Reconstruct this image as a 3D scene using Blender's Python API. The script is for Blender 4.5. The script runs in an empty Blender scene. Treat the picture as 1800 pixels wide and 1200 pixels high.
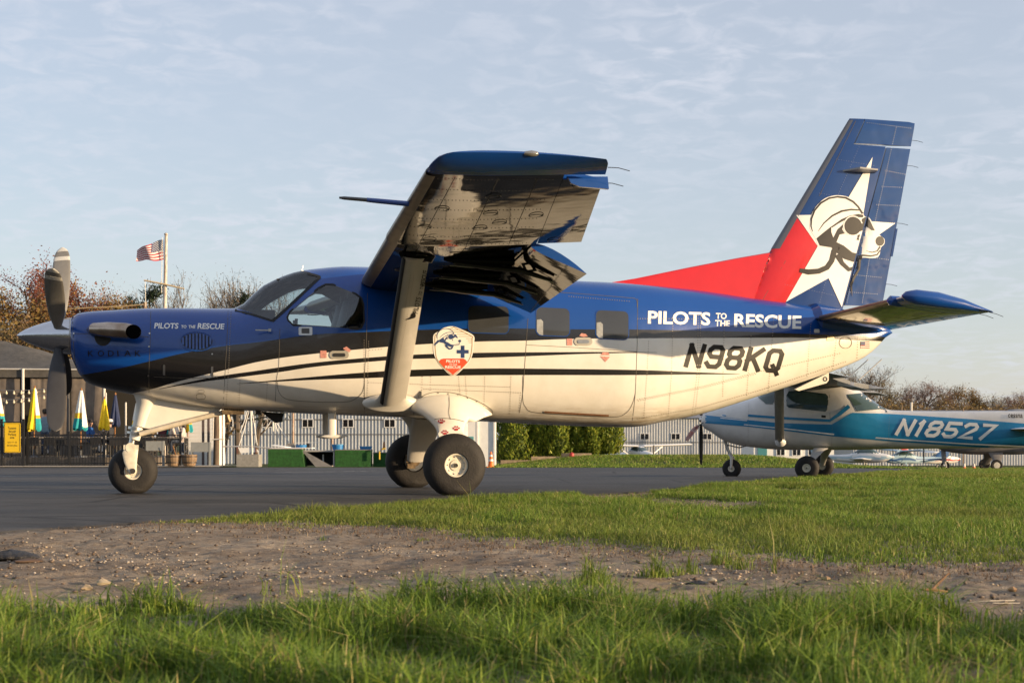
import bpy, bmesh, math, random
import numpy as np
from mathutils import Vector, Matrix
from mathutils.bvhtree import BVHTree
from mathutils.geometry import tessellate_polygon

# ------------------------------------------------------------------ camera, light, sky
SC = bpy.context.scene
COL = SC.collection
FPX, CAMH, ROWH = 2700.0, 0.62, 771.0          # focal length (photo pixels), eye height, horizon row
cam_d = bpy.data.cameras.new('camera')
cam_d.sensor_fit = 'HORIZONTAL'; cam_d.sensor_width = 36.0
cam_d.lens = 36.0 * FPX / 1800.0
cam_d.shift_y = (ROWH - 600.0) / 1800.0
cam_d.clip_start = 0.1; cam_d.clip_end = 4000.0
cam_d.dof.use_dof = True; cam_d.dof.focus_distance = 16.5; cam_d.dof.aperture_fstop = 8.0
cam = bpy.data.objects.new('camera', cam_d); COL.objects.link(cam)
cam.location = (0, 0, CAMH); cam.rotation_euler = (math.radians(90), 0, 0)
SC.camera = cam

SUN_EL = math.radians(6.9)
SUN_DIR = Vector((0.945, -0.325, 0)).normalized()          # horizontal direction towards the sun
sun_d = bpy.data.lights.new('sun', 'SUN')
sun_d.energy = 5.0; sun_d.angle = math.radians(0.55); sun_d.color = (1.0, 0.74, 0.45)
sun = bpy.data.objects.new('sun', sun_d); COL.objects.link(sun)
to_sun = Vector((SUN_DIR.x * math.cos(SUN_EL), SUN_DIR.y * math.cos(SUN_EL), math.sin(SUN_EL)))
sun.rotation_euler = to_sun.to_track_quat('Z', 'Y').to_euler()
sun.location = to_sun * 60

wd = bpy.data.worlds.new('World'); SC.world = wd; wd.use_nodes = True
nt = wd.node_tree; nt.nodes.clear()
def wn(t, **k):
    n = nt.nodes.new(t)
    for a, b in k.items(): setattr(n, a, b)
    return n
out = wn('ShaderNodeOutputWorld'); bg = wn('ShaderNodeBackground')
sky = wn('ShaderNodeTexSky', sky_type='NISHITA', sun_disc=False)
sky.sun_elevation = SUN_EL; sky.sun_rotation = math.atan2(SUN_DIR.x, SUN_DIR.y)
sky.altitude = 30; sky.air_density = 1.0; sky.dust_density = 0.6; sky.ozone_density = 1.6
tc = wn('ShaderNodeTexCoord'); sep = wn('ShaderNodeSeparateXYZ')
mx = wn('ShaderNodeMath', operation='MAXIMUM'); mx.inputs[1].default_value = 0.0
ad = wn('ShaderNodeMath', operation='ADD'); ad.inputs[1].default_value = 0.14
dx = wn('ShaderNodeMath', operation='DIVIDE'); dy = wn('ShaderNodeMath', operation='DIVIDE')
cmb = wn('ShaderNodeCombineXYZ')
L = nt.links.new
L(tc.outputs['Generated'], sep.inputs[0]); L(sep.outputs['Z'], mx.inputs[0]); L(mx.outputs[0], ad.inputs[0])
L(sep.outputs['X'], dx.inputs[0]); L(ad.outputs[0], dx.inputs[1])
L(sep.outputs['Y'], dy.inputs[0]); L(ad.outputs[0], dy.inputs[1])
L(dx.outputs[0], cmb.inputs[0]); L(dy.outputs[0], cmb.inputs[1])
n1 = wn('ShaderNodeTexNoise'); n1.inputs['Scale'].default_value = 13.0; n1.inputs['Detail'].default_value = 7; n1.inputs['Roughness'].default_value = 0.55; n1.inputs['Distortion'].default_value = 0.5
n2 = wn('ShaderNodeTexNoise'); n2.inputs['Scale'].default_value = 1.1; n2.inputs['Detail'].default_value = 3
L(cmb.outputs[0], n1.inputs['Vector']); L(cmb.outputs[0], n2.inputs['Vector'])
r1 = wn('ShaderNodeMapRange'); r1.inputs[1].default_value = 0.40; r1.inputs[2].default_value = 0.70; r1.interpolation_type = 'SMOOTHSTEP'
r2 = wn('ShaderNodeMapRange'); r2.inputs[1].default_value = 0.36; r2.inputs[2].default_value = 0.62
L(n1.outputs[0], r1.inputs[0]); L(n2.outputs[0], r2.inputs[0])
mu = wn('ShaderNodeMath', operation='MULTIPLY'); L(r1.outputs[0], mu.inputs[0]); L(r2.outputs[0], mu.inputs[1])
veil = wn('ShaderNodeMath', operation='MULTIPLY_ADD'); veil.inputs[1].default_value = 0.33; veil.inputs[2].default_value = 0.53
L(mu.outputs[0], veil.inputs[0])
mixc = wn('ShaderNodeMix', data_type='RGBA'); mixc.inputs['B'].default_value = (3.38, 3.52, 3.95, 1)   # pale high cloud
tint = wn('ShaderNodeMix', data_type='RGBA', blend_type='MULTIPLY'); tint.inputs['Factor'].default_value = 1.0; tint.inputs['B'].default_value = (.96, .95, 1.05, 1)
L(sky.outputs[0], tint.inputs['A'])
L(veil.outputs[0], mixc.inputs['Factor']); L(tint.outputs['Result'], mixc.inputs['A'])
L(mixc.outputs['Result'], bg.inputs['Color']); bg.inputs['Strength'].default_value = 0.13
L(bg.outputs[0], out.inputs['Surface'])

SC.view_settings.view_transform = 'Standard'; SC.view_settings.look = 'None'
SC.view_settings.exposure = 0.75; SC.view_settings.gamma = 1.0; SC.view_settings.use_curve_mapping = False
SC.cycles.max_bounces = 8; SC.cycles.transparent_max_bounces = 16

# ------------------------------------------------------------------ helpers
R = random.Random(7)
PI = math.pi
def vnoise(x, y, seed=0):
    """smooth value noise on numpy arrays, 0..1"""
    x = np.asarray(x, float); y = np.asarray(y, float)
    xi = np.floor(x).astype(np.int64); yi = np.floor(y).astype(np.int64)
    fx = x - xi; fy = y - yi
    fx = fx * fx * (3 - 2 * fx); fy = fy * fy * (3 - 2 * fy)
    def hsh(a, b):
        n = (a * 374761393 + b * 668265263 + seed * 974634777) & 0x7fffffff
        n = ((n ^ (n >> 13)) * 1274126177) & 0x7fffffff
        return ((n ^ (n >> 16)) & 0xffff) / 65535.0
    a = hsh(xi, yi); b = hsh(xi + 1, yi); c = hsh(xi, yi + 1); d = hsh(xi + 1, yi + 1)
    return (a * (1 - fx) + b * fx) * (1 - fy) + (c * (1 - fx) + d * fx) * fy
def fbm(x, y, o=4, seed=0):
    s = 0; a = .5; t = 0
    for k in range(o):
        s = s + a * vnoise(np.asarray(x) * 2 ** k, np.asarray(y) * 2 ** k, seed + k * 17); t += a; a *= .5
    return s / t

class MB:
    def __init__(s): s.v = []; s.f = []; s.m = []; s.cm = 0
    def add(s, vs, fs):
        o = len(s.v); s.v += [tuple(p) for p in vs]
        s.f += [tuple(i + o for i in f) for f in fs]; s.m += [s.cm] * len(fs); return s
    def box(s, c, d, rot=None):
        x, y, z = d[0] / 2, d[1] / 2, d[2] / 2
        vs = [Vector((a * x, b * y, e * z)) for a in (-1, 1) for b in (-1, 1) for e in (-1, 1)]
        if rot is not None: vs = [rot @ p for p in vs]
        return s.add([p + Vector(c) for p in vs], [(0, 1, 3, 2), (4, 6, 7, 5), (0, 4, 5, 1), (2, 3, 7, 6), (0, 2, 6, 4), (1, 5, 7, 3)])
    def tube(s, pts, r, n=8, cap=True, flat=1.0, up=None):
        pts = [Vector(p) for p in pts]; m = len(pts)
        if not isinstance(r, (list, tuple)): r = [r] * m
        vs = []; fs = []
        for i, p in enumerate(pts):
            t = (pts[min(i + 1, m - 1)] - pts[max(i - 1, 0)]).normalized()
            u = Vector(up) if up is not None else (Vector((0, 0, 1)) if abs(t.z) < .9 else Vector((1, 0, 0)))
            a = t.cross(u).normalized(); b = a.cross(t).normalized()
            for k in range(n):
                g = 2 * PI * k / n
                vs.append(p + a * (math.cos(g) * r[i] * flat) + b * (math.sin(g) * r[i]))
        for i in range(m - 1):
            for k in range(n):
                k2 = (k + 1) % n
                fs.append((i * n + k, i * n + k2, (i + 1) * n + k2, (i + 1) * n + k))
        if cap: fs.append(tuple(range(n - 1, -1, -1))); fs.append(tuple((m - 1) * n + k for k in range(n)))
        return s.add(vs, fs)
    def cyl(s, a, b, r, r2=None, n=12): return s.tube([a, b], [r, r if r2 is None else r2], n)
    def lathe(s, prof, axis_o, axis_d, n=24, closed=False):
        """prof: (along, radius) pairs"""
        o = Vector(axis_o); d = Vector(axis_d).normalized()
        u = Vector((0, 0, 1)) if abs(d.z) < .9 else Vector((1, 0, 0))
        a = d.cross(u).normalized(); b = a.cross(d)
        vs = []; fs = []; m = len(prof)
        for (t, r) in prof:
            for k in range(n):
                g = 2 * PI * k / n
                vs.append(o + d * t + (a * math.cos(g) + b * math.sin(g)) * r)
        for i in range(m - 1 if not closed else m):
            j = (i + 1) % m
            for k in range(n):
                k2 = (k + 1) % n
                fs.append((i * n + k, i * n + k2, j * n + k2, j * n + k))
        return s.add(vs, fs)
    def loft(s, rings, cap=True):
        n = len(rings[0]); vs = [p for r in rings for p in r]; fs = []
        for i in range(len(rings) - 1):
            for k in range(n):
                k2 = (k + 1) % n
                fs.append((i * n + k, i * n + k2, (i + 1) * n + k2, (i + 1) * n + k))
        if cap: fs.append(tuple(range(n - 1, -1, -1))); fs.append(tuple((len(rings) - 1) * n + k for k in range(n)))
        return s.add(vs, fs)
    def prism(s, poly, d):
        """poly: 3-D outline, extruded by vector d"""
        n = len(poly); d = Vector(d); vs = [Vector(p) for p in poly] + [Vector(p) + d for p in poly]
        fs = [tuple(range(n - 1, -1, -1)), tuple(range(n, 2 * n))] + [(k, (k + 1) % n, n + (k + 1) % n, n + k) for k in range(n)]
        return s.add(vs, fs)
    def mesh(s, name, mats, smooth=True, sharp=35):
        me = bpy.data.meshes.new(name); me.from_pydata([tuple(p) for p in s.v], [], s.f)
        bm = bmesh.new(); bm.from_mesh(me); bmesh.ops.recalc_face_normals(bm, faces=bm.faces[:])
        if smooth:
            for f in bm.faces: f.smooth = True
            lim = math.radians(sharp)
            for e in bm.edges:
                if len(e.link_faces) == 2 and e.calc_face_angle(0) > lim: e.smooth = False
        bm.to_mesh(me); bm.free()
        if not isinstance(mats, (list, tuple)): mats = [mats]
        for m in mats: me.materials.append(m)
        if len(mats) > 1: me.polygons.foreach_set('material_index', s.m)
        return me
    def build(s, name, mats, parent=None, smooth=True, sharp=35):
        return link(name, s.mesh(name, mats, smooth, sharp), parent)
def link(name, me, parent=None, loc=None, rot=None):
    o = bpy.data.objects.new(name, me); COL.objects.link(o)
    if parent is not None: o.parent = parent
    if loc is not None: o.location = loc
    if rot is not None: o.rotation_euler = rot
    return o
def tag(o, label=None, cat=None, group=None, kind=None):
    if label: o['label'] = label
    if cat: o['category'] = cat
    if group: o['group'] = group
    if kind: o['kind'] = kind
    return o
def thing(name, label, cat, loc=(0, 0, 0), rz=0.0, group=None):
    o = bpy.data.objects.new(name, None); COL.objects.link(o); o.empty_display_size = .2
    o.location = loc; o.rotation_euler = (0, 0, rz)
    return tag(o, label, cat, group)
KIDS = {}
def copy_tree(o, parent=None, **k):
    c = o.copy(); COL.objects.link(c); c.parent = parent
    for ch in o.children: copy_tree(ch, c)
    for a, b in k.items():
        if a in ('label', 'group', 'category'): c[a] = b
        else: setattr(c, a, b)
    return c

# ------------------------------------------------------------------ materials
def mat(name, col, rough=.5, metal=0.0, coat=0.0, var=0.0, vscale=6.0, bump=0.0, bscale=30.0, spec=.5, coat_rough=.05, trans=0.0, alpha=1.0, detail=4, aniso_scale=None, col2=None):
    m = bpy.data.materials.new(name); m.use_nodes = True; t = m.node_tree; b = t.nodes['Principled BSDF']
    b.inputs['Base Color'].default_value = (*col, 1); b.inputs['Roughness'].default_value = rough
    b.inputs['Metallic'].default_value = metal; b.inputs['Coat Weight'].default_value = coat
    b.inputs['Coat Roughness'].default_value = coat_rough
    b.inputs['Specular IOR Level'].default_value = spec
    b.inputs['Transmission Weight'].default_value = trans; b.inputs['Alpha'].default_value = alpha
    def N(ty): return t.nodes.new(ty)
    if var or bump:
        co = N('ShaderNodeTexCoord'); mp = N('ShaderNodeMapping'); t.links.new(co.outputs['Object'], mp.inputs[0])
        if aniso_scale: mp.inputs['Scale'].default_value = aniso_scale
    if var:
        n = N('ShaderNodeTexNoise'); n.inputs['Scale'].default_value = vscale; n.inputs['Detail'].default_value = detail; n.inputs['Roughness'].default_value = .6
        t.links.new(mp.outputs[0], n.inputs['Vector'])
        rmp = N('ShaderNodeMapRange'); rmp.inputs[1].default_value = .3; rmp.inputs[2].default_value = .7
        t.links.new(n.outputs[0], rmp.inputs[0])
        mi = N('ShaderNodeMix'); mi.data_type = 'RGBA'
        lo = col2 if col2 else tuple(c * (1 - var) for c in col); hi = col if col2 else tuple(min(1, c * (1 + var)) for c in col)
        mi.inputs['A'].default_value = (*lo, 1); mi.inputs['B'].default_value = (*hi, 1)
        t.links.new(rmp.outputs[0], mi.inputs['Factor']); t.links.new(mi.outputs['Result'], b.inputs['Base Color'])
    if bump:
        n = N('ShaderNodeTexNoise'); n.inputs['Scale'].default_value = bscale; n.inputs['Detail'].default_value = 5
        t.links.new(mp.outputs[0], n.inputs['Vector'])
        bp = N('ShaderNodeBump'); bp.inputs['Strength'].default_value = 1.0; bp.inputs['Distance'].default_value = bump
        t.links.new(n.outputs[0], bp.inputs['Height']); t.links.new(bp.outputs[0], b.inputs['Normal'])
    return m
def glass(name, tint=(.8, .87, .88), mixt=.82, rough=.02):
    m = bpy.data.materials.new(name); m.use_nodes = True; t = m.node_tree; t.nodes.clear()
    o = t.nodes.new('ShaderNodeOutputMaterial'); tr = t.nodes.new('ShaderNodeBsdfTransparent'); gl = t.nodes.new('ShaderNodeBsdfGlossy')
    fr = t.nodes.new('ShaderNodeFresnel'); fr.inputs[0].default_value = 1.5; mi = t.nodes.new('ShaderNodeMixShader')
    tr.inputs[0].default_value = (*tint, 1); gl.inputs['Roughness'].default_value = rough
    ml = t.nodes.new('ShaderNodeMath'); ml.operation = 'MAXIMUM'; ml.inputs[1].default_value = 1 - mixt
    t.links.new(fr.outputs[0], ml.inputs[0]); t.links.new(ml.outputs[0], mi.inputs[0])
    t.links.new(tr.outputs[0], mi.inputs[1]); t.links.new(gl.outputs[0], mi.inputs[2]); t.links.new(mi.outputs[0], o.inputs[0])
    return m
def leafmat(name, col, trans=.35, attr=True):
    m = bpy.data.materials.new(name); m.use_nodes = True; t = m.node_tree; t.nodes.clear()
    o = t.nodes.new('ShaderNodeOutputMaterial'); d = t.nodes.new('ShaderNodeBsdfPrincipled'); tr = t.nodes.new('ShaderNodeBsdfTranslucent'); mi = t.nodes.new('ShaderNodeMixShader')
    d.inputs['Roughness'].default_value = .55; d.inputs['Specular IOR Level'].default_value = .3
    mi.inputs[0].default_value = trans
    if attr:
        a = t.nodes.new('ShaderNodeAttribute'); a.attribute_name = 'col'
        t.links.new(a.outputs['Color'], d.inputs['Base Color']); t.links.new(a.outputs['Color'], tr.inputs['Color'])
    else:
        d.inputs['Base Color'].default_value = (*col, 1); tr.inputs['Color'].default_value = (*col, 1)
    t.links.new(d.outputs[0], mi.inputs[1]); t.links.new(tr.outputs[0], mi.inputs[2]); t.links.new(mi.outputs[0], o.inputs[0])
    return m
def np_mesh(name, verts, faces, mats, colors=None, smooth=False):
    """faces: (n,3) or (n,4) int array; colors: per-vertex rgb"""
    me = bpy.data.meshes.new(name); k = faces.shape[1]
    me.vertices.add(len(verts)); me.vertices.foreach_set('co', np.asarray(verts, np.float32).ravel())
    me.loops.add(faces.size); me.loops.foreach_set('vertex_index', faces.astype(np.int32).ravel())
    me.polygons.add(len(faces)); me.polygons.foreach_set('loop_start', np.arange(0, faces.size, k, dtype=np.int32))
    me.polygons.foreach_set('loop_total', np.full(len(faces), k, np.int32))
    if smooth: me.polygons.foreach_set('use_smooth', np.ones(len(faces), bool))
    me.update(calc_edges=True); me.validate()
    if colors is not None:
        at = me.color_attributes.new('col', 'FLOAT_COLOR', 'POINT')
        c4 = np.ones((len(verts), 4), np.float32); c4[:, :3] = colors; at.data.foreach_set('color', c4.ravel())
    for m in (mats if isinstance(mats, (list, tuple)) else [mats]): me.materials.append(m)
    return me

# pixel -> direction through the photograph's camera; used only to measure where things stand
def pix_ground(px, py, zfun):
    d = Vector(((px - 900) / FPX, 1, -(py - ROWH) / FPX)); Y = 10.0
    for _ in range(60):
        z = zfun(d.x * Y, Y)
        Y = .5 * Y + .5 * min(600, (CAMH - z) / max(1e-4, -d.z))
    return d.x * Y, Y
def at_depth(px, py, Y): return Vector(((px - 900) / FPX * Y, Y, CAMH - (py - ROWH) / FPX * Y))
def X_at(px, Y): return (px - 900) / FPX * Y
def Z_at(py, Y): return CAMH - (py - ROWH) / FPX * Y
def sstep(a, b, x):
    t = np.clip((np.asarray(x, float) - a) / (b - a), 0, 1); return t * t * (3 - 2 * t)
# ------------------------------------------------------------------ terrain
YB = [-1e4, 20, 58, 145, 200, 1e4]; ZB = [0, 0, -.437, -1.74, -2.35, -2.35]
def gz(X, Y):
    X = np.asarray(X, float); Y = np.asarray(Y, float)
    z = np.interp(Y, YB, ZB)
    z = z - .34 * sstep(9, 26, X) * sstep(30, 75, Y)
    # grassy mound between the taxiway and the hangars
    z = z + .42 * sstep(53.5, 61, Y) * (1 - sstep(64, 80, Y)) * sstep(-1.5, 3.5, X) * (1 - sstep(9, 14.5, X))
    return z
def gz1(x, y): return float(gz(x, y))
EDGE_Y = [2, 7.5, 10.1, 12.0, 13.4, 14.8, 15.8, 16.7, 17.9, 20.8, 26, 35, 40.6, 52, 70, 130]
EDGE_X = [-9.5, -5.2, -3.36, -2.3, -1.55, -1.0, -.3, .64, 1.6, 2.7, 4.4, 7.8, 9.9, 15.5, 24, 50]
def edge_x(Y): return np.interp(Y, EDGE_Y, EDGE_X)

def stackmat(name, build):
    m = bpy.data.materials.new(name); m.use_nodes = True; t = m.node_tree; b = t.nodes['Principled BSDF']
    build(t, b); return m
def nd(t, ty, **k):
    n = t.nodes.new(ty)
    for a, v in k.items(): setattr(n, a, v)
    return n
def noise(t, vec, scale, detail=5, rough=.6, dist=0):
    n = nd(t, 'ShaderNodeTexNoise'); n.inputs['Scale'].default_value = scale; n.inputs['Detail'].default_value = detail; n.inputs['Roughness'].default_value = rough; n.inputs['Distortion'].default_value = dist
    if vec is not None: t.links.new(vec, n.inputs['Vector'])
    return n.outputs[0]
def mrange(t, v, a, b, c=0, d=1):
    n = nd(t, 'ShaderNodeMapRange'); n.inputs[1].default_value = a; n.inputs[2].default_value = b; n.inputs[3].default_value = c; n.inputs[4].default_value = d
    t.links.new(v, n.inputs[0]); return n.outputs[0]
def mixrgb(t, f, a, b):
    n = nd(t, 'ShaderNodeMix', data_type='RGBA')
    if isinstance(f, float): n.inputs['Factor'].default_value = f
    else: t.links.new(f, n.inputs['Factor'])
    for k, v in (('A', a), ('B', b)):
        if isinstance(v, tuple): n.inputs[k].default_value = (*v, 1)
        else: t.links.new(v, n.inputs[k])
    return n.outputs['Result']
def addbump(t, b, h, dist, prev=None):
    n = nd(t, 'ShaderNodeBump'); n.inputs['Distance'].default_value = dist; t.links.new(h, n.inputs['Height'])
    if prev is not None: t.links.new(prev, n.inputs['Normal'])
    t.links.new(n.outputs[0], b.inputs['Normal']); return n.outputs[0]

def b_ground(t, b):
    g = nd(t, 'ShaderNodeNewGeometry').outputs['Position']
    n = noise(t, g, 1.3, 6); n2 = noise(t, g, 9, 6)
    c = mixrgb(t, mrange(t, n, .35, .65), (.035, .055, .014), (.06, .075, .02))
    c = mixrgb(t, mrange(t, n2, .45, .75), c, (.10, .085, .04))
    t.links.new(c, b.inputs['Base Color']); b.inputs['Roughness'].default_value = .95; b.inputs['Specular IOR Level'].default_value = .15
    addbump(t, b, n2, .03)
M_GROUND = stackmat('grassy_soil', b_ground)
def b_dirt(t, b):
    g = nd(t, 'ShaderNodeNewGeometry').outputs['Position']
    n = noise(t, g, 1.1, 6, .65); n2 = noise(t, g, 14, 7, .7); n3 = noise(t, g, 120, 3)
    c = mixrgb(t, mrange(t, n, .36, .62), (.23, .172, .122), (.40, .32, .235))
    c = mixrgb(t, mrange(t, n2, .45, .72), c, (.115, .08, .052))
    c = mixrgb(t, mrange(t, n3, .58, .68), c, (.40, .32, .23))
    t.links.new(c, b.inputs['Base Color']); b.inputs['Roughness'].default_value = .95; b.inputs['Specular IOR Level'].default_value = .2
    p = addbump(t, b, n2, .03); addbump(t, b, n3, .006, p)
M_DIRT = stackmat('dry_dirt', b_dirt)
def b_asph(t, b):
    g = nd(t, 'ShaderNodeNewGeometry').outputs['Position']
    mp = nd(t, 'ShaderNodeMapping'); t.links.new(g, mp.inputs[0]); mp.inputs['Rotation'].default_value = (0, 0, math.radians(-25)); mp.inputs['Scale'].default_value = (.10, .9, 1)
    n = noise(t, mp.outputs[0], .8, 6, .6); n2 = noise(t, g, 60, 4); n3 = noise(t, g, 260, 2)
    c = mixrgb(t, mrange(t, n, .40, .60), (.007, .007, .008), (.062, .058, .055))
    st = noise(t, g, .55, 5, .65, .6); c = mixrgb(t, mrange(t, st, .50, .62, 0, .75), c, (.006, .006, .007))
    mp2 = nd(t, 'ShaderNodeMapping'); t.links.new(g, mp2.inputs[0]); mp2.inputs['Rotation'].default_value = (0, 0, math.radians(-63)); mp2.inputs['Scale'].default_value = (.05, 2.6, 1)
    c = mixrgb(t, mrange(t, noise(t, mp2.outputs[0], 1.2, 4, .6), .56, .70, 0, .8), c, (.006, .006, .007))
    wv = nd(t, 'ShaderNodeVectorMath', operation='MULTIPLY_ADD'); t.links.new(nd(t, 'ShaderNodeTexNoise').outputs['Color'], wv.inputs[0]); wv.inputs[1].default_value = (.9, .9, 0); t.links.new(g, wv.inputs[2])
    vo = nd(t, 'ShaderNodeTexVoronoi', feature='DISTANCE_TO_EDGE'); vo.inputs['Scale'].default_value = .30; t.links.new(wv.outputs[0], vo.inputs['Vector'])
    c = mixrgb(t, mrange(t, vo.outputs['Distance'], .004, .010, 1, 0), c, (.004, .004, .004))
    c = mixrgb(t, mrange(t, n3, .6, .72), c, (.12, .11, .10))
    t.links.new(c, b.inputs['Base Color']); b.inputs['Roughness'].default_value = .72
    t.links.new(mrange(t, n, .3, .7, .60, .85), b.inputs['Roughness'])
    p = addbump(t, b, n2, .006); addbump(t, b, n3, .0025, p)
M_ASPH = stackmat('asphalt', b_asph)

def grid_mesh(xs, ys, zf, mats):
    xs = np.asarray(xs); ys = np.asarray(ys); XX, YY = np.meshgrid(xs, ys); ZZ = zf(XX, YY)
    v = np.stack([XX, YY, ZZ], -1).reshape(-1, 3); nx, ny = len(xs), len(ys)
    i = (np.arange(ny - 1)[:, None] * nx + np.arange(nx - 1)[None, :]).ravel()
    f = np.stack([i, i + 1, i + 1 + nx, i + nx], -1); return np_mesh('m', v, f, mats, smooth=True)
gx = np.concatenate([[-900, -400, -200, -100], np.arange(-60, 60.1, 1.5), [100, 200, 400, 900]])
gy = np.concatenate([[-300, -100, -30, -10], np.arange(0, 100.1, 1.0), [110, 120, 130, 145, 160, 180, 200, 260, 400, 800, 1500]])
tag(link('ground', grid_mesh(gx, gy, lambda x, y: gz(x, y) - .03 * (1 - sstep(14, 20, y)), M_GROUND)), kind='structure')

# bare dirt strip beside the taxiway: finely modelled relief
def dirt_z(X, Y):
    z = gz(X, Y) + .004 + .05 * (fbm(X * .9, Y * .9, 4, 3) - .5) + .032 * (fbm(X * 9, Y * 9, 3, 9) - .5) + .020 * (vnoise(X * 34, Y * 34, 5) - .5) * vnoise(X * 2, Y * 2, 6)
    # falls just below the asphalt at its broken edge
    d = edge_x(Y) - X
    return np.where(d > -.25, np.minimum(z, -.012), z)
dxs = np.concatenate([np.arange(-6.6, 6.6, .045), np.arange(6.6, 11.5, .12)]); dys = np.concatenate([np.arange(3.3, 9, .035), np.arange(9, 21.5, .1)])
tag(link('dirt_strip', grid_mesh(dxs, dys, dirt_z, M_DIRT)), kind='structure')

# taxiway, one sheet with a crumbled edge
ys = np.concatenate([np.arange(1, 24, .06), np.arange(24, 55.0, .4), [58, 70, 90, 130]])
rows = []; NX = 26
for Y in ys:
    e = edge_x(Y) + .10 * (fbm(Y * 1.6, Y * .3, 3, 21) - .5) * 2 * min(1.5, .3 + Y / 18) + .05 * (vnoise(Y * 9, 3, 4) - .5)
    x0 = -120 if Y < 53 else X_at(1520, Y)
    xs = np.concatenate([np.linspace(x0, e - 2, NX - 5), [e - 1, e - .35, e - .12, e - .03, e]])
    rows.append((xs, Y))
v = []; f = []
for i, (xs, Y) in enumerate(rows):
    for k, x in enumerate(xs):
        # edge rolls down into the ground
        z = gz1(x, Y) + .012 + (-.035 if k == NX - 1 else 0) + (-.005 if k == NX - 2 else 0)
        v.append((x, Y, z))
for i in range(len(rows) - 1):
    if rows[i][1] < 53 <= rows[i + 1][1]: continue
    for k in range(NX - 1):
        a = i * NX + k; f.append((a, a + 1, a + 1 + NX, a + NX))
tag(link('taxiway', np_mesh('m', np.array(v), np.array(f), M_ASPH, smooth=True)), kind='structure')
# worn white line on the taxiway
M_LINE = mat('worn_white_paint', (.42, .40, .37), .8, var=.35, vscale=9)
b = MB(); pts = [pix_ground(px, py, gz1) for px, py in [(-60, 839), (200, 835.5), (420, 832.5), (600, 829.5), (660, 828)]]
for i in range(len(pts) - 1):
    for k in range(6):
        u0, u1 = k / 6, (k + (.93 if R.random() < .8 else .6)) / 6
        p = [Vector((pts[i][0] + (pts[i + 1][0] - pts[i][0]) * u, pts[i][1] + (pts[i + 1][1] - pts[i][1]) * u)) for u in (u0, u1)]
        n = (p[1] - p[0]).normalized(); n = Vector((-n.y, n.x)) * .055
        b.add([(q.x + s * n.x, q.y + s * n.y, gz1(q.x, q.y) + .017) for q in p for s in (-1, 1)], [(0, 1, 3, 2)])
tag(b.build('taxiway_line', M_LINE), kind='structure')
# pale gravel verge under the patio fence
M_GRAVEL = mat('pale_gravel', (.42, .36, .27), .95, var=.3, vscale=14, bump=.02, bscale=40)
gx0 = np.linspace(-28, X_at(395, 55), 60); gy0 = np.array([54.0, 54.6, 55.4, 62.0])
tag(link('gravel_verge', grid_mesh(gx0, gy0, lambda x, y: gz(x, y) + .03 + .03 * (y > 54.3), M_GRAVEL)), kind='structure')
# ------------------------------------------------------------------ markings laid on curved skins
def hermite(ts, xs, t):
    """smooth interpolation through control points (monotone-limited)"""
    ts = np.asarray(ts, float); xs = np.asarray(xs, float); t = np.clip(np.asarray(t, float), ts[0], ts[-1])
    h = np.diff(ts); d = np.diff(xs) / h; m = np.zeros_like(xs)
    m[0] = d[0]; m[-1] = d[-1]
    for i in range(1, len(xs) - 1):
        if d[i - 1] * d[i] > 0:
            w1 = 2 * h[i] + h[i - 1]; w2 = h[i] + 2 * h[i - 1]; m[i] = (w1 + w2) / (w1 / d[i - 1] + w2 / d[i])
    i = np.clip(np.searchsorted(ts, t, side='right') - 1, 0, len(ts) - 2)
    s = (t - ts[i]) / h[i]
    return ((1 + 2 * s) * (1 - s) ** 2 * xs[i] + s * (1 - s) ** 2 * h[i] * m[i] + s * s * (3 - 2 * s) * xs[i + 1] + s * s * (s - 1) * h[i] * m[i + 1])

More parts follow.
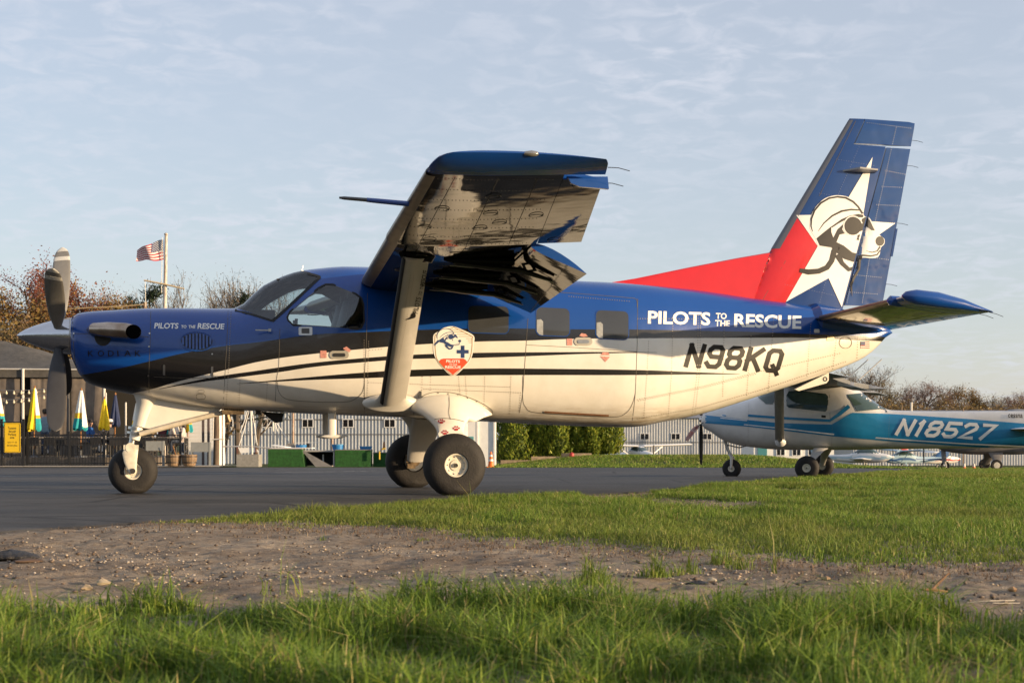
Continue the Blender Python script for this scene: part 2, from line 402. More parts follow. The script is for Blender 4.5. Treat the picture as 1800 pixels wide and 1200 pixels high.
class Skin:
    """a surface in a thing's local frame that markings are pressed onto"""
    def __init__(s, mbs, M):
        vs = []; fs = []
        for mb in mbs:
            o = len(vs); vs += [Vector(p) for p in mb.v]; fs += [tuple(i + o for i in f) for f in mb.f]
        s.bvh = BVHTree.FromPolygons(vs, fs); s.Mi = M.inverted()
        s.o = s.Mi @ Vector((0, 0, CAMH)); s.last = None
    def hit(s, px, py, off=.003):
        d = (s.Mi.to_3x3() @ Vector(((px - 900) / FPX, 1, -(py - ROWH) / FPX))).normalized()
        p, n, i, dist = s.bvh.ray_cast(s.o, d)
        if p is None:
            g = s.o + d * (s.last if s.last else 17.0)
            p, n, i, _ = s.bvh.find_nearest(g); dist = (p - s.o).length
        s.last = dist
        if n.dot(d) > 0: n = -n
        return p + n * off
    def press(s, name, polys, m, parent, off=.003, step=14.0):
        """polys: lists of pixel outlines (already simple polygons)"""
        bm = bmesh.new()
        for poly in polys:
            vs = [bm.verts.new((p[0], p[1], 0)) for p in poly]
            tri = tessellate_polygon([[Vector((p[0], p[1], 0)) for p in poly]])
            for t in tri:
                if len(set(t)) == 3:
                    try: bm.faces.new([vs[i] for i in t])
                    except ValueError: pass
        return s.finish(name, bm, m, parent, off, step)
    def finish(s, name, bm, m, parent, off, step):
        xs = [v.co.x for v in bm.verts]; ys = [v.co.y for v in bm.verts]
        if step:
            for ax, lo, hi in ((0, min(xs), max(xs)), (1, min(ys), max(ys))):
                k = lo + step * .5
                while k < hi:
                    no = (1, 0, 0) if ax == 0 else (0, 1, 0); co = (k, 0, 0) if ax == 0 else (0, k, 0)
                    bmesh.ops.bisect_plane(bm, geom=bm.verts[:] + bm.edges[:] + bm.faces[:], plane_co=co, plane_no=no); k += step
        for v in bm.verts: v.co = s.hit(v.co.x, v.co.y, off)
        cl = s.o
        for f in bm.faces:
            f.normal_update(); f.smooth = True
            if f.normal.dot(f.calc_center_median() - cl) > 0: f.normal_flip()
        me = bpy.data.meshes.new(name); bm.to_mesh(me); bm.free(); me.materials.append(m)
        return link(name, me, parent)
    def text(s, name, body, p0, p1, height, m, parent, weight=.0, shear=0.0, off=.0035, step=20.0, spacing=1.0, font=None):
        """text whose baseline runs p0 -> p1 (pixels) and whose capitals are `height` pixels tall"""
        cu = bpy.data.curves.new('t', 'FONT'); cu.body = body; cu.offset = weight; cu.space_character = spacing; cu.resolution_u = 3
        ob = bpy.data.objects.new('t', cu); COL.objects.link(ob)
        me = bpy.data.meshes.new_from_object(ob.evaluated_get(bpy.context.evaluated_depsgraph_get()))
        bpy.data.objects.remove(ob); bm = bmesh.new(); bm.from_mesh(me); bpy.data.meshes.remove(me)
        xs = [v.co.x for v in bm.verts]; ys = [v.co.y for v in bm.verts]
        x0, x1, y0, y1 = min(xs), max(xs), min(ys), max(ys)
        a = Vector((p1[0] - p0[0], p1[1] - p0[1])); ln = a.length; a.normalize(); up = Vector((a.y, -a.x))
        for v in bm.verts:
            h = (v.co.y - y0) / (y1 - y0) * height
            q = Vector(p0) + a * ((v.co.x - x0) / (x1 - x0) * ln + shear * h) + up * h
            v.co = (q.x, q.y, 0)
        return s.finish(name, bm, m, parent, off, step)
    def strokes(s, name, paths, m, parent, off=.003):
        """paths: (points, width or [w0..wn]) in pixels"""
        for pts, w in paths:
            b = MB(); P = [Vector(p) for p in pts]; n = len(P)
            W = list(w) if isinstance(w, (list, tuple)) else [w] * n
            vs = []
            for i in range(n):
                t = (P[min(i + 1, n - 1)] - P[max(i - 1, 0)]).normalized(); q = Vector((-t.y, t.x)) * W[i] / 2
                vs += [s.hit(*(P[i] + q), off), s.hit(*(P[i] - q), off)]
            b.add(vs, [(2 * i, 2 * i + 1, 2 * i + 3, 2 * i + 2) for i in range(n - 1)]); o = b.build(name, m, parent)
        return o
    def dots(s, name, paths, gap, r, m, parent, off=.0035):
        b = MB()
        for pts in paths:
            P = [Vector(p) for p in pts]
            for i in range(len(P) - 1):
                n = max(1, int((P[i + 1] - P[i]).length / gap))
                for k in range(n):
                    c = P[i].lerp(P[i + 1], k / n)
                    vs = [s.hit(c.x + r * math.cos(g), c.y + r * math.sin(g), off) for g in (0, PI / 2, PI, 1.5 * PI)]
                    b.add(vs, [(0, 1, 2, 3)])
        o = b.build(name, m, parent); o['kind'] = 'stuff'; return o
def smooth_path(pts, n=6, closed=False):
    """Catmull-Rom through 2-D points"""
    P = [Vector(p) for p in pts]; m = len(P); out = []
    for i in range(m if closed else m - 1):
        p1, p2 = P[i], P[(i + 1) % m]
        p0 = P[(i - 1) % m] if closed or i > 0 else p1; p3 = P[(i + 2) % m] if closed or i < m - 2 else p2
        for k in range(n):
            t = k / n
            out.append(tuple(.5 * ((2 * p1) + (p2 - p0) * t + (2 * p0 - 5 * p1 + 4 * p2 - p3) * t * t + (3 * p1 - p0 - 3 * p2 + p3) * t ** 3)))
    if not closed: out.append(tuple(P[-1]))
    return out
def ellipse(cx, cy, rx, ry, n=24, rot=0.0):
    c, s_ = math.cos(rot), math.sin(rot)
    return [(cx + rx * math.cos(g) * c - ry * math.sin(g) * s_, cy + rx * math.cos(g) * s_ + ry * math.sin(g) * c) for g in [2 * PI * k / n for k in range(n)]]
def rrect(x0, y0, x1, y1, r, n=4, sk=0.0):
    o = []
    for cx, cy, a in ((x1 - r, y0 + r, -PI / 2), (x1 - r, y1 - r, 0), (x0 + r, y1 - r, PI / 2), (x0 + r, y0 + r, PI)):
        for k in range(n + 1):
            g = a + PI / 2 * k / n; x = cx + r * math.cos(g); o.append((x, cy + r * math.sin(g) + sk * (x - x0)))
    return o

# block letters for registrations: strokes on a 0..1 x 0..1 cell (y up), cut corners
c_ = .22
GLYPH = {
 'N': [[(0, 0), (0, 1)], [(0, 1), (1, 0)], [(1, 0), (1, 1)]],
 '9': [[(1, .5), (c_, .5), (0, .5 + c_ * .7), (0, 1 - c_ * .7), (c_, 1), (1 - c_, 1), (1, 1 - c_ * .7), (1, c_ * .7), (1 - c_, 0), (c_, 0), (0, c_ * .7)]],
 '8': [[(c_, .52), (0, .52 + c_ * .7), (0, 1 - c_ * .7), (c_, 1), (1 - c_, 1), (1, 1 - c_ * .7), (1, .52 + c_ * .7), (1 - c_, .52), (1, .52 - c_ * .7), (1, c_ * .7), (1 - c_, 0), (c_, 0), (0, c_ * .7), (0, .52 - c_ * .7), (c_, .52), (1 - c_, .52)]],
 'K': [[(0, 0), (0, 1)], [(0, .42), (1, 1)], [(.32, .6), (1, 0)]],
 'Q': [[(1, c_ * .7), (1, 1 - c_ * .7), (1 - c_, 1), (c_, 1), (0, 1 - c_ * .7), (0, c_ * .7), (c_, 0), (1 - c_, 0), (1, c_ * .7)], [(.55, .22), (.98, -.14)]],
 '1': [[(.55, 0), (.55, 1)], [(.55, 1), (.15, .82)]],
 '5': [[(1, 1), (0, 1), (0, .55), (1 - c_, .55), (1, .55 - c_ * .7), (1, c_ * .7), (1 - c_, 0), (c_, 0), (0, c_ * .7)]],
 '2': [[(0, 1 - c_ * .7), (c_, 1), (1 - c_, 1), (1, 1 - c_ * .7), (1, .55 + c_ * .5), (0, 0), (1, 0)]],
 '7': [[(0, 1), (1, 1), (.3, 0)]],
}
def reg_strokes(textv, p0, p1, h, cw, gap, th, shear):
    """pixel strokes for a registration; p0->p1 baseline, h cap height, cw cell width"""
    a = Vector((p1[0] - p0[0], p1[1] - p0[1])).normalized(); up = Vector((a.y, -a.x)); x = 0; out_ = []
    for ch in textv:
        w = cw * (.55 if ch == '1' else 1)
        for path in GLYPH[ch]:
            pp = []
            for (gx_, gy_) in path:
                X = x + th * .5 + gx_ * (w - th); Y = th * .5 + gy_ * (h - th)
                q = Vector(p0) + a * (X + shear * Y) + up * Y; pp.append((q.x, q.y))
            out_.append((pp, th))
        x += w + gap
    return out_
def stroke_polys(strokes, ext=0.5):
    """each segment of a stroke as a quad with overlapping square joints -> mitred outline pieces"""
    polys = []
    for pts, th in strokes:
        P = [Vector(p) for p in pts]; n = len(P); closed = (P[0] - P[-1]).length < 1e-3
        Lf = []; Rt = []
        for i in range(n):
            if closed: d0 = (P[i] - P[i - 1 if i else n - 2]); d1 = (P[i + 1 if i < n - 1 else 1] - P[i])
            else: d0 = (P[i] - P[i - 1]) if i else (P[1] - P[0]); d1 = (P[i + 1] - P[i]) if i < n - 1 else (P[-1] - P[-2])
            d0 = d0.normalized(); d1 = d1.normalized(); n0 = Vector((-d0.y, d0.x)); n1 = Vector((-d1.y, d1.x))
            mv = (n0 + n1); mv = mv.normalized() if mv.length > .1 else n0
            k = min(2.0, 1 / max(.3, mv.dot(n0))) * th / 2
            base = P[i].copy()
            if not closed and i == 0: base -= d1 * th * ext
            if not closed and i == n - 1: base += d0 * th * ext
            Lf.append(base + mv * k); Rt.append(base - mv * k)
        for i in range(n - 1): polys.append([tuple(Lf[i]), tuple(Lf[i + 1]), tuple(Rt[i + 1]), tuple(Rt[i])])
    return polys

# ------------------------------------------------------------------ lifting surfaces
def airfoil(s, t=1.0):
    """half thickness of a unit section at chord fraction s (closed trailing edge)"""
    s = max(0.0, min(1.0, s))
    return 5 * t * (.2969 * math.sqrt(s) - .126 * s - .3516 * s * s + .2843 * s ** 3 - .1036 * s ** 4)
def lift(stations, n=14, cap=True):
    """stations: dict(le, te, t, up, s0, s1, camber); returns MB with upper faces material 0, lower faces material 1"""
    rings = []
    for st in stations:
        le = Vector(st['le']); te = Vector(st['te']); up = Vector(st['up']).normalized(); c = (te - le).length
        s0 = st.get('s0', 0.0); s1 = st.get('s1', 1.0); t = st['t']; cb = st.get('camber', 0.0); dr = st.get('droop', 0.0)
        def cl(s): return cb * 4 * s * (1 - s) * c - dr * max(0, (.22 - s) / .22) ** 2
        S = [s0 + (s1 - s0) * (1 - math.cos(PI * k / n)) / 2 for k in range(n + 1)]
        upp = [le.lerp(te, s) + up * (cl(s) + airfoil(s) * t) for s in S]
        low = [le.lerp(te, s) + up * (cl(s) - airfoil(s) * t * st.get('lowk', 1.0)) for s in S]
        rings.append(upp + low[::-1])
    b = MB(); m = 2 * (n + 1); b.v = [tuple(p) for r in rings for p in r]
    for i in range(len(rings) - 1):
        for k in range(m):
            k2 = (k + 1) % m
            b.f.append((i * m + k, i * m + k2, (i + 1) * m + k2, (i + 1) * m + k)); b.m.append(0 if k <= n - 1 else (1 if n < k < m - 1 else 1))
    if cap:
        for i in (0, len(rings) - 1): b.f.append(tuple(i * m + k for k in range(m))); b.m.append(0)
    return b
def fix_lift_mats(b, nst, n):
    return b
# ------------------------------------------------------------------ the blue, black and cream turboprop
PSI = math.radians(13.0)
KO = thing('turboprop_airplane', 'large blue, black and cream high-wing turboprop airplane with red fin fillet', 'airplane', (-.94, 18.0, .012), PSI)
KM = Matrix.Translation((-.94, 18.0, .012)) @ Matrix.Rotation(PSI, 4, 'Z')
def onv(px, py, v):
    a = (px - 900) / FPX; bb = -(py - ROWH) / FPX; c, s = math.cos(PSI), math.sin(PSI)
    u = (a * (18.0 + v * c) + .94 + v * s) / (c - a * s)
    return u, CAMH + bb * (18.0 + u * s + v * c) - .012
BLUE = (.002, .052, .26); CREAM = (.72, .68, .60); BLACK = (.011, .010, .010); RED = (.56, .007, .009); WHITE = (.80, .78, .74)
def paint_bump(t, b, amt=.004, sc=3.0):
    co = nd(t, 'ShaderNodeTexCoord').outputs['Object']; n = noise(t, co, sc, 2, .5); addbump(t, b, n, amt)
def paint(name, col, rough=.22, coat=.8, amt=.004, sc=3.0, var=.05):
    m = mat(name, col, rough, coat=coat, var=var, vscale=5); paint_bump(m.node_tree, m.node_tree.nodes['Principled BSDF'], amt, sc); return m
M_BLUE = paint('blue_paint', BLUE, .25); M_CREAM = paint('cream_paint', CREAM, .32, .5); M_RED = paint('red_paint', RED, .35, .5)
M_WHITE_D = mat('white_marking', WHITE, .4, var=.04); M_BLACK_D = mat('black_marking', (.008, .007, .006), .5, var=.1, spec=.25)
M_UNDER = paint('gloss_black_paint', (.005, .005, .006), .05, 0.0, .0035, 2.6)
M_UNDER.node_tree.nodes['Principled BSDF'].inputs['Specular IOR Level'].default_value = .35
M_UNDER.node_tree.nodes['Principled BSDF'].inputs['IOR'].default_value = 1.27
M_RUBBER = mat('tyre_rubber', (.013, .011, .010), .75, var=.4, vscale=7, bump=.004, bscale=60)
M_DARK = mat('dark_gap', (.012, .012, .013), .7); M_STEEL = mat('brushed_metal', (.55, .53, .50), .32, 1.0, var=.15)
M_CHROME = mat('polished_spinner', (.62, .63, .66), .13, 1.0); M_BLADE = mat('grey_blade_paint', (.21, .20, .18), .45, var=.12)
M_BLADEB = mat('dark_blade_back', (.030, .030, .033), .5, var=.15)
M_SEAM = mat('seam_line', (.10, .085, .065), .8); M_RIVET = mat('rivet_head', (.24, .20, .15), .5, .3)  # dark line colour of the panel joints; rivet heads
M_GLASSK = glass('cockpit_glass', (.72, .80, .82), .88); M_TINT = mat('tinted_cabin_glass', (.048, .051, .055), .10, coat=.3, var=.12, vscale=2)
M_LINER = mat('cabin_lining', (.055, .055, .058), .8, var=.2); M_SEAT = mat('grey_seat_leather', (.07, .072, .075), .6, var=.2)
M_STRUTP = paint('strut_cream', (.60, .56, .49), .35, .4)

# --- fuselage loft
UT = [-4.06, -3.98, -3.61, -3.24, -2.99, -2.36, -2.28, -1.97, -1.54, -1.32, -1.06, -.5, .8, 1.73, 2.09, 3.1, 3.98, 4.81, 5.19, 5.6, 5.86]
ZT = [1.955, 2.005, 2.043, 2.069, 2.076, 2.082, 2.086, 2.345, 2.525, 2.556, 2.578, 2.575, 2.52, 2.475, 2.468, 2.42, 2.328, 2.245, 2.195, 2.09, 1.955]
UB = [-4.06, -4.0, -3.92, -3.69, -3.42, -2.99, -2.42, -2.1, -1.45, -.4, .69, 1.66, 2.38, 2.52, 2.73, 3.1, 4.08, 4.885, 5.27, 5.44, 5.63, 5.77, 5.86]
ZBt = [1.50, 1.36, 1.248, 1.165, 1.109, 1.022, .941, .928, .897, .86, .81, .766, .748, .757, .80, .862, 1.136, 1.389, 1.528, 1.602, 1.732, 1.876, 1.93]
UW = [-4.06, -3.95, -3.6, -3.0, -2.4, -1.8, -1.2, -.5, 2.0, 2.5, 3.1, 4.08, 4.885, 5.44, 5.77, 5.86]
WW = [.29, .35, .43, .51, .59, .675, .735, .75, .75, .705, .59, .40, .265, .165, .08, .03]
UE = [-4.06, -3.0, -2.2, -1.2, 2.0, 3.2, 5.0, 5.86]; EE = [2.2, 2.7, 3.0, 3.9, 3.9, 3.2, 2.6, 2.2]
def ksec(u, n=56, k=1.0):
    zt, zb, w, e = float(hermite(UT, ZT, u)), float(hermite(UB, ZBt, u)), float(hermite(UW, WW, u)), float(hermite(UE, EE, u))
    zc = (zt + zb) / 2; hh = (zt - zb) / 2; r = []
    # windscreen zone: the roof is narrower than the waist
    ws = float(sstep(-2.35, -2.0, u) * (1 - sstep(-1.5, -.9, u)))
    for i in range(n):
        g = 2 * PI * i / n + .0001; c, s = math.cos(g), math.sin(g)
        y = w * k * math.copysign(abs(c) ** (2 / e), c); z = zc + hh * k * math.copysign(abs(s) ** (2 / (e * .85)), s)
        f = max(0, (z - zc) / hh); y *= 1 - (.22 * ws + .06) * f ** 2
        lo = max(0, -(z - zc) / hh); y *= 1 - .10 * lo ** 3
        r.append(Vector((u, y, z)))
    return r
us = sorted(set([round(x, 3) for x in list(np.linspace(-4.06, -3.5, 9)) + list(np.arange(-3.5, 5.2, .11)) + list(np.linspace(5.2, 5.86, 8)) + [2.38, 2.445, 2.52, -2.28, -2.33]]))
fus = MB().loft([ksec(u) for u in us])
KSK = Skin([fus], KM)
def uz(px, py): p = KSK.hit(px, py, 0); return p.x, p.z

def boundary_nodes(t, pts, x, name, raw=()):
    """float curve giving height of a paint boundary along the fuselage"""
    P = list(raw) + [uz(*p) for p in pts]; fc = nd(t, 'ShaderNodeFloatCurve'); cv = fc.mapping.curves[0]
    fc.mapping.extend = 'HORIZONTAL'
    P = sorted(((u + 4.2) / 10.4, z / 3.0) for u, z in P)
    while len(cv.points) < len(P): cv.points.new(.5, .5)
    for k, (a, c) in enumerate(P): cv.points[k].location = (a, c); cv.points[k].handle_type = 'AUTO_CLAMPED'
    fc.mapping.update(); t.links.new(x, fc.inputs['Value']); return fc.outputs[0], P[0][0], P[-1][0]
def b_livery(t, b):
    co = nd(t, 'ShaderNodeTexCoord').outputs['Object']; sp = nd(t, 'ShaderNodeSeparateXYZ'); t.links.new(co, sp.inputs[0])
    xn = nd(t, 'ShaderNodeMapRange'); xn.inputs[1].default_value = -4.2; xn.inputs[2].default_value = 6.2; t.links.new(sp.outputs['X'], xn.inputs[0]); x = xn.outputs[0]
    zn = nd(t, 'ShaderNodeMath', operation='DIVIDE'); zn.inputs[1].default_value = 3.0; t.links.new(sp.outputs['Z'], zn.inputs[0]); z = zn.outputs[0]
    def mth(op, a, bb):
        n = nd(t, 'ShaderNodeMath', operation=op)
        for i, q in enumerate((a, bb)):
            if isinstance(q, (int, float)): n.inputs[i].default_value = q
            else: t.links.new(q, n.inputs[i])
        return n.outputs[0]
    up, _, _ = boundary_nodes(t, [(200, 649), (262, 635), (325, 620), (400, 607), (450, 601.5), (490, 596), (550, 588), (640, 583.5), (760, 579), (892, 577), (1000, 578.5), (1120, 579), (1225, 581), (1320, 583), (1450, 588), (1555, 592)], x, 'a', [(-4.15, 1.29), (-4.05, 1.30)])
    lo, _, _ = boundary_nodes(t, [(262, 685), (300, 674), (350, 661), (400, 649), (425, 642.5), (450, 636.5), (500, 628), (550, 622), (640, 613), (720, 606.5), (833, 600.5), (924, 598.5), (996, 595.8), (1120, 594.5), (1225, 594), (1320, 593.5), (1430, 594), (1557, 596)], x, 'b', [(-4.15, .98), (-3.7, 1.05), (-3.45, 1.105)])
    s1t, a1, b1 = boundary_nodes(t, [(280, 683), (370, 663.5), (400, 658.5), (450, 651.5), (490, 645.5), (550, 637.5), (640, 629), (720, 623.5), (832, 620), (925, 619), (1120, 618.6), (1155, 619.2)], x, 'c')
    s1b, _, _ = boundary_nodes(t, [(280, 683.6), (370, 669), (400, 665.5), (450, 659), (490, 654), (550, 645), (640, 636.5), (720, 631), (832, 629), (925, 626), (1025, 622), (1155, 619.6)], x, 'd')
    s2t, a2, b2 = boundary_nodes(t, [(417, 674), (490, 667.5), (550, 662), (640, 654.5), (715, 650), (832, 647.5), (925, 647.5), (1120, 650), (1225, 654), (1300, 657)], x, 'e')
    s2b, _, _ = boundary_nodes(t, [(417, 674.6), (490, 670.5), (550, 667.5), (640, 664.5), (715, 662), (832, 659.5), (925, 659), (1120, 659), (1225, 658), (1300, 657.5)], x, 'f')
    blue = mth('GREATER_THAN', z, up); white = mth('LESS_THAN', z, lo)
    def band(tp, bt, xa, xb): return mth('MULTIPLY', mth('MULTIPLY', mth('LESS_THAN', z, tp), mth('GREATER_THAN', z, bt)), mth('MULTIPLY', mth('GREATER_THAN', x, xa), mth('LESS_THAN', x, xb)))
    st = mth('MAXIMUM', band(s1t, s1b, a1, b1), band(s2t, s2b, a2, b2))
    n = noise(t, co, 5, 4); n2 = noise(t, co, 40, 3)
    cream = mixrgb(t, mrange(t, n, .3, .7), (.70, .655, .57), (.76, .72, .645))
    # belly grime streaks, browned further low down as painted underside shade
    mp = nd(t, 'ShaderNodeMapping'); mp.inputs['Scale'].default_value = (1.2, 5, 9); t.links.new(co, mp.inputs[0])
    grime_shade = mth('MULTIPLY', mrange(t, noise(t, mp.outputs[0], 3, 6, .7), .36, .66), mrange(t, sp.outputs['Z'], 1.02, .80))
    cream = mixrgb(t, grime_shade, cream, (.36, .27, .17))
    c = mixrgb(t, white, BLACK, cream); c = mixrgb(t, st, c, BLACK); c = mixrgb(t, blue, c, BLUE)
    t.links.new(c, b.inputs['Base Color']); b.inputs['Roughness'].default_value = .26; b.inputs['Coat Weight'].default_value = .55; b.inputs['Coat Roughness'].default_value = .06
    p = addbump(t, b, noise(t, co, 2.6, 2, .5), .006); addbump(t, b, n2, .0004, p)
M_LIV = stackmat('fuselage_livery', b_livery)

def half_planes(poly):
    c = Vector((sum(p[0] for p in poly) / len(poly), sum(p[1] for p in poly) / len(poly))); pl = []
    for i in range(len(poly)):
        a = Vector(poly[i]); d = (Vector(poly[(i + 1) % len(poly)]) - a); n = Vector((-d.y, d.x)).normalized()
        if n.dot(c - a) < 0: n = -n
        pl.append((a, n))
    return pl
def split_cut(bm, planes, box, keep=False):
    def inbox(f): return any(box[0] < v.co.x < box[1] and box[2] < v.co.z < box[3] for v in f.verts)
    for a, n in planes:
        fs = [f for f in bm.faces if inbox(f)]; es = list({e for f in fs for e in f.edges}); vs = list({v for f in fs for v in f.verts})
        bmesh.ops.bisect_plane(bm, geom=vs + es + fs, plane_co=(a.x, 0, a.y), plane_no=(n.x, 0, n.y), dist=1e-5)
    def inside(f):
        c = f.calc_center_median(); return all((Vector((c.x, c.z)) - a).dot(n) > 0 for a, n in planes)
    sel = [f for f in bm.faces if inside(f)]
    if keep:
        s = set(sel); bmesh.ops.delete(bm, geom=[f for f in bm.faces if f not in s], context='FACES')
    else: bmesh.ops.delete(bm, geom=sel, context='FACES')
def bm_from(mb):
    bm = bmesh.new(); vs = [bm.verts.new(p) for p in mb.v]
    for f in mb.f: bm.faces.new([vs[i] for i in f])
    bmesh.ops.recalc_face_normals(bm, faces=bm.faces[:])
    for f in bm.faces: f.smooth = len(f.verts) == 4
    return bm
def bm_obj(name, bm, m, parent):
    for f in bm.faces: f.smooth = True
    me = bpy.data.meshes.new(name); bm.to_mesh(me); bm.free(); me.materials.append(m); return link(name, me, parent)
PW = [(425, 490), (420, 470), (440, 430), (640, 265), (690, 240), (740, 240), (900, 305), (940, 335), (955, 380), (960, 500), (940, 545), (910, 552), (460, 525)]
PW = [(x / 4 + 400, y / 4 + 440) for x, y in PW]
pw_uz = [uz(*p) for p in PW]; pw_pl = half_planes(pw_uz)
A0 = Vector(onv(413, 545, 0)); B0 = Vector(uz(479, 564)); C0 = Vector(uz(564, 486)); D0 = Vector(onv(529, 479, 0))
def hp(a, b_, inside): d = b_ - a; n = Vector((-d.y, d.x)).normalized(); return (a, n if n.dot(inside - a) > 0 else -n)
mid = (A0 + B0 + C0 + D0) / 4
ws_pl = [hp(A0, B0, mid), hp(B0, C0, mid), hp(C0, D0, mid), (Vector((-2.285, 0)), Vector((1, 0)))]
bx_pw = (min(p[0] for p in pw_uz) - .1, max(p[0] for p in pw_uz) + .1, min(p[1] for p in pw_uz) - .1, max(p[1] for p in pw_uz) + .1)
bx_ws = (-2.45, -1.2, 1.8, 2.7)
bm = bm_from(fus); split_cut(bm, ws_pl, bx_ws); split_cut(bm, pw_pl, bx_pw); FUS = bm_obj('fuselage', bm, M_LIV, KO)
bm = bm_from(fus); split_cut(bm, ws_pl, bx_ws, True); bm_obj('windshield', bm, M_GLASSK, KO)
for sgn in (-1, 1):
    bm = bm_from(fus); split_cut(bm, pw_pl, bx_pw, True)
    bmesh.ops.delete(bm, geom=[f for f in bm.faces if f.calc_center_median().y * sgn < 0], context='FACES')
    bm_obj('cockpit_window', bm, M_GLASSK, KO)
lin = MB().loft([ksec(u, 56, .955) for u in np.arange(-2.6, .3, .1)])
bm = bm_from(lin); split_cut(bm, ws_pl, bx_ws); split_cut(bm, pw_pl, bx_pw); bm_obj('cabin_lining', bm, M_LINER, KO)
# cockpit furniture
b = MB(); b.box((-2.0, 0, 1.95), (.30, .78, .20)); b.box((-1.88, 0, 1.72), (.1, 1.0, .35)); b.build('instrument_panel', M_LINER, KO)
for s in (-1, 1):
    b = MB(); sx = -1.0
    b.add(*(lambda q: (q.v, q.f))(MB().loft([[Vector((sx - .18 + t * .16 + .10 * math.cos(g) * .6, s * .34 + .23 * math.sin(g) * w, 1.55 + t * .62)) for g in [2 * PI * k / 12 for k in range(12)]] for t, w in ((0, .8), (.1, 1), (.5, 1.0), (.8, .95), (.97, .8), (1.0, .6))])))
    b.box((sx - .4, s * .34, 1.53), (.48, .46, .14)); st = b.build('pilot_seat', M_SEAT, KO)
    b = MB(); b.add(*(lambda q: (q.v, q.f))(MB().loft([[Vector((sx + .02 + .06 * math.cos(g), s * .34 + .15 * w * math.sin(g), 2.2 + t * .17)) for g in [2 * PI * k / 10 for k in range(10)]] for t, w in ((0, .8), (.2, 1), (.8, 1), (1, .7))])))
    b.build('headrest', M_SEAT, st)
    b = MB(); b.tube([(-1.75, s * .34, 1.78), (-1.62, s * .34, 1.84)], .02); b.tube([(-1.62, s * .34 - .14, 1.95), (-1.62, s * .34 - .13, 1.84), (-1.62, s * .34 + .13, 1.84), (-1.62, s * .34 + .14, 1.95)], .018); b.build('control_yoke', M_LINER, KO)
b = MB(); b.box((-.25, 0, 1.7), (.03, 1.35, 1.5)); b.build('bulkhead', M_LINER, KO)
b = MB(); b.box((-1.62, 0, 2.44), (.12, .3, .05)); b.box((-1.74, -.16, 2.40), (.16, .2, .03)); b.build('sun_visor', M_LINER, KO)
# window frames, opaque cabin windows, their curtains
KSK.strokes('window_frame', [(PW + PW[:1], 3.2)], M_DARK, KO, .004)
KSK.strokes('windshield_frame', [([(413, 545), (430, 549.5), (447, 554), (463, 559), (479, 564)], 4.0), ([(479, 564.5), (500, 546), (521, 526.5), (543, 506), (563, 487)], 5.0), ([(563, 487), (552, 483.5), (541, 481)], 4)], M_DARK, KO, .005)
KW = []
for x0, y0, x1, y1, sk in ((823, 537, 894, 584, .03), (942.5, 540, 1001, 588.5, .045), (1047.5, 545, 1104.5, 594.5, .045)):
    w = KSK.press('cabin_window', [rrect(x0, y0, x1, y1, 9, 5, sk)], M_TINT, KO, .004, 10); KW.append(w)
    KSK.strokes('window_rim', [(rrect(x0 - .6, y0 - .6, x1 + .6, y1 + .6, 9.5, 5, sk) + [rrect(x0 - .6, y0 - .6, x1 + .6, y1 + .6, 9.5, 5, sk)[0]], 1.1)], M_BLUE, w, .005)
    if x0 > 900: KSK.press('curtain_edge', [[(x0 + 1, y0 + 22), (x0 + 8, y0 + 21), (x0 + 12, y0 + 25), (x0 + 12, y1 + 1), (x0 + 5, y1 - 1), (x0 + 1, y1 - 6)]], mat('pale_curtain', (.30, .31, .31), .8, var=.2, vscale=30), w, .006, 12)
# --- seams and rivets
SE = [[(265, 548), (264, 600), (262, 650), (262, 690)], [(401, 546), (399, 600), (396, 650), (392, 719)], [(492, 578), (490, 640), (486, 668), (484, 705)],
      [(646, 515), (644, 600), (641, 660), (641, 725)], [(928, 560), (924, 620), (921, 660), (919, 690), (913, 725)], [(1121, 525), (1120, 600), (1118, 660), (1116, 700), (1110, 750)],
      [(488, 671), (489, 685), (497, 697), (514, 703), (560, 706), (605, 706), (622, 702), (636, 690), (641, 672)],
      [(919, 660), (919, 700), (924, 715), (938, 724), (1000, 729), (1070, 732), (1090, 731), (1104, 722), (1112, 708), (1117, 690)],
      [(985, 514), (1040, 518), (1100, 523), (1118, 526), (1120, 540)], [(127, 559), (131, 625), (134, 655)], [(262, 592), (200, 588), (130, 586)], [(270, 662), (330, 664), (385, 664)],
      [(925, 606), (1000, 610), (1060, 614), (1120, 618)]]
SEP = []
for p in SE: SEP.append((smooth_path(p, 6), .75))
KSK.strokes('panel_seam', SEP, M_SEAM, FUS, .0025)
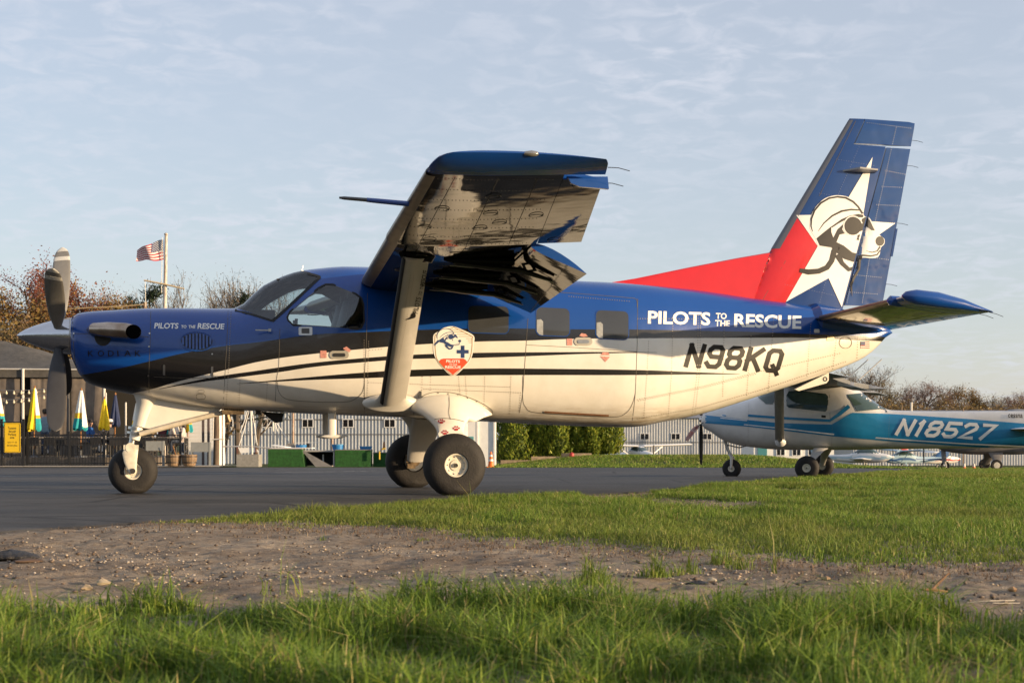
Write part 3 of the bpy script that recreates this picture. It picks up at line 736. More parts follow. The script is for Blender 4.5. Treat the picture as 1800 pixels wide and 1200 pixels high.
RV = [[(406, 548), (402, 650), (397, 718)], [(422, 668), (420, 715)], [(470, 672), (468, 708)], [(648, 600), (645, 720)], [(648, 672), (760, 676), (900, 680)], [(650, 700), (720, 708)], [(742, 662), (741, 690)], [(757, 662), (756, 690)],
      [(806, 662), (809, 700)], [(818, 662), (820, 700)], [(852, 662), (850, 735)], [(898, 662), (896, 730)], [(745, 683), (915, 690)], [(915, 690), (912, 725)], [(1140, 600), (1137, 660), (1131, 738)], [(1183, 560), (1180, 660), (1174, 735)],
      [(1227, 555), (1226, 650), (1216, 732)], [(1231, 555), (1230, 650), (1221, 730)], [(1273, 560), (1270, 700)], [(1320, 590), (1312, 698)], [(1120, 702), (1230, 680), (1330, 654), (1480, 620)], [(1120, 735), (1230, 716), (1340, 684), (1490, 634)],
      [(1122, 704), (1232, 682), (1332, 656)], [(1360, 560), (1350, 690)], [(1425, 570), (1418, 665)], [(1508, 596), (1506, 633)], [(1470, 598), (1463, 652)], [(1121, 560), (1180, 560), (1225, 561)], [(1000, 521), (1110, 530)],
      [(395, 716), (430, 719), (540, 724), (690, 730)], [(880, 741), (1000, 746), (1100, 748)], [(700, 608), (700, 690)], [(650, 615), (675, 613)], [(640, 598), (640, 720)], [(125, 600), (122, 562)]]
KSK.dots('rivet', RV, 4.2, .95, M_RIVET, FUS, .003)
KSK.strokes('fairing_seam', [(smooth_path([(727, 728), (731, 709), (746, 694), (770, 688.5), (800, 691), (838, 704), (866, 722), (852, 732), (826, 737)], 4), .9), (smooth_path([(648, 716), (639, 706), (648, 697), (675, 692)], 4), .9), (smooth_path([(706, 694), (722, 702), (727, 711), (712, 720), (680, 723), (655, 719)], 4), .9)], M_SEAM, FUS, .003)
KSK.dots('fairing_bolt', [[(731, 716), (742, 697), (770, 690), (805, 693), (838, 705), (864, 722)], [(648, 716), (642, 706), (652, 697)], [(712, 697), (722, 705), (712, 718), (680, 722)]], 16, 1.3, M_DARK, FUS, .004)
KSK.dots('belly_rivet', [[(402, 718), (560, 726), (725, 733)], [(862, 740), (1000, 747), (1105, 750)]], 3.4, 1.0, mat('belly_rivet', (.55, .50, .42), .6), FUS, .004)
# --- lettering on the fuselage
KSK.text('lettering', 'PILOTS', (1138.5, 569), (1248, 572), 23, M_WHITE_D, FUS, .030)
KSK.text('lettering', 'TO', (1258, 560.5), (1277, 561), 10.5, M_WHITE_D, FUS, .022)
KSK.text('lettering', 'THE', (1256.5, 573), (1282.5, 573.8), 10.5, M_WHITE_D, FUS, .022)
KSK.text('lettering', 'RESCUE', (1290, 574.5), (1408, 578.5), 23.5, M_WHITE_D, FUS, .030)
for tx, a, c, h in (('PILOTS', (271, 577.5), (313, 578), 10), ('TO', (318, 577), (327.5, 577.2), 5.5), ('THE', (331, 577.2), (343, 577.4), 5.5), ('RESCUE', (347, 578), (393.5, 579), 10)):
    KSK.text('lettering', tx, a, c, h, M_WHITE_D, FUS, .028, shear=.12, step=30)
for ch, x0_, x1_ in (('K', 155, 164.5), ('O', 172, 183), ('D', 190, 200), ('I', 206.8, 208.8), ('A', 218.5, 230.5), ('K', 237.5, 247.5)): KSK.text('maker_letter', ch, (x0_, 626), (x1_, 625.8), 10, M_BLACK_D, FUS, .0, step=0)
KSK.press('registration', stroke_polys(reg_strokes('N98KQ', (1201, 645), (1357, 655), 43, 30, 4.6, 8.0, .22), .5), M_BLACK_D, FUS, .0035, 14)
# --- placards, door handles, latches, flag
M_PLAC = mat('faded_red_placard', (.55, .24, .19), .6, var=.3, vscale=40)
KSK.press('placard', [rrect(563, 616, 574, 629, 1, 2)], M_PLAC, FUS, .004, 0); KSK.press('placard', [[(603, 612), (609, 609), (617, 615), (614, 619), (606, 615)]], M_PLAC, FUS, .004, 0)
KSK.press('placard', [rrect(996, 595, 1006, 607, 1, 2)], M_PLAC, FUS, .004, 0); KSK.press('placard', [[(1018, 590), (1022, 585.5), (1030, 587), (1033, 591), (1026, 592)]], M_PLAC, FUS, .004, 0)
KSK.press('placard', [[(1056, 624), (1059, 619), (1069, 619), (1072, 624)]], M_PLAC, FUS, .004, 0); KSK.press('placard', [[(1055, 626), (1072, 627), (1064, 636)]], M_PLAC, FUS, .004, 0)
for cx, cy, w in ((596, 623.5, 17), (1025, 600, 16)):
    h = KSK.press('door_handle', [rrect(cx - w, cy - 7, cx + w, cy + 7, 6.5, 4)], mat('handle_plate', (.50, .46, .38), .4, .5), FUS, .008, 0)
    KSK.press('handle_lever', [rrect(cx - w * .65, cy - 3, cx + w * .65, cy + 3.5, 3, 3)], M_DARK if cx < 700 else M_STEEL, h, .014, 0)
for x, y0, y1 in ((288.5, 641, 659), (373, 644, 661)): KSK.press('cowl_latch', [rrect(x - 2, y0, x + 2, y1, 1, 2)], M_STEEL, FUS, .006, 0)
for x, y in ((263, 586), (262, 609), (261, 660), (130, 586), (373, 622)): KSK.press('cowl_fastener', [ellipse(x, y, 1.5, 1.5, 8)], M_STEEL, FUS, .006, 0)
KSK.press('access_plate', [rrect(525, 574.5, 549, 589, 2, 3)], M_STEEL, FUS, .004, 0); KSK.press('access_plate', [rrect(530, 577, 544, 586, 1, 2)], mat('plate_dark', (.09, .085, .08), .5), FUS, .006, 0)
KSK.strokes('access_outline', [(rrect(345, 692, 361, 701, 4, 4) + [(357, 692)], .7), (rrect(348, 685, 359, 690, 2, 3) + [(357, 685)], .5), (ellipse(1486, 602, 11, 10, 20) + [(1497, 602)], .8)], M_SEAM, FUS, .004)
KSK.press('access_plate', [rrect(1453, 590.5, 1466, 599, 1.5, 3)], mat('tan_plate', (.45, .36, .22), .5, .4), FUS, .005, 0)
KSK.press('beacon_lens', [rrect(1430.5, 578.5, 1440, 585, 1.5, 3)], mat('white_lens', (.6, .6, .6), .2), FUS, .006, 0)
M_FRED = mat('flag_red', (.45, .06, .05), .6); M_FBLU = mat('flag_blue', (.07, .08, .17), .6)
fl = KSK.press('flag_marking', [[(1512.5, 600), (1528, 600), (1528, 612), (1512.5, 612)]], M_WHITE_D, FUS, .004, 0)
for k in range(4): KSK.press('flag_stripe', [[(1512.5, 600 + k * 3.3), (1528, 600 + k * 3.3), (1528, 601.6 + k * 3.3), (1512.5, 601.6 + k * 3.3)]], M_FRED, fl, .0055, 0)
KSK.press('flag_canton', [[(1512.5, 600), (1520, 600), (1520, 606.4), (1512.5, 606.4)]], M_FBLU, fl, .007, 0)
KSK.press('door_hinge', [[(957, 721.5), (1070, 728), (1070, 731), (957, 724.5)]], mat('rusty_hinge', (.22, .10, .045), .8, var=.4, vscale=40), FUS, .008, 20)
# --- cowl vent: oval with vertical louvres
cv = KSK.press('cowl_vent', [ellipse(346, 600, 27.5, 14.5, 28, .04)], mat('vent_dark', (.008, .010, .02), .6), KO, .003, 12)
for k in range(9):
    x = 322 + k * 6; hh = 13.5 * math.sqrt(max(0.05, 1 - ((x - 346) / 27) ** 2)); KSK.press('louvre', [[(x - 1.7, 600 - hh), (x + 1.7, 600 - hh), (x + 1.7, 600 + hh), (x - 1.7, 600 + hh)]], M_BLUE, cv, .012, 0)
KSK.strokes('vent_rim', [(ellipse(346, 600, 30, 17, 28, .04) + [ellipse(346, 600, 30, 17, 28, .04)[0]], 1.2)], M_BLUE, cv, .012)
# --- top cowl inlet bulge, chin
b = MB(); b.loft([[Vector((u, .16 * k * math.cos(g), 1.98 + .05 * (u + 4) + .055 * k * max(0, math.sin(g)) * 1.0 - .05)) for g in [2 * PI * j / 14 for j in range(14)]] for u, k in ((-3.98, .2), (-3.9, .8), (-3.78, 1.0), (-3.6, .8), (-3.45, .3))]); b.build('cowl_bulge', M_BLUE, KO)

# --- spinner and propeller
HUBZ = 1.748
b = MB(); b.lathe([(0, .003), (.03, .03), (.09, .068), (.18, .107), (.28, .142), (.38, .171), (.47, .192), (.54, .203), (.565, .205)], (-4.645, 0, HUBZ), (1, 0, 0), 40); SPN = b.build('spinner', M_CHROME, KO)
b = MB(); b.lathe([(0, .001), (0, .205), (.022, .205), (.022, .17)], (-4.078, 0, HUBZ), (1, 0, 0), 40); b.build('spinner_backplate', M_STEEL, SPN)
b = MB(); b.lathe([(0, .23), (.0, .15), (.03, .15)], (-4.052, 0, HUBZ), (1, 0, 0), 32); b.build('cowl_face', M_DARK, KO)
M_BAND = mat('white_tip_band', (.62, .60, .54), .5)
def blade_mesh(part):
    """blade along +z from the hub; chord turns through the pitch angle"""
    b = MB(); rings = []; prof = [(.10, .040, .040, 100), (.20, .047, .034, 98), (.32, .070, .022, 94), (.5, .092, .016, 88), (.75, .103, .012, 83), (.95, .100, .009, 80), (1.08, .091, .007, 79), (1.16, .075, .006, 78), (1.21, .048, .005, 78), (1.235, .013, .004, 78)]
    rr = [p[0] for p in prof]
    lo, hi = part; zs = [lo] + [z for z in np.arange(.10, 1.236, .03) if lo < z < hi] + [hi]
    if hi > 1.2: zs += [1.225, 1.232, 1.235]; zs = sorted(set(z for z in zs if z <= 1.2351))
    g_ = .0015 if lo > .2 else 0
    for z in zs:
        ch = float(hermite(rr, [p[1] for p in prof], z)); th = float(hermite(rr, [p[2] for p in prof], z)); pa = math.radians(float(hermite(rr, [p[3] for p in prof], z)))
        ch = max(ch, .004); th = max(th, .002)
        ring = []
        for k in range(16):
            g = 2 * PI * k / 16; x = ch * math.cos(g); y = (th + g_) * math.sin(g)
            # chord lies across the disc plane (y) turned by pitch toward the axis (x)
            ring.append(Vector((-x * math.sin(pa) + y * math.cos(pa), x * math.cos(pa) + y * math.sin(pa), z)))
        rings.append(ring)
    b.loft(rings); b.m = [1 if (i % 16) < 8 and i < len(b.f) - 2 else 0 for i in range(len(b.f))]; return b
bl_me = blade_mesh((.10, 1.235)).mesh('propeller_blade', [M_BLADE, M_BLADEB]); bd_me = [blade_mesh(r_).mesh('tip_band', M_BAND) for r_ in ((1.045, 1.10), (1.175, 1.2352))]
for k in range(4):
    an = math.radians(59 + 90 * k)                    # turning about the fuselage axis
    o = link('propeller_blade', bl_me, KO, (-4.20, 0, HUBZ), (an, 0, 0))
    if k in (0, 3):
        for me in bd_me: link('tip_band', me, o)
# --- exhaust stacks
M_EXH = mat('heat_stained_steel', (.62, .52, .43), .27, 1.0, var=.45, vscale=5, col2=(.33, .24, .17))
for s in (-1, 1):
    b = MB(); P = [(-3.86, s * .30, 1.80), (-3.80, s * .44, 1.80), (-3.66, s * .52, 1.79), (-3.47, s * .565, 1.777), (-3.36, s * .60, 1.765)]
    N_ = [(.3, s, 0), (.6, s * .8, 0), (1, s * .35, -.05), (1, s * .22, -.05), (.42, s, -.05)]
    P[-1] = (-3.385, s * .625, 1.766); rg = []
    for p, nn_, r_ in zip(P, N_, (.035, .07, .085, .088, .078)):
        nn_ = Vector(nn_).normalized(); a_ = nn_.cross(Vector((0, 0, 1))).normalized(); b_ = a_.cross(nn_); rg.append([Vector(p) + (a_ * math.cos(g) * (1.15 if r_ == .078 else 1) + b_ * math.sin(g)) * r_ for g in [2 * PI * k / 22 for k in range(22)]])
    b.loft(rg, False); ex = b.build('exhaust_stack', [M_EXH], KO)
    b = MB(); b.lathe([(0, .074), (0.002, .001)], (-3.383, s * .630, 1.766), (.42, s, -.05), 22); b.build('exhaust_mouth', mat('hollow_black', (.003, .003, .003), 1.0, spec=.0) if s < 0 else bpy.data.materials['hollow_black'], ex)  # flat black disc, painted in for the dark hollow of the stack
KSK.press('exhaust_recess', [ellipse(181, 591, 15, 17, 20)], M_DARK, KO, .003, 10)
# ------------------------------------------------------------------ turboprop: wings
UPZ = (0, 0, 1)
def wst(v, s=-1, **k):
    """wing station at half-span v on side s (-1 near)"""
    le = float(np.interp(v, [.5, 4.0, 6.86], [-.905, -1.085, -1.165])); te = float(np.interp(v, [.5, 4.0, 6.86], [.94, .70, .115]))
    zl = float(np.interp(v, [.5, 4.0, 6.86], [2.35, 2.470, 2.655])); zt = float(np.interp(v, [.5, 4.0, 6.86], [2.305, 2.430, 2.630]))
    c = te - le
    d = dict(le=(le, s * v, zl), te=(te, s * v, zt), t=float(np.interp(v, [0, 4, 6.86], [.15, .145, .112])) * c, up=UPZ, camber=.018, lowk=.85); d.update(k); return d
def cuff(v, s=-1, **k):
    d = wst(v, s, **k); d['le'] = (d['le'][0] - .035, d['le'][1], d['le'][2] - .025); d['droop'] = .02; return d
for s in (-1, 1):
    WG = link('wing', lift([wst(v, s, s1=.74) for v in (.5, .75, 1.5, 2.3, 3.1, 3.98)], 16).mesh('wing', [M_BLUE, M_UNDER]), KO)
    link('outer_wing_panel', lift([cuff(v, s, s1=.765) for v in (3.985, 4.3, 5.0, 5.8, 6.56)], 16).mesh('outer_wing_panel', [M_BLUE, M_UNDER]), WG)
    link('aileron', lift([cuff(v, s, s0=.768) for v in (4.02, 4.8, 5.6, 6.42)], 8).mesh('aileron', [M_BLUE, M_UNDER]), KO)
    tp = [cuff(6.565, s)]
    for v, tk, dz, dle, dte in ((6.66, .92, .006, .0, .0), (6.74, .75, .014, .015, .0), (6.80, .52, .026, .04, .0), (6.84, .28, .038, .09, .01), (6.86, .10, .045, .14, .02)):
        d = cuff(v, s); d['t'] *= tk; d['le'] = (d['le'][0] + dle, d['le'][1], d['le'][2] + dz); d['te'] = (d['te'][0] - dte, d['te'][1], d['te'][2] + dz * .9); d['droop'] *= tk; tp.append(d)
    WT = link('wing_tip', lift(tp, 16).mesh('wing_tip', M_BLUE), KO)
    b = MB(); b.lathe([(-.07, .002), (-.05, .014), (0, .024), (.04, .018), (.06, .002)], (-.47, s * 6.85, 2.69), (1, 0, 0), 12); b.build('position_light', mat('light_lens', (.30, .29, .26), .08, .6, coat=1), WT)
    # polished leading-edge panels
    M_LE = mat('leading_edge_panel', (.16, .125, .085), .38, .7, var=.25, vscale=9) if s < 0 else M_LE
    for v0, v1, fn in ((.80, 3.97, wst), (4.0, 6.5, cuff)):
        rows = []
        for v in np.linspace(v0, v1, 8):
            d = fn(v, s); le = Vector(d['le']); te = Vector(d['te']); c = (te - le).length; r_ = []
            for q in (-.055, -.03, -.014, -.004, 0, .004, .014, .03):
                x = abs(q); th = airfoil(x) * d['t'] * (1 if q > 0 else .85) + .004
                cl = d['camber'] * 4 * x * (1 - x) * c - d.get('droop', 0) * ((.22 - x) / .22) ** 2
                r_.append(le.lerp(te, x) + Vector((-.006, 0, cl + math.copysign(th, q) if q else cl)))
            rows.append(r_)
        b = MB(); n = len(rows[0]); b.v = [tuple(p) for r_ in rows for p in r_]
        b.f = [(i * n + k, i * n + k + 1, (i + 1) * n + k + 1, (i + 1) * n + k) for i in range(7) for k in range(n - 1)]; b.m = [0] * len(b.f)
        b.build('leading_edge', M_LE, WG, sharp=80)
    # flap, lowered about thirty degrees
    fs = []
    for v in (.86, 1.6, 2.4, 3.2, 3.94):
        l = Vector(wst(v, s)['le']); t = Vector(wst(v, s)['te']); h = l.lerp(t, .735) + Vector((0, 0, -.035))
        ch = (t - l).length * .335; a = math.radians(25.5)
        fs.append(dict(le=h, te=h + Vector((ch * math.cos(a), 0, -ch * math.sin(a))), t=.085, up=(math.sin(a), 0, math.cos(a)), camber=.03))
    FL = link('flap', lift(fs, 10).mesh('flap', [M_BLUE, M_UNDER]), KO)
    for v in (1.35, 2.25, 3.15):
        l = Vector(wst(v, s)['le']); t = Vector(wst(v, s)['te']); h = l.lerp(t, .735)
        b = MB(); y = s * v
        b.tube([(h.x - .62, y, h.z - .10), (h.x - .30, y, h.z - .135), (h.x + .05, y, h.z - .16), (h.x + .36, y, h.z - .25)], [.018, .03, .03, .014], 8)
        b.tube([(h.x - .30, y, h.z - .06), (h.x + .02, y, h.z - .16)], .016, 6); b.tube([(h.x + .02, y, h.z + .0), (h.x + .10, y, h.z - .17)], .014, 6); b.tube([(h.x + .10, y, h.z - .17), (h.x + .30, y, h.z - .13)], .014, 6)
        b.build('flap_track', mat('flap_track_black', (.012, .012, .013), .4), FL)
        b = MB(); b.loft([[Vector((h.x + dx_, y + .032 * k * math.cos(g), h.z - .075 + .045 * k * math.sin(g))) for g in [2 * PI * j / 12 for j in range(12)]] for dx_, k in ((-.72, .2), (-.6, .75), (-.4, 1), (-.15, 1), (-.02, .8))]); b.build('track_fairing', M_UNDER, WG)
        b = MB(); b.tube([(h.x - .66, y - s * .002, h.z - .128), (h.x - .3, y - s * .002, h.z - .150), (h.x + .05, y - s * .002, h.z - .185), (h.x + .38, y - s * .002, h.z - .268)], .006, 5); b.build('track_edge', M_STEEL, FL)
    # aileron tip fence
    d = cuff(6.44, s); b = MB(); te = Vector(d['te']); b.prism([te + Vector(p) for p in ((-.30, 0, .0), (.02, 0, .01), (.03, 0, -.085), (-.20, 0, -.075), (-.27, 0, -.05))], (0, s * .035, 0)); b.build('aileron_fence', M_BLUE, KO)
    # underside access panels
    for v, sf in ((5.9, .42), (5.45, .18), (5.3, .45), (4.95, .52), (4.75, .14), (4.75, .43), (4.25, .2), (4.1, .45), (2.3, .15), (3.3, .2), (5.2, .70), (6.2, .88), (4.15, .85)):
        d = cuff(v, s) if v > 4 else wst(v, s); le, te = Vector(d['le']), Vector(d['te']); c = (te - le).length
        def low(x): return le.lerp(te, x) + Vector((0, 0, d['camber'] * 4 * x * (1 - x) * c - airfoil(x) * d['t'] * .85 - .004))
        b = MB(); pts = []
        for k in range(20):
            g = 2 * PI * k / 20; q = low(sf + .055 / c * 1.1 * math.cos(g)); pts.append(q + Vector((0, .075 * math.sin(g), 0)))
        b.tube(pts + pts[:1], .0035, 4, False); b.build('access_panel_ring', M_STEEL if False else mat('panel_ring', (.10, .095, .085), .35, .6) if v == 5.9 and s < 0 else bpy.data.materials['panel_ring'], WG)
    # rib and spar rivet lines underneath
    b = MB()
    for v in np.arange(1.0, 6.5, .34):
        d = cuff(v, s) if v > 4 else wst(v, s); le, te = Vector(d['le']), Vector(d['te']); c = (te - le).length
        for x in np.arange(.07, .73, .02):
            p = le.lerp(te, x) + Vector((0, 0, d['camber'] * 4 * x * (1 - x) * c - airfoil(x) * d['t'] * .85 - d.get('droop', 0) * max(0, (.22 - x) / .22) ** 2 - .002)); b.box(p, (.006, .006, .003))
    for x in (.16, .40, .62):
        for v in np.arange(.95, 6.5, .035):
            d = cuff(v, s) if v > 4 else wst(v, s); le, te = Vector(d['le']), Vector(d['te']); c = (te - le).length
            p = le.lerp(te, x) + Vector((0, 0, d['camber'] * 4 * x * (1 - x) * c - airfoil(x) * d['t'] * .85 - d.get('droop', 0) * max(0, (.22 - x) / .22) ** 2 - .002)); b.box(p, (.006, .005, .003))
    o = b.build('wing_rivet', M_UNDER, WG, smooth=False); o['kind'] = 'stuff'
    # static wicks
    b = MB()
    for v in (6.3, 6.78):
        te = Vector(cuff(v, s)['te']); b.tube([te, te + Vector((.08, 0, .0)), te + Vector((.17, 0, -.02))], .003, 4)
    b.build('static_wick', M_DARK, KO)
    # wing strut with dark leading edge, fairing at each end
    B0_, T0_ = Vector((-.575, s * .76, 1.02)), Vector((-.735, s * 3.3, 2.34)); n_ = (T0_ - B0_).normalized(); fw = Vector((1, 0, 0)); nn = n_.cross(fw).normalized()
    if nn.z < 0: nn = -nn
    sts = [dict(le=B0_.lerp(T0_, f) - fw * ch / 2, te=B0_.lerp(T0_, f) + fw * ch / 2, t=.095 * ch / .27, up=nn) for f, ch in ((0, .285), (.3, .28), (.7, .27), (1, .26))]
    sb = lift(sts, 14); STR = sb.build('wing_strut', M_STRUTP, KO)
    sb2 = lift([dict(le=q['le'] - fw * .004 + nn * .0, te=q['te'], t=q['t'] * 1.06, up=q['up'], s0=0, s1=.12) for q in sts], 8); sb2.build('strut_boot', M_DARK, STR)
    # fairing flange at the fuselage
    b = MB(); rg = []
    for f, ru, rz_, dz in ((0, .29, .10, 0), (.03, .25, .08, .005), (.07, .20, .062, .02), (.13, .165, .05, .05), (.2, .15, .045, .085)):
        rg.append([Vector((-.585 + ru * math.cos(g) + (.03 if f < .05 else 0) * math.cos(g), s * (.672 + f), 1.01 + dz + rz_ * math.sin(g))) for g in [2 * PI * k / 24 for k in range(24)]])
    b.loft(rg); b.build('strut_fairing', M_CREAM, KO)
    b = MB(); rg = []
    for f, ru, rz_ in ((0, .142, .035), (.5, .16, .045), (1, .19, .04)):
        c_0 = T0_ - n_ * .10 * (1 - f) + Vector((0, 0, .03 * f)); rg.append([c_0 + Vector((ru * math.cos(g) + .02, rz_ * 1.6 * math.sin(g), 0)) for g in [2 * PI * k / 16 for k in range(16)]])
    b.loft(rg); b.build('strut_upper_fairing', M_UNDER, STR)
    if s < 0:
        SSK = Skin([sb], KM)
        for tx, a, c, h, w in (('PILOTS', (732.5, 551), (738.5, 523), 8.5, .012), ('TO', (739.5, 519), (741, 512), 6, .012), ('THE', (742, 509), (744.3, 498), 6, .012), ('RESCUE', (744.5, 504 - 0.0), (750.5, 476), 8.5, .03)):
            if tx == 'RESCUE': a = (744.8, 503)
            SSK.text('lettering', tx, (a[0] + 1.5, a[1]), (c[0] + 1.5, c[1]), h, M_BLACK_D, STR, w, step=0)
        SSK.press('dog_mark', [smooth_path([(722, 556), (723, 551.5), (727, 549.5), (730.5, 552), (730, 557), (726, 559), (716, 561.5), (713, 561), (719, 558)], 3, True)], M_BLACK_D, STR, .0035, 0)
        SSK.dots('strut_rivet', [[(683, 694), (709, 560), (722, 480)], [(689, 694), (715, 560), (728, 480)]], 4.0, .7, M_RIVET, STR)
    # pitot boom
b = MB(); b.tube([(-1.16, -5.5, 2.50), (-1.42, -5.5, 2.515), (-1.50, -5.5, 2.52)], [.022, .02, .018], 10); PT = b.build('pitot_boom', M_BLUE, KO)
b = MB(); b.tube([(-1.50, -5.5, 2.52), (-1.68, -5.5, 2.528), (-1.72, -5.5, 2.53)], [.016, .014, .008], 10); b.build('pitot_tip', mat('pitot_grey', (.10, .10, .10), .4, .5), PT)

# ------------------------------------------------------------------ turboprop: tail
def fst(z, part):
    le = float(np.interp(z, [2.15, 2.33, 2.908, 4.6], [3.90, 3.975, 4.222, 5.29])); te = float(np.interp(z, [2.15, 2.27, 4.57], [5.70, 5.735, 6.183]))
    hg = float(np.interp(z, [2.15, 2.24, 4.258], [5.165, 5.19, 5.777])); hn = float(np.interp(z, [4.28, 4.62], [5.335, 5.50]))
    c = te - le; d = dict(le=(le, 0, z), te=(te, 0, z), t=.085 * c, up=(0, -1, 0))
    cut = hn if z > 4.275 else hg; g = .008
    if part == 'fin': d['s0'] = 0; d['s1'] = (cut - g - le) / c
    else: d['s0'] = (cut + g - le) / c; d['s1'] = 1
    return d
FZ = [2.16, 2.5, 2.9, 3.4, 3.9, 4.27]
fin_b = lift([fst(z, 'fin') for z in FZ + [4.279, 4.45, 4.57]] + [dict(fst(4.605, 'fin'), t=.05)], 14)
rud_b = lift([fst(z, 'rud') for z in [2.27, 2.5, 2.9, 3.4, 3.9, 4.26]], 12)
horn_b = lift([fst(z, 'rud') for z in [4.292, 4.45, 4.54]] + [dict(fst(4.585, 'rud'), t=.06), dict(fst(4.612, 'rud'), t=.02, te=(6.10, 0, 4.60))], 12)
M_RUD = paint('rudder_blue_rippled', (.004, .040, .17), .11, 1.0, .034, 2.4)
M_FINB = paint('fin_blue_paint', (.003, .036, .165), .25)
FIN = fin_b.build('fin', M_FINB, KO); RUD = rud_b.build('rudder', M_RUD, KO); horn_b.build('rudder_horn', M_RUD, RUD)
b = MB()
for i in range(1):
    rows = []
    for z in np.linspace(2.95, 4.585, 10):
        d = fst(z, 'fin'); le = Vector(d['le']); te = Vector(d['te']); r_ = []
        for q in (-.06, -.03, -.01, 0, .01, .03, .06): x = abs(q); r_.append(le.lerp(te, x) + Vector((-.004, math.copysign(airfoil(x) * d['t'] + .004, q) if q else 0, 0)))
        rows.append(r_)
    n = 7; b.v = [tuple(p) for r_ in rows for p in r_]; b.f = [(i * n + k, i * n + k + 1, (i + 1) * n + k + 1, (i + 1) * n + k) for i in range(9) for k in range(n - 1)]; b.m = [0] * len(b.f)
b.build('fin_leading_edge', mat('fin_edge_grey', (.16, .16, .17), .35, .6), FIN, sharp=80)
# red fillet ahead of the fin
rg = []
for u, zt, w in ((2.03, 2.46, .01), (2.5, 2.545, .035), (3.2, 2.70, .06), (3.8, 2.825, .075), (4.205, 2.905, .085)):
    zb = float(hermite(UT, ZT, u)) - .06; rg.append([Vector((u, -w, zb)), Vector((u, -w * .8, zb + (zt - zb) * .5)), Vector((u, -w * .3, zt - .012)), Vector((u, 0, zt)), Vector((u, w * .3, zt - .012)), Vector((u, w * .8, zb + (zt - zb) * .5)), Vector((u, w, zb))])
for r_ in rg[-1:]:
    pass
# rear edge follows the sloping fin leading edge
dors = MB().loft(rg[:-1] + [[Vector((3.92 + (p.z - 2.15) * .40, p.y, p.z)) for p in rg[-1]]]); DOR = dors.build('fin_fillet', M_RED, KO)
TSK = Skin([fin_b, rud_b, horn_b], KM); FSK = Skin([fin_b], KM); RSK = Skin([rud_b, horn_b], KM)
def z7(p): return (p[0] / 3.3962 + 1270, p[1] / 3.3962 + 190)
def z5(p): return (p[0] / 5.4545 + 1380, p[1] / 5.4545 + 330)
def hinge_x(y): return float(np.interp(y, [262, 543], [1556, 1480]))
def press_tail(name, polys, m, off, step=9):
    """markings that cross the hinge line go half on the fin, half on the rudder"""
    for side, skin, par in ((0, FSK, FIN), (1, RSK, RUD)):
        bm = bmesh.new(); any_ = False
        for poly in polys:
            vs = [bm.verts.new((p[0], p[1], 0)) for p in poly]
            for t in tessellate_polygon([[Vector((p[0], p[1], 0)) for p in poly]]):
                if len(set(t)) == 3:
                    try: bm.faces.new([vs[i] for i in t])
                    except ValueError: pass
        a = Vector((1556, 262, 0)); dr = Vector((1480 - 1556, 543 - 262, 0)).normalized(); no = Vector((-dr.y, dr.x, 0))   # points left of the hinge
        if no.x > 0: no = -no
        bmesh.ops.bisect_plane(bm, geom=bm.verts[:] + bm.edges[:] + bm.faces[:], plane_co=a + no * (1.6 if side == 0 else -1.6), plane_no=no if side == 0 else -no, clear_inner=True)
        if bm.faces: skin.last = None; skin.finish(name, bm, m, par, off, step)
        else: bm.free()
press_tail('red_panel', [[(1318.5, 527), (1324, 508), (1335, 482), (1352, 445), (1398.5, 379.5), (1437, 432), (1380.5, 531.5), (1350, 530)]], M_RED, .004, 6)
STAR = [z7(p) for p in [(895, 293), (833, 672), (1030, 688), (800, 850), (712, 1190), (632, 1015), (378, 1156), (568, 825), (440, 640), (690, 636)]]
press_tail('star', [STAR], M_WHITE_D, .0055, 8)
# helmeted dog emblem, drawn in a 0..1200 frame
DOG_WHITE = smooth_path([(240, 400), (236, 330), (255, 250), (300, 175), (370, 110), (440, 82), (510, 74), (600, 90), (680, 140), (735, 215), (760, 275), (800, 283), (830, 330), (862, 405), (905, 455), (948, 490), (948, 540), (915, 575), (905, 635), (882, 666), (830, 676), (740, 670), (712, 705), (640, 720), (520, 640), (420, 570), (320, 560), (290, 490)], 4, True)
DOG_STROKES = [([(262, 420), (247, 370), (250, 300), (280, 220), (340, 148), (420, 102), (500, 88), (580, 98), (650, 135), (700, 185), (740, 250)], [5, 12, 16, 17, 17, 17, 17, 18, 18, 16, 20]),
               ([(314, 418), (370, 340), (450, 270), (540, 225), (630, 210), (722, 216)], [3, 10, 16, 19, 16, 12]),
               ([(775, 605), (830, 620), (880, 607), (908, 565)], [3, 10, 12, 16]), ([(735, 648), (820, 655), (880, 642), (908, 600)], [18, 16, 14, 10]),
               ([(140, 792), (220, 808), (320, 800), (400, 765), (445, 700), (468, 610), (500, 560)], [36, 52, 50, 50, 50, 54, 60]),
               ([(500, 640), (545, 725), (610, 785), (665, 770), (705, 700)], [60, 40, 38, 40, 44]),
               ([(715, 690), (708, 780), (655, 870), (632, 935), (640, 1040)], [18, 18, 20, 18, 4])]
DOG_POLYS = [[(298, 487), (370, 428), (440, 372), (440, 425), (460, 480), (500, 400), (555, 350), (545, 400), (570, 440), (520, 450), (490, 522), (560, 556), (640, 620), (740, 645), (733, 690), (650, 712), (560, 680), (470, 600), (440, 572), (330, 556)],
             [(440, 374), (540, 302), (620, 268), (700, 252), (748, 262), (745, 285), (640, 285), (570, 310), (500, 350), (446, 385)],
             ellipse(648, 368, 82, 86, 22), [(735, 300), (765, 282), (795, 284), (858, 412), (825, 408), (780, 372), (735, 412), (700, 425)],
             [(692, 455), (716, 447), (712, 470), (704, 480), (708, 503), (680, 500), (690, 482)], ellipse(906, 512, 42, 47, 16)]
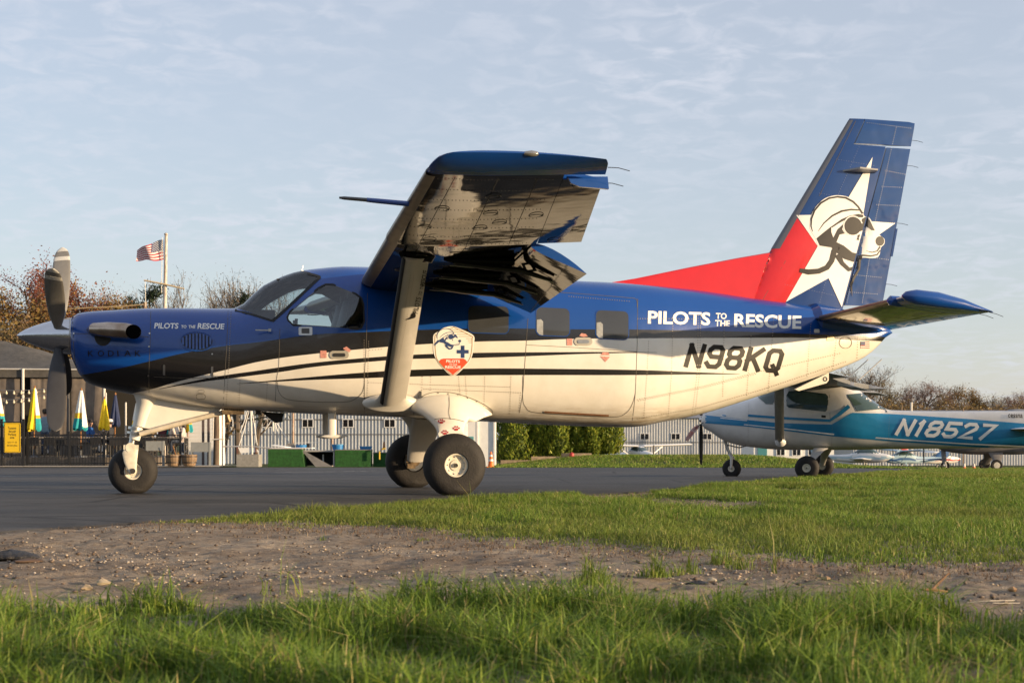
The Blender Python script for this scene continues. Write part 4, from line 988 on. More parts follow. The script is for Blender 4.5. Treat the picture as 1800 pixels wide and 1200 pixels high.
DOG_RING = [(ellipse(648, 368, 90, 94, 24)[8:24], 12)]
def dog(fn, xf, mW, mK, off, tag_):
    fn(tag_ + '_head', [[xf(p) for p in DOG_WHITE]], mW, off)
    k = (Vector(xf((100, 0))) - Vector(xf((0, 0)))).length / 100
    q = []
    for pts, w in DOG_STROKES:
        P = [Vector(xf(p)) for p in pts]; n = len(P); Lp = []; Rp = []
        for i in range(n):
            t = (P[min(i + 1, n - 1)] - P[max(i - 1, 0)]).normalized(); o = Vector((-t.y, t.x)) * w[i] * k / 2; Lp.append(tuple(P[i] + o)); Rp.append(tuple(P[i] - o))
        for i in range(n - 1): q.append([Lp[i], Lp[i + 1], Rp[i + 1], Rp[i]])
    fn(tag_ + '_lines', q + [[xf(p) for p in po] for po in DOG_POLYS], mK, off + .002)
    rg = [xf(p) for p in DOG_RING[0][0]]; q = []
    for i in range(len(rg) - 1):
        a, c = Vector(rg[i]), Vector(rg[i + 1]); t = (c - a).normalized(); o = Vector((-t.y, t.x)) * 5 * k; q.append([tuple(a + o), tuple(c + o), tuple(c - o), tuple(a - o)])
    fn(tag_ + '_goggle_rim', q, mW, off + .0035)
M_DOGK = mat('dark_brown_marking', (.030, .026, .021), .35, var=.1)
dog(lambda n, p, m, o: press_tail(n, p, m, o, 9), z5, M_WHITE_D, M_DOGK, .0075, 'emblem')
# rivets on rudder and fin
TR = [[(1505, 258), (1553, 264)], [(1556, 300), (1598, 308)], [(1550, 328), (1592, 330)], [(1541, 360), (1588, 362)], [(1530, 390), (1580, 392)], [(1516, 450), (1565, 457)], [(1500, 483), (1552, 488)], [(1487, 513), (1545, 517)], [(1552, 270), (1535, 330), (1512, 420), (1488, 535)], [(1575, 225), (1540, 380), (1515, 535)], [(1524, 216), (1604, 226)]]
RSK.dots('rivet', TR, 3.6, .8, mat('bright_rivet', (.22, .24, .30), .35, .5), RUD, .004)
FSK.dots('rivet', [[(1520, 235), (1450, 395), (1405, 500)], [(1440, 340), (1530, 355)], [(1470, 280), (1540, 292)], [(1380, 500), (1470, 520)], [(1455, 480), (1440, 535)]], 4.2, .6, mat('fin_rivet', (.2, .22, .3), .4, .4), FIN, .004)
FSK.strokes('panel_seam', [([(1504, 213), (1480, 262), (1440, 345)], .7), ([(1340, 528), (1380, 460), (1428, 380)], .7)], M_SEAM, FIN, .0042)
# antenna fins either side of the fin
b = MB(); b.prism([(5.18, -.05, 3.93), (5.34, -.20, 3.95), (5.58, -.20, 3.935), (5.62, -.04, 3.93)], (0, 0, .02)); b.prism([(5.18, .05, 3.93), (5.34, .20, 3.95), (5.58, .20, 3.935), (5.62, .04, 3.93)], (0, 0, .02)); b.build('blade_antenna', mat('antenna_grey', (.35, .34, .33), .4), FIN)
b = MB()
for z in (4.37, 4.05, 3.32, 2.55): te = Vector(fst(z, 'rud')['te']); b.tube([te, te + Vector((.07, 0, -.003)), te + Vector((.15, 0, -.02))], .003, 4)
b.build('static_wick', M_DARK, RUD)
b = MB(); b.prism([Vector(fst(z, 'rud')['te']) + Vector((dx_, -.006, 0)) for z, dx_ in ((2.9, -.01), (3.25, -.01), (3.25, .02), (2.9, .02))], (0, .012, 0)); b.build('trim_tab', M_FINB, RUD)
# --- tailplane
M_STABU = paint('tailplane_under', (.012, .012, .013), .10, 1.0, .012, 3.0)
for s in (-1, 1):
    def tst(v, **k):
        f = (v - .3) / 2.3; d = dict(le=(4.725 + .03 * f, s * v, 2.085 + .06 * f), te=(5.745 + .02 * f, s * v, 1.962 + .035 * f), t=.115, up=(.12, 0, 1)); d.update(k); return d
    SB = lift([tst(v, s1=.62) for v in (.1, .6, 1.3, 2.0, 2.22)], 14).mesh('stabilizer', [M_BLUE, M_STABU]); SB = link('stabilizer', SB, KO)
    link('elevator', lift([tst(v, s0=.635) for v in (.22, .8, 1.5, 2.2)] + [tst(2.22, s0=.635)], 8).mesh('elevator', [M_BLUE, M_STABU]), SB)
    EH = link('elevator_horn', lift([tst(v, s0=.0 if v > 2.23 else .05) for v in (2.235, 2.4)] + [tst(2.5, t=.10), tst(2.57, t=.07, le=(4.78, s * 2.57, 2.145)), tst(2.6, t=.02, le=(4.9, s * 2.6, 2.12), te=(5.74, s * 2.6, 2.0))], 14).mesh('elevator_horn', [M_BLUE, M_BLUE]), SB)
    b = MB(); b.tube([(4.70, s * 2.54, 2.150), (4.74, s * 2.54, 2.150), (4.85, s * 2.55, 2.140), (5.1, s * 2.56, 2.115), (5.4, s * 2.56, 2.07), (5.78, s * 2.55, 1.995)], [.012, .05, .082, .085, .06, .006], 14); b.build('tip_body', M_BLUE, SB)
    b = MB(); b.tube([(4.70, s * 2.20, 2.13), (4.73, s * 2.20, 2.13), (4.82, s * 2.2, 2.12), (4.95, s * 2.2, 2.11)], [.02, .055, .062, .05], 12); b.build('edge_cap', M_BLUE, SB)
    rows = []
    for v in np.linspace(.35, 2.1, 6):
        d = tst(v); le = Vector(d['le']); te = Vector(d['te']); rows.append([le.lerp(te, abs(q)) + Vector((-.004, 0, math.copysign(airfoil(abs(q)) * .115 + .003, q) if q else 0)) for q in (-.04, -.02, -.006, 0, .006, .02, .04)])
    b = MB(); n = 7; b.v = [tuple(p) for r_ in rows for p in r_]; b.f = [(i * n + k, i * n + k + 1, (i + 1) * n + k + 1, (i + 1) * n + k) for i in range(5) for k in range(6)]; b.m = [0] * len(b.f); b.build('leading_edge', M_LE, SB, sharp=80)
    b = MB()
    for v in (2.3, 2.5): te = Vector(tst(v)['te']); b.tube([te, te + Vector((.08, 0, -.015)), te + Vector((.17, 0, -.045))], .003, 4)
    b.build('static_wick', M_DARK, SB)
b = MB(); b.loft([[Vector((u, r_ * 1.0 * math.cos(g), zc + r_ * .75 * math.sin(g))) for g in [2 * PI * j / 16 for j in range(16)]] for u, r_, zc in ((4.55, .10, 2.10), (4.8, .30, 2.07), (5.2, .27, 2.02), (5.6, .16, 1.985), (5.84, .03, 1.955))]); b.build('tail_fairing', M_BLUE, KO)
b = MB(); b.prism([(4.55, -.03, 1.22), (5.0, -.03, 1.43), (5.0, -.03, 1.335), (4.97, -.03, 1.30), (4.6, -.03, 1.20)], (0, .06, 0)); b.build('tie_down_fin', M_CREAM, KO)
b = MB(); b.lathe([(0, .018), (.0, .03), (.01, .03)], (4.95, -.034, 1.35), (0, 1, 0), 10); b.build('tie_down_ring', M_DARK, KO)
# ------------------------------------------------------------------ turboprop: landing gear
def wheel(name, x, y, r, w, rim_r, parent, side, brake=False, tilt=0.0, toe=0.0):
    """tyre with flattened foot; part > sub-parts tyre, rim, hub"""
    W = bpy.data.objects.new('w', None)
    b = MB(); prof = []
    for k in range(21):
        a = -PI * .5 + PI * k / 20; rr = rim_r + (r - rim_r) * (math.cos(a) ** .62 if math.cos(a) > 0 else 0); prof.append((math.sin(a) * w / 2 * (1.0 if abs(math.sin(a)) < .98 else .97), rr))
    prof = [(prof[0][0] * .82, rim_r - .012)] + prof + [(prof[-1][0] * .82, rim_r - .012)]
    b.lathe(prof, (0, 0, 0), (0, 1, 0), 56)
    b.v = [(p[0] * (1 + (.05 if p[2] < -r * .8 else 0)), p[1] * (1 + (.12 if p[2] < -r * .75 else 0)), max(p[2], -r + .022)) for p in b.v]
    ty = b.build('tyre', M_RUBBER, parent); ty.location = (x, y, r - .022)
    b = MB()
    for gv in (-.35, -.12, .12, .35): pass
    d = side
    b = MB(); b.lathe([(w * .40 * d, rim_r + .008), (w * .43 * d, rim_r + .004), (w * .42 * d, rim_r - .02), (w * .30 * d, rim_r - .035), (w * .28 * d, rim_r * .45), (w * .33 * d, rim_r * .42), (w * .33 * d, rim_r * .22), (w * .36 * d, rim_r * .20), (w * .36 * d, .002)], (0, 0, 0), (0, 1, 0), 40)
    b.build('rim', M_RIM, ty)
    b = MB(); b.lathe([(-w * .40 * d, rim_r + .006), (-w * .34 * d, rim_r - .03), (-w * .2 * d, rim_r * .5), (-w * .2 * d, .002)], (0, 0, 0), (0, 1, 0), 32); b.build('inner_rim', M_STEEL if brake else M_RIM, ty)
    b = MB(); b.lathe([(w * .36 * d, rim_r * .17), (w * .42 * d, rim_r * .15), (w * .42 * d, rim_r * .05), (w * .39 * d, rim_r * .04), (w * .39 * d, .001)], (0, 0, 0), (0, 1, 0), 18); b.build('hub_cap', mat('hub_grey', (.12, .115, .10), .4, .7) if 'hub_grey' not in bpy.data.materials else bpy.data.materials['hub_grey'], ty)
    for k in range(9):
        g = 2 * PI * k / 9 + .3; b = MB(); b.lathe([(0, .011), (w * .03 * d, .010), (w * .035 * d, .001)], (rim_r * .70 * math.cos(g), w * .285 * d, rim_r * .70 * math.sin(g)), (0, 1, 0), 8); b.build('rim_bolt', M_STEEL, ty)
    return ty
M_RIM = mat('cream_rim_paint', (.66, .61, .50), .4, var=.12, vscale=14)
M_GREASE = mat('greasy_brake_metal', (.20, .14, .08), .5, .6, var=.5, vscale=18)
for s in (-1, 1):
    wheel('main', .0, s * 1.40, .345, .27, .135, KO, s, brake=True)
    b = MB()      # spring leg
    pts = [(.08, s * .62, .86, .20), (.075, s * .85, .76, .185), (.06, s * 1.02, .60, .165), (.04, s * 1.14, .44, .145), (.02, s * 1.20, .34, .12)]
    b.loft([[Vector((x + w_ * math.cos(g), y + s * .035 * math.sin(g) * .9, z + .035 * math.sin(g) * .7)) for g in [2 * PI * k / 20 for k in range(20)]] for x, y, z, w_ in pts])
    if s < 0: LGB = b
    LG = b.build('gear_leg', M_STRUTP if s > 0 else mat('gear_leg_white', (.68, .65, .60), .4, var=.1), KO)
    b = MB(); b.lathe([(0, .001), (0, .06), (.09, .06), (.09, .001)], (0, s * 1.18, .325), (0, s, 0), 20); b.build('axle', M_GREASE, LG)
    b = MB(); b.lathe([(.0, .06), (0, .118), (.02, .118), (.02, .06)], (0, s * 1.27, .325), (0, s, 0), 28); b.build('brake_disc', M_STEEL, LG)
    b = MB(); b.box((-.075, s * 1.24, .36), (.07, .09, .10)); b.box((-.05, s * 1.2, .27), (.10, .06, .06)); b.box((.05, s * 1.19, .40), (.05, .05, .13)); b.build('brake_caliper', M_GREASE, LG)
    # bulged fairing where the leg leaves the belly
    b = MB(); rg = []
    for y, u0, u1, z0, z1 in ((.58, -.40, .60, .85, 1.12), (.67, -.38, .55, .84, 1.11), (.73, -.34, .48, .825, 1.09), (.79, -.26, .37, .79, 1.03), (.85, -.19, .28, .735, .95), (.92, -.14, .22, .675, .87), (.98, -.115, .19, .62, .79), (1.01, -.105, .18, .59, .73)):
        ring = []
        for k in range(28):
            g = 2 * PI * k / 28; uu = math.cos(g); taper = 1 - .55 * max(0, uu) ** 2 * (1 if y < .9 else .3)
            ring.append(Vector(((u0 + u1) / 2 + (u1 - u0) / 2 * uu, s * y, (z0 + z1) / 2 - (.10 * max(0, uu) ** 2 if y < .85 else 0) + (z1 - z0) / 2 * math.sin(g) * taper)))
        rg.append(ring)
    b.loft(rg); b.build('gear_fairing', M_CREAM, KO)
    if s < 0: GFB = b
# paw prints on the near leg fairing
M_PAW = mat('dark_red_paw', (.36, .03, .035), .5)
GSK = Skin([GFB, LGB], KM); GSK.strokes('fairing_joint', [(smooth_path([(789, 692), (790, 710), (789, 726), (792, 737)], 4), .8), (smooth_path([(764, 737), (778, 735), (800, 737), (816, 741)], 4), .9)], M_SEAM, KO, .004)
for cx, cy in ((776, 741), (802, 753), (782, 760), (789, 748)):
    if (cx, cy) == (789, 748): continue
    pp = [ellipse(cx, cy + 1.6, 3.6, 2.2, 10)] + [ellipse(cx + dx_, cy + dy_, 1.35, 1.7, 8) for dx_, dy_ in ((-5, -.6), (-1.9, -3), (1.9, -3), (5, -.6))]
    GSK.press('paw_print', pp, M_PAW, KO, .005, 0)
# nose gear
W0 = wheel('nose', -3.40, 0, .272, .21, .105, KO, -1)
b = MB(); b.tube([(-3.44, 0, .43), (-3.40, 0, .62)], .035, 14); b.build('oleo_piston', M_STEEL, KO)
b = MB(); b.tube([(-3.385, 0, .60), (-3.33, 0, .80), (-3.26, 0, 1.12)], [.06, .066, .07], 18); NS = b.build('nose_strut', M_CREAM, KO)
b = MB(); b.lathe([(0, .07), (.0, .082), (.025, .082), (.025, .07)], (-3.385, 0, .66), (.15, 0, 1), 18); b.lathe([(0, .07), (.0, .078), (.03, .078), (.03, .07)], (-3.378, 0, .71), (.15, 0, 1), 18); b.build('strut_collar', M_STEEL, NS)
b = MB()
rg = []
for x, z, w_ in ((-3.415, .50, .075), (-3.43, .45, .085), (-3.425, .35, .07), (-3.41, .26, .05), (-3.40, .22, .03)): rg.append((x, z, w_))
for s in (-1, 1):
    b.loft([[Vector((x + w_ * math.cos(g), s * .145 + .012 * math.sin(g), z)) for g in [2 * PI * k / 14 for k in range(14)]] for x, z, w_ in rg])
b.box((-3.42, 0, .515), (.16, .31, .05)); b.tube([(-3.425, -.16, .51), (-3.425, .16, .51)], .055, 12); FK = b.build('nose_fork', mat('fork_cream', (.62, .57, .46), .45, var=.2, vscale=12), KO)
b = MB(); b.tube([(-3.40, -.17, .25), (-3.40, .17, .25)], .03, 14); b.build('nose_axle', mat('axle_grey', (.10, .09, .08), .4, .7), FK)
# fairing behind the strut and drag brace
b = MB(); b.tube([(-3.325, 0, .745), (-3.30, 0, .86), (-3.265, 0, 1.0), (-3.25, 0, 1.10)], [.080, .086, .10, .15], 20); b.build('nose_gear_fairing', M_CREAM, KO)
b = MB(); b.prism([(-3.24, -.06, 1.06), (-3.31, -.06, .735), (-3.20, -.06, .72), (-2.45, -.06, .925), (-2.40, -.06, .98)], (0, .12, 0)); b.build('strut_fairing_panel', M_CREAM, KO)
b = MB(); b.tube([(-3.33, -.09, .66), (-2.9, -.08, .78), (-2.36, -.07, .92)], .028, 10); b.tube([(-3.33, .09, .66), (-2.36, .07, .92)], .028, 10); b.build('drag_brace', mat('brace_cream', (.52, .46, .36), .5, var=.2, vscale=10), KO)
b = MB(); b.tube([(-2.36, -.10, .96), (-2.36, -.10, .86), (-2.34, -.10, .80)], .03, 8); b.box((-2.3, 0, .91), (.25, .3, .05)); b.build('brace_mount', M_GREASE, KO)
# belly antennas and drain mast
b = MB(); b.prism([(-1.98, 0, .92), (-1.72, 0, .90), (-1.74, 0, .80), (-1.82, 0, .79)], (0, .02, 0)); b.build('belly_antenna', M_DARK, KO)
for y in (-.30, .32):
    b = MB(); b.loft([[Vector((-1.20 + a + .048 * math.cos(g), y + .02 * math.sin(g), z)) for g in [2 * PI * j / 14 for j in range(14)]] for z, a in ((.93, 0), (.66, .0), (.64, 0))]); PO = b.build('belly_mast', M_CREAM if y < 0 else M_STRUTP, KO)
    b = MB(); b.tube([(-1.32, y, .635), (-1.28, y, .635), (-1.2, y, .632), (-1.1, y, .635), (-1.02, y, .645)], [.006, .018, .025, .022, .005], 12); b.build('mast_pod', M_CREAM if y < 0 else M_STRUTP, PO)
b = MB(); b.box((-2.02, -.1, .905), (.06, .06, .05)); b.build('belly_light', M_DARK, KO)
b = MB(); b.tube([(-1.52, -.0, 2.53), (-1.50, 0, 2.60)], [.006, .004], 6); b.build('roof_antenna', M_STEEL, KO)
b = MB(); b.box((-2.0, -.70, 1.80), (.17, .012, .012)); b.box((-1.93, -.705, 1.80), (.03, .02, .03)); b.build('pitot_probe', M_STEEL, KO)
# --- shield emblem on the cabin side
SH = KSK.press('shield_emblem', [smooth_path([(795.7, 573.4), (780.5, 576), (771, 582), (762, 589), (761.5, 604), (762, 618), (766, 630), (776, 644), (796, 660.5), (815.5, 646), (827, 632), (832, 616), (833, 604), (832.6, 590), (814, 580)], 4, True)], M_WHITE_D, KO, .004, 10)
def z8(p): return (p[0] / 8.57 + 700, p[1] / 8.57 + 560)
M_GOLD = mat('gold_marking', (.36, .23, .09), .5); M_ORG = mat('orange_red_marking', (.72, .075, .025), .45); M_NAVY = mat('navy_marking', (.022, .05, .16), .4)
inner = [z8(p) for p in smooth_path([(820, 135), (860, 140), (1100, 262), (1112, 300), (1105, 480), (1065, 620), (960, 740), (822, 848), (690, 740), (590, 620), (560, 500), (553, 262), (600, 235)], 3, True)]
KSK.strokes('shield_border', [(inner + inner[:1], 1.2)], M_GOLD, SH, .0055)
KSK.strokes('shield_ray', [([z8((a, y)), z8((c, y))], .8) for y, a, c in ((170, 800, 900), (200, 830, 985), (235, 880, 1040), (268, 910, 1095), (300, 1020, 1105), (330, 1050, 1105), (360, 1060, 1105))], M_GOLD, SH, .0055)
red = [z8(p) for p in [(612, 645), (640, 612), (680, 600), (980, 600), (1015, 620), (1040, 655), (955, 740), (822, 842), (695, 740)]]
KSK.press('shield_base', [red], M_ORG, SH, .006, 8)
for tx, a, c, h in (('PILOTS', (720, 660), (927, 664), 42), ('TO THE', (765, 697), (885, 699), 20), ('RESCUE', (703, 748), (940, 752), 42)): KSK.text('shield_lettering', tx, z8(a), z8(c), h / 8.57, M_WHITE_D, SH, .03, off=.008, step=0)
KSK.press('shield_cross', [[z8(p) for p in [(942, 405), (998, 405), (998, 470), (1060, 470), (1060, 524), (998, 524), (998, 590), (942, 590), (942, 524), (880, 524), (880, 470), (942, 470)]]], M_NAVY, SH, .006, 0)
def xf8(p): return z8((580 + (p[0] - 240) * .518, 150 + (p[1] - 88) * .44))
_k, _d = DOG_STROKES, None
DOG_STROKES = [_k[0], _k[1], _k[2], _k[3], _k[5], ([(300, 500), (180, 640), (215 - 0, 690)], [60, 40, 5])]
dog(lambda n, p, m, o: KSK.press(n, p, m, SH, o, 0), xf8, M_WHITE_D, M_NAVY, .0065, 'shield_dog')
# ------------------------------------------------------------------ hangars and sheds behind the taxiway
M_CORR = mat('grey_ribbed_metal', (.40, .43, .47), .42, .15, var=.06, vscale=1.5); M_CORR2 = mat('pale_ribbed_metal', (.47, .48, .49), .42, .15, var=.06, vscale=1.5)
M_WALLW = mat('white_wall_paint', (.74, .73, .70), .6, var=.05); M_WINF = mat('white_window_frame', (.72, .72, .72), .5); M_PANE = mat('dark_pane', (.012, .013, .016), .08, coat=.5)
M_ROOF = mat('grey_roof', (.22, .22, .23), .6, var=.1); M_RAIL = mat('dark_rail', (.13, .14, .16), .6)
def rib_panel(w, h, nrib, m, name='wall_panel'):
    """one ribbed sheet, ribs standing 35 mm proud"""
    b = MB(); pr = []
    p = w / nrib
    for k in range(nrib): x = k * p; pr += [(x, 0), (x + p * .62, 0), (x + p * .70, -.045), (x + p * .92, -.045)]
    pr.append((w, 0)); n = len(pr); b.v = [(x, y, z) for z in (0, h) for x, y in pr]; b.f = [(k, k + 1, n + k + 1, n + k) for k in range(n - 1)]; b.m = [0] * len(b.f)
    return b.mesh(name, m, smooth=False)
def window_parts(parent, x, z, w, h, y=-.06):
    b = MB(); f = .06
    for c, d in (((x, y, z + h / 2), (w + 2 * f, .09, f)), ((x, y, z - h / 2), (w + 2 * f, .09, f)), ((x - w / 2 - f / 2 + .0, y, z), (f, .085, h - f)), ((x + w / 2 + f / 2, y, z), (f, .085, h - f)), ((x, y, z), (f, .08, h - f))): b.box(c, d)
    o = b.build('window', M_WINF, parent, smooth=False)
    for s in (-1, 1): b = MB(); b.box((x + s * w / 4, y - .01, z), (w / 2 - f - .01, .03, h - f - .004)); b.build('pane', M_PANE, o, smooth=False)
def hangar(label, px0, px1, Y, zb, h, m, wins, wz, ww, wh, rails, group, depth=14, dr=None):
    x0, x1 = X_at(px0, Y), X_at(px1, Y); o = thing('hangar', label, 'hangar', (x0, Y, zb), 0, group); W = x1 - x0
    n = max(1, int(W / 1.83)); pw = W / n; me = rib_panel(pw, h, 6, m)
    for k in range(n): link('wall_panel', me, o, (k * pw, 0, 0))
    b = MB(); b.box((W / 2, depth / 2 + .06, h / 2), (W - .02, depth, h - .02)); b.build('wall', m, o, smooth=False)
    b = MB(); b.prism([(-.3, -.4, h), (-.3, depth / 2, h + 1.6), (-.3, depth + .5, h), (-.3, depth / 2, h + 1.45)], (W + .6, 0, 0)); b.build('roof', M_ROOF, o, smooth=False)
    for px in wins: window_parts(o, X_at(px, Y) - x0, wz - zb, ww, wh)
    for r in rails: b = MB(); b.box((W / 2, -.07, Z_at(r, Y) - zb), (W, .05, .09)); b.build('rail', M_RAIL, o, smooth=False)
    return o
hangar('long grey ribbed metal hangar with a row of small windows behind the patio', 378, 838, 145, -1.80, 6.0, M_CORR, [400, 470.5, 541, 612, 685, 757], Z_at(743.5, 145), .95, .75, (737, 763), None)
hangar('pale ribbed metal hangar with small windows beyond the hedge', 1075, 1330, 180, -2.55, 5.6, M_CORR2, [1133, 1187.5, 1243, 1299], Z_at(767, 180), .95, .72, (777,), None)
hangar('pale ribbed metal hangar behind the parked light aircraft', 1500, 1990, 178, -2.75, 5.2, M_CORR2, [], 0, 1, 1, (), None)
# white low building
Yw = 150; x0 = X_at(1325, Yw); o = thing('low_building', 'long low white building with small windows under the parked light airplane', 'building', (x0, Yw, -2.3)); W = X_at(1466, Yw) - x0
b = MB(); b.box((W / 2, 4, 1.6), (W, 8, 3.2)); b.build('wall', M_WALLW, o, smooth=False)
b = MB(); b.prism([(-.2, -.3, 3.2), (-.2, 4, 4.2), (-.2, 8.3, 3.2), (-.2, 4, 4.0)], (W + .4, 0, 0)); b.build('roof', M_ROOF, o, smooth=False)
for px in (1372, 1400, 1428): window_parts(o, X_at(px, Yw) - x0, Z_at(793, Yw) + 2.3, .75, .8, -.05)
b = MB(); b.box((X_at(1340, Yw) - x0, -.04, 1.05), (.9, .1, 2.1)); b.build('door', mat('teal_door', (.06, .22, .24), .5), o, smooth=False)
# white shed by the hedge
Ys = 57; x0 = X_at(796, Ys); W = X_at(871, Ys) - x0; o = thing('white_shed', 'small white shed with a panelled door beside the hedge', 'shed', (x0, Ys, -.46))
b = MB(); b.box((W / 2, 1.2, 1.15), (W, 2.4, 2.3)); b.build('wall', M_WALLW, o, smooth=False)
b = MB(); b.prism([(-.1, -.15, 2.3), (-.1, 1.2, 2.75), (-.1, 2.55, 2.3)], (W + .2, 0, 0)); b.build('roof', M_ROOF, o, smooth=False)
dx0 = X_at(827, Ys) - x0; b = MB(); b.box((dx0, -.03, .98), (.42, .06, 1.9)); d = b.build('door', M_WALLW, o, smooth=False)
b = MB(); b.box((dx0, -.07, 1.0), (.24, .03, .34)); b.build('door_panel', mat('teal_panel', (.10, .30, .31), .5), d, smooth=False)
b = MB(); b.box((dx0 - .15, -.07, 1.28), (.1, .04, .12)); b.build('door_latch', M_RAIL, d, smooth=False)
for xx in (dx0 - .25, dx0 + .25, W - .04): b = MB(); b.box((xx, -.02, 1.1), (.06, .1, 2.2)); b.build('trim', M_WALLW, o, smooth=False)
# small clapboard shed by the patio, boards one by one
Yc = 68; x0 = X_at(318, Yc); W = X_at(376, Yc) - x0; o = thing('clapboard_shed', 'small white clapboard shed standing between patio and ribbed hangar', 'shed', (x0, Yc, -.6))
bb = MB(); bb.prism([(0, 0, 0), (0, -.03, 0), (0, -.012, .17), (0, 0, .17)], (W, 0, 0)); me = bb.mesh('board', M_WALLW, smooth=False)
for k in range(17): link('board', me, o, (0, 0, k * .165))
b = MB(); b.box((W / 2, 1.3, 1.4), (W, 2.58, 2.8)); b.build('wall', M_WALLW, o, smooth=False)
b = MB(); b.prism([(-.15, -.2, 2.82), (-.15, 1.3, 3.5), (-.15, 2.8, 2.82)], (W + .3, 0, 0)); b.build('roof', M_ROOF, o, smooth=False)
# ------------------------------------------------------------------ marquee
M_TENT = mat('grey_canvas', (.085, .077, .066), .9, var=.25, vscale=2.2, bump=.02, bscale=6); M_CURT = mat('grey_mesh_curtain', (.17, .14, .115), .9, var=.35, vscale=1.6); M_POLE = mat('white_pole', (.60, .57, .52), .5)
Yt = 59.5; TX0, TX1 = X_at(-170, Yt), X_at(188, Yt); zt0 = -.46
TN = thing('marquee', 'large grey canvas marquee with mesh curtains behind the black fence', 'marquee', (TX0, Yt, zt0)); TW = TX1 - TX0; EV = Z_at(648, Yt) - zt0
b = MB(); nx_, ny_ = 24, 10
for j in range(ny_ + 1):
    for i in range(nx_ + 1):
        u, v = i / nx_, j / ny_; x = u * TW; y = v * 8.0; hx = min(1, (1 - u) * TW / 5.2); hy = 1 - abs(2 * v - 1)
        z = EV + 1.35 * min(hx, hy) ** 1.25 - .03 * math.sin(u * 22) * hy
        b.v.append((x, y, z))
b.f = [(j * (nx_ + 1) + i, j * (nx_ + 1) + i + 1, (j + 1) * (nx_ + 1) + i + 1, (j + 1) * (nx_ + 1) + i) for j in range(ny_) for i in range(nx_)]; b.m = [0] * len(b.f); b.build('canvas_roof', M_TENT, TN)
b = MB(); b.box((TW / 2, -.03, EV - .16), (TW, .03, .34)); b.build('valance', M_TENT, TN, smooth=False)
b = MB(); b.tube([(0, -.06, EV + .02), (TW, -.06, EV - .04)], .03, 6); b.build('eave_rope', M_POLE, TN)
for px in (-120, -40, 41.5, 121, 184): b = MB(); b.tube([(X_at(px, Yt) - TX0, -.08, 0), (X_at(px, Yt) - TX0, -.08, EV)], .055, 8); b.build('pole', M_POLE if px != 121 else mat('dark_pole', (.06, .06, .065), .5), TN)
def curtain(px0, px1, z0, z1, y):
    b = MB(); n = 30; a0, a1 = X_at(px0, Yt) - TX0, X_at(px1, Yt) - TX0
    for j in range(6):
        for i in range(n + 1):
            u = i / n; b.v.append((a0 + (a1 - a0) * u, y + .012 * math.sin(u * 9 + j * .9) + .006 * math.sin(u * 23 - j * .7), z0 + (z1 - z0) * j / 5))
    b.f = [(j * (n + 1) + i, j * (n + 1) + i + 1, (j + 1) * (n + 1) + i + 1, (j + 1) * (n + 1) + i) for j in range(5) for i in range(n)]; b.m = [0] * len(b.f); return b
for c in ((-160, -45), (-38, 33), (52, 90), (88, 118), (124, 178)): curtain(c[0], c[1], .95, EV - .35, .12).build('mesh_curtain', M_CURT, TN)
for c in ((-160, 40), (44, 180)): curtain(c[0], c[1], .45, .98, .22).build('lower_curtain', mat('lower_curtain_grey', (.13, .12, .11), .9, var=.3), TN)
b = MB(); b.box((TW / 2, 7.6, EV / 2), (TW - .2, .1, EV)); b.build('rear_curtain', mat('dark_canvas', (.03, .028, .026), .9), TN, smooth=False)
# strings of bulbs in the marquee: each string is a thing
M_BULB = mat('clear_bulb', (.75, .68, .5), .2, coat=.5)
for py0, py1, sg in ((672, 678, .25), (690, 684, .35)):
    a = Vector((X_at(-90, Yt), Yt - .25, Z_at(py0, Yt))); c = Vector((X_at(120, Yt), Yt - .25, Z_at(py1, Yt))); S = thing('string_lights', 'string of clear bulbs hung across the marquee ' + ('just under its valance' if py0 == 672 else 'above the folded umbrellas'), 'string lights', a)
    P = [Vector(((c - a) * f) + Vector((0, 0, -sg * 4 * f * (1 - f)))) for f in np.linspace(0, 1, 17)]
    b = MB(); b.tube(P, .012, 4); b.build('cable', M_RAIL, S)
    me = None
    for p in P[1:-1]:
        if me is None: b = MB(); b.lathe([(0, .012), (-.05, .018), (-.09, .045), (-.13, .04), (-.16, .003)], (0, 0, 0), (0, 0, 1), 8); me = b.mesh('bulb', M_BULB)
        link('bulb', me, S, p)
# ------------------------------------------------------------------ patio
DK = .40
M_DECK = mat('patio_boards', (.16, .13, .10), .85, var=.3, vscale=6)
b = MB(); b.box(((X_at(-170, 56) + X_at(316, 60)) / 2, 59.2, (-.5 + DK - .4) / 2 - .07), (X_at(316, 60) - X_at(-170, 56), 5.6, .52)); tag(b.build('patio_deck', M_DECK, smooth=False), kind='structure')
DZ = -.5 + DK - .4 ; DZ = DZ / 2 - .15 + .18 + .16
M_FENCE = mat('black_fence_paint', (.014, .014, .015), .45)
def fence(label, px0, px1, Y, top, bot, posts, hgt=None):
    xa, xb = X_at(px0, Y), X_at(px1, Y); z0 = Z_at(bot, Y); z1 = Z_at(top, Y); W = xb - xa
    F = thing('picket_fence', label, 'fence', (xa, Y, z0)); H = z1 - z0
    for z in (H, H - .16, .09): b = MB(); b.box((W / 2, 0, z - .02), (W, .035, .04)); b.build('rail', M_FENCE, F, smooth=False)
    b = MB(); b.box((0, 0, H / 2), (.02, .02, H)); me = b.mesh('picket', M_FENCE, smooth=False); n = int(W / .105)
    for k in range(1, n): link('picket', me, F, (k * W / n, 0, 0))
    for px in posts: b = MB(); b.box((X_at(px, Y) - xa, 0, H / 2 + .03), (.075, .075, H + .08)); b.box((X_at(px, Y) - xa, 0, H + .085), (.1, .1, .03)); b.build('post', M_FENCE, F, smooth=False)
    return F
fence('long black picket fence along the front of the patio', 46, 318, 55.2, 763, 817, (48, 121, 183, 248, 317))
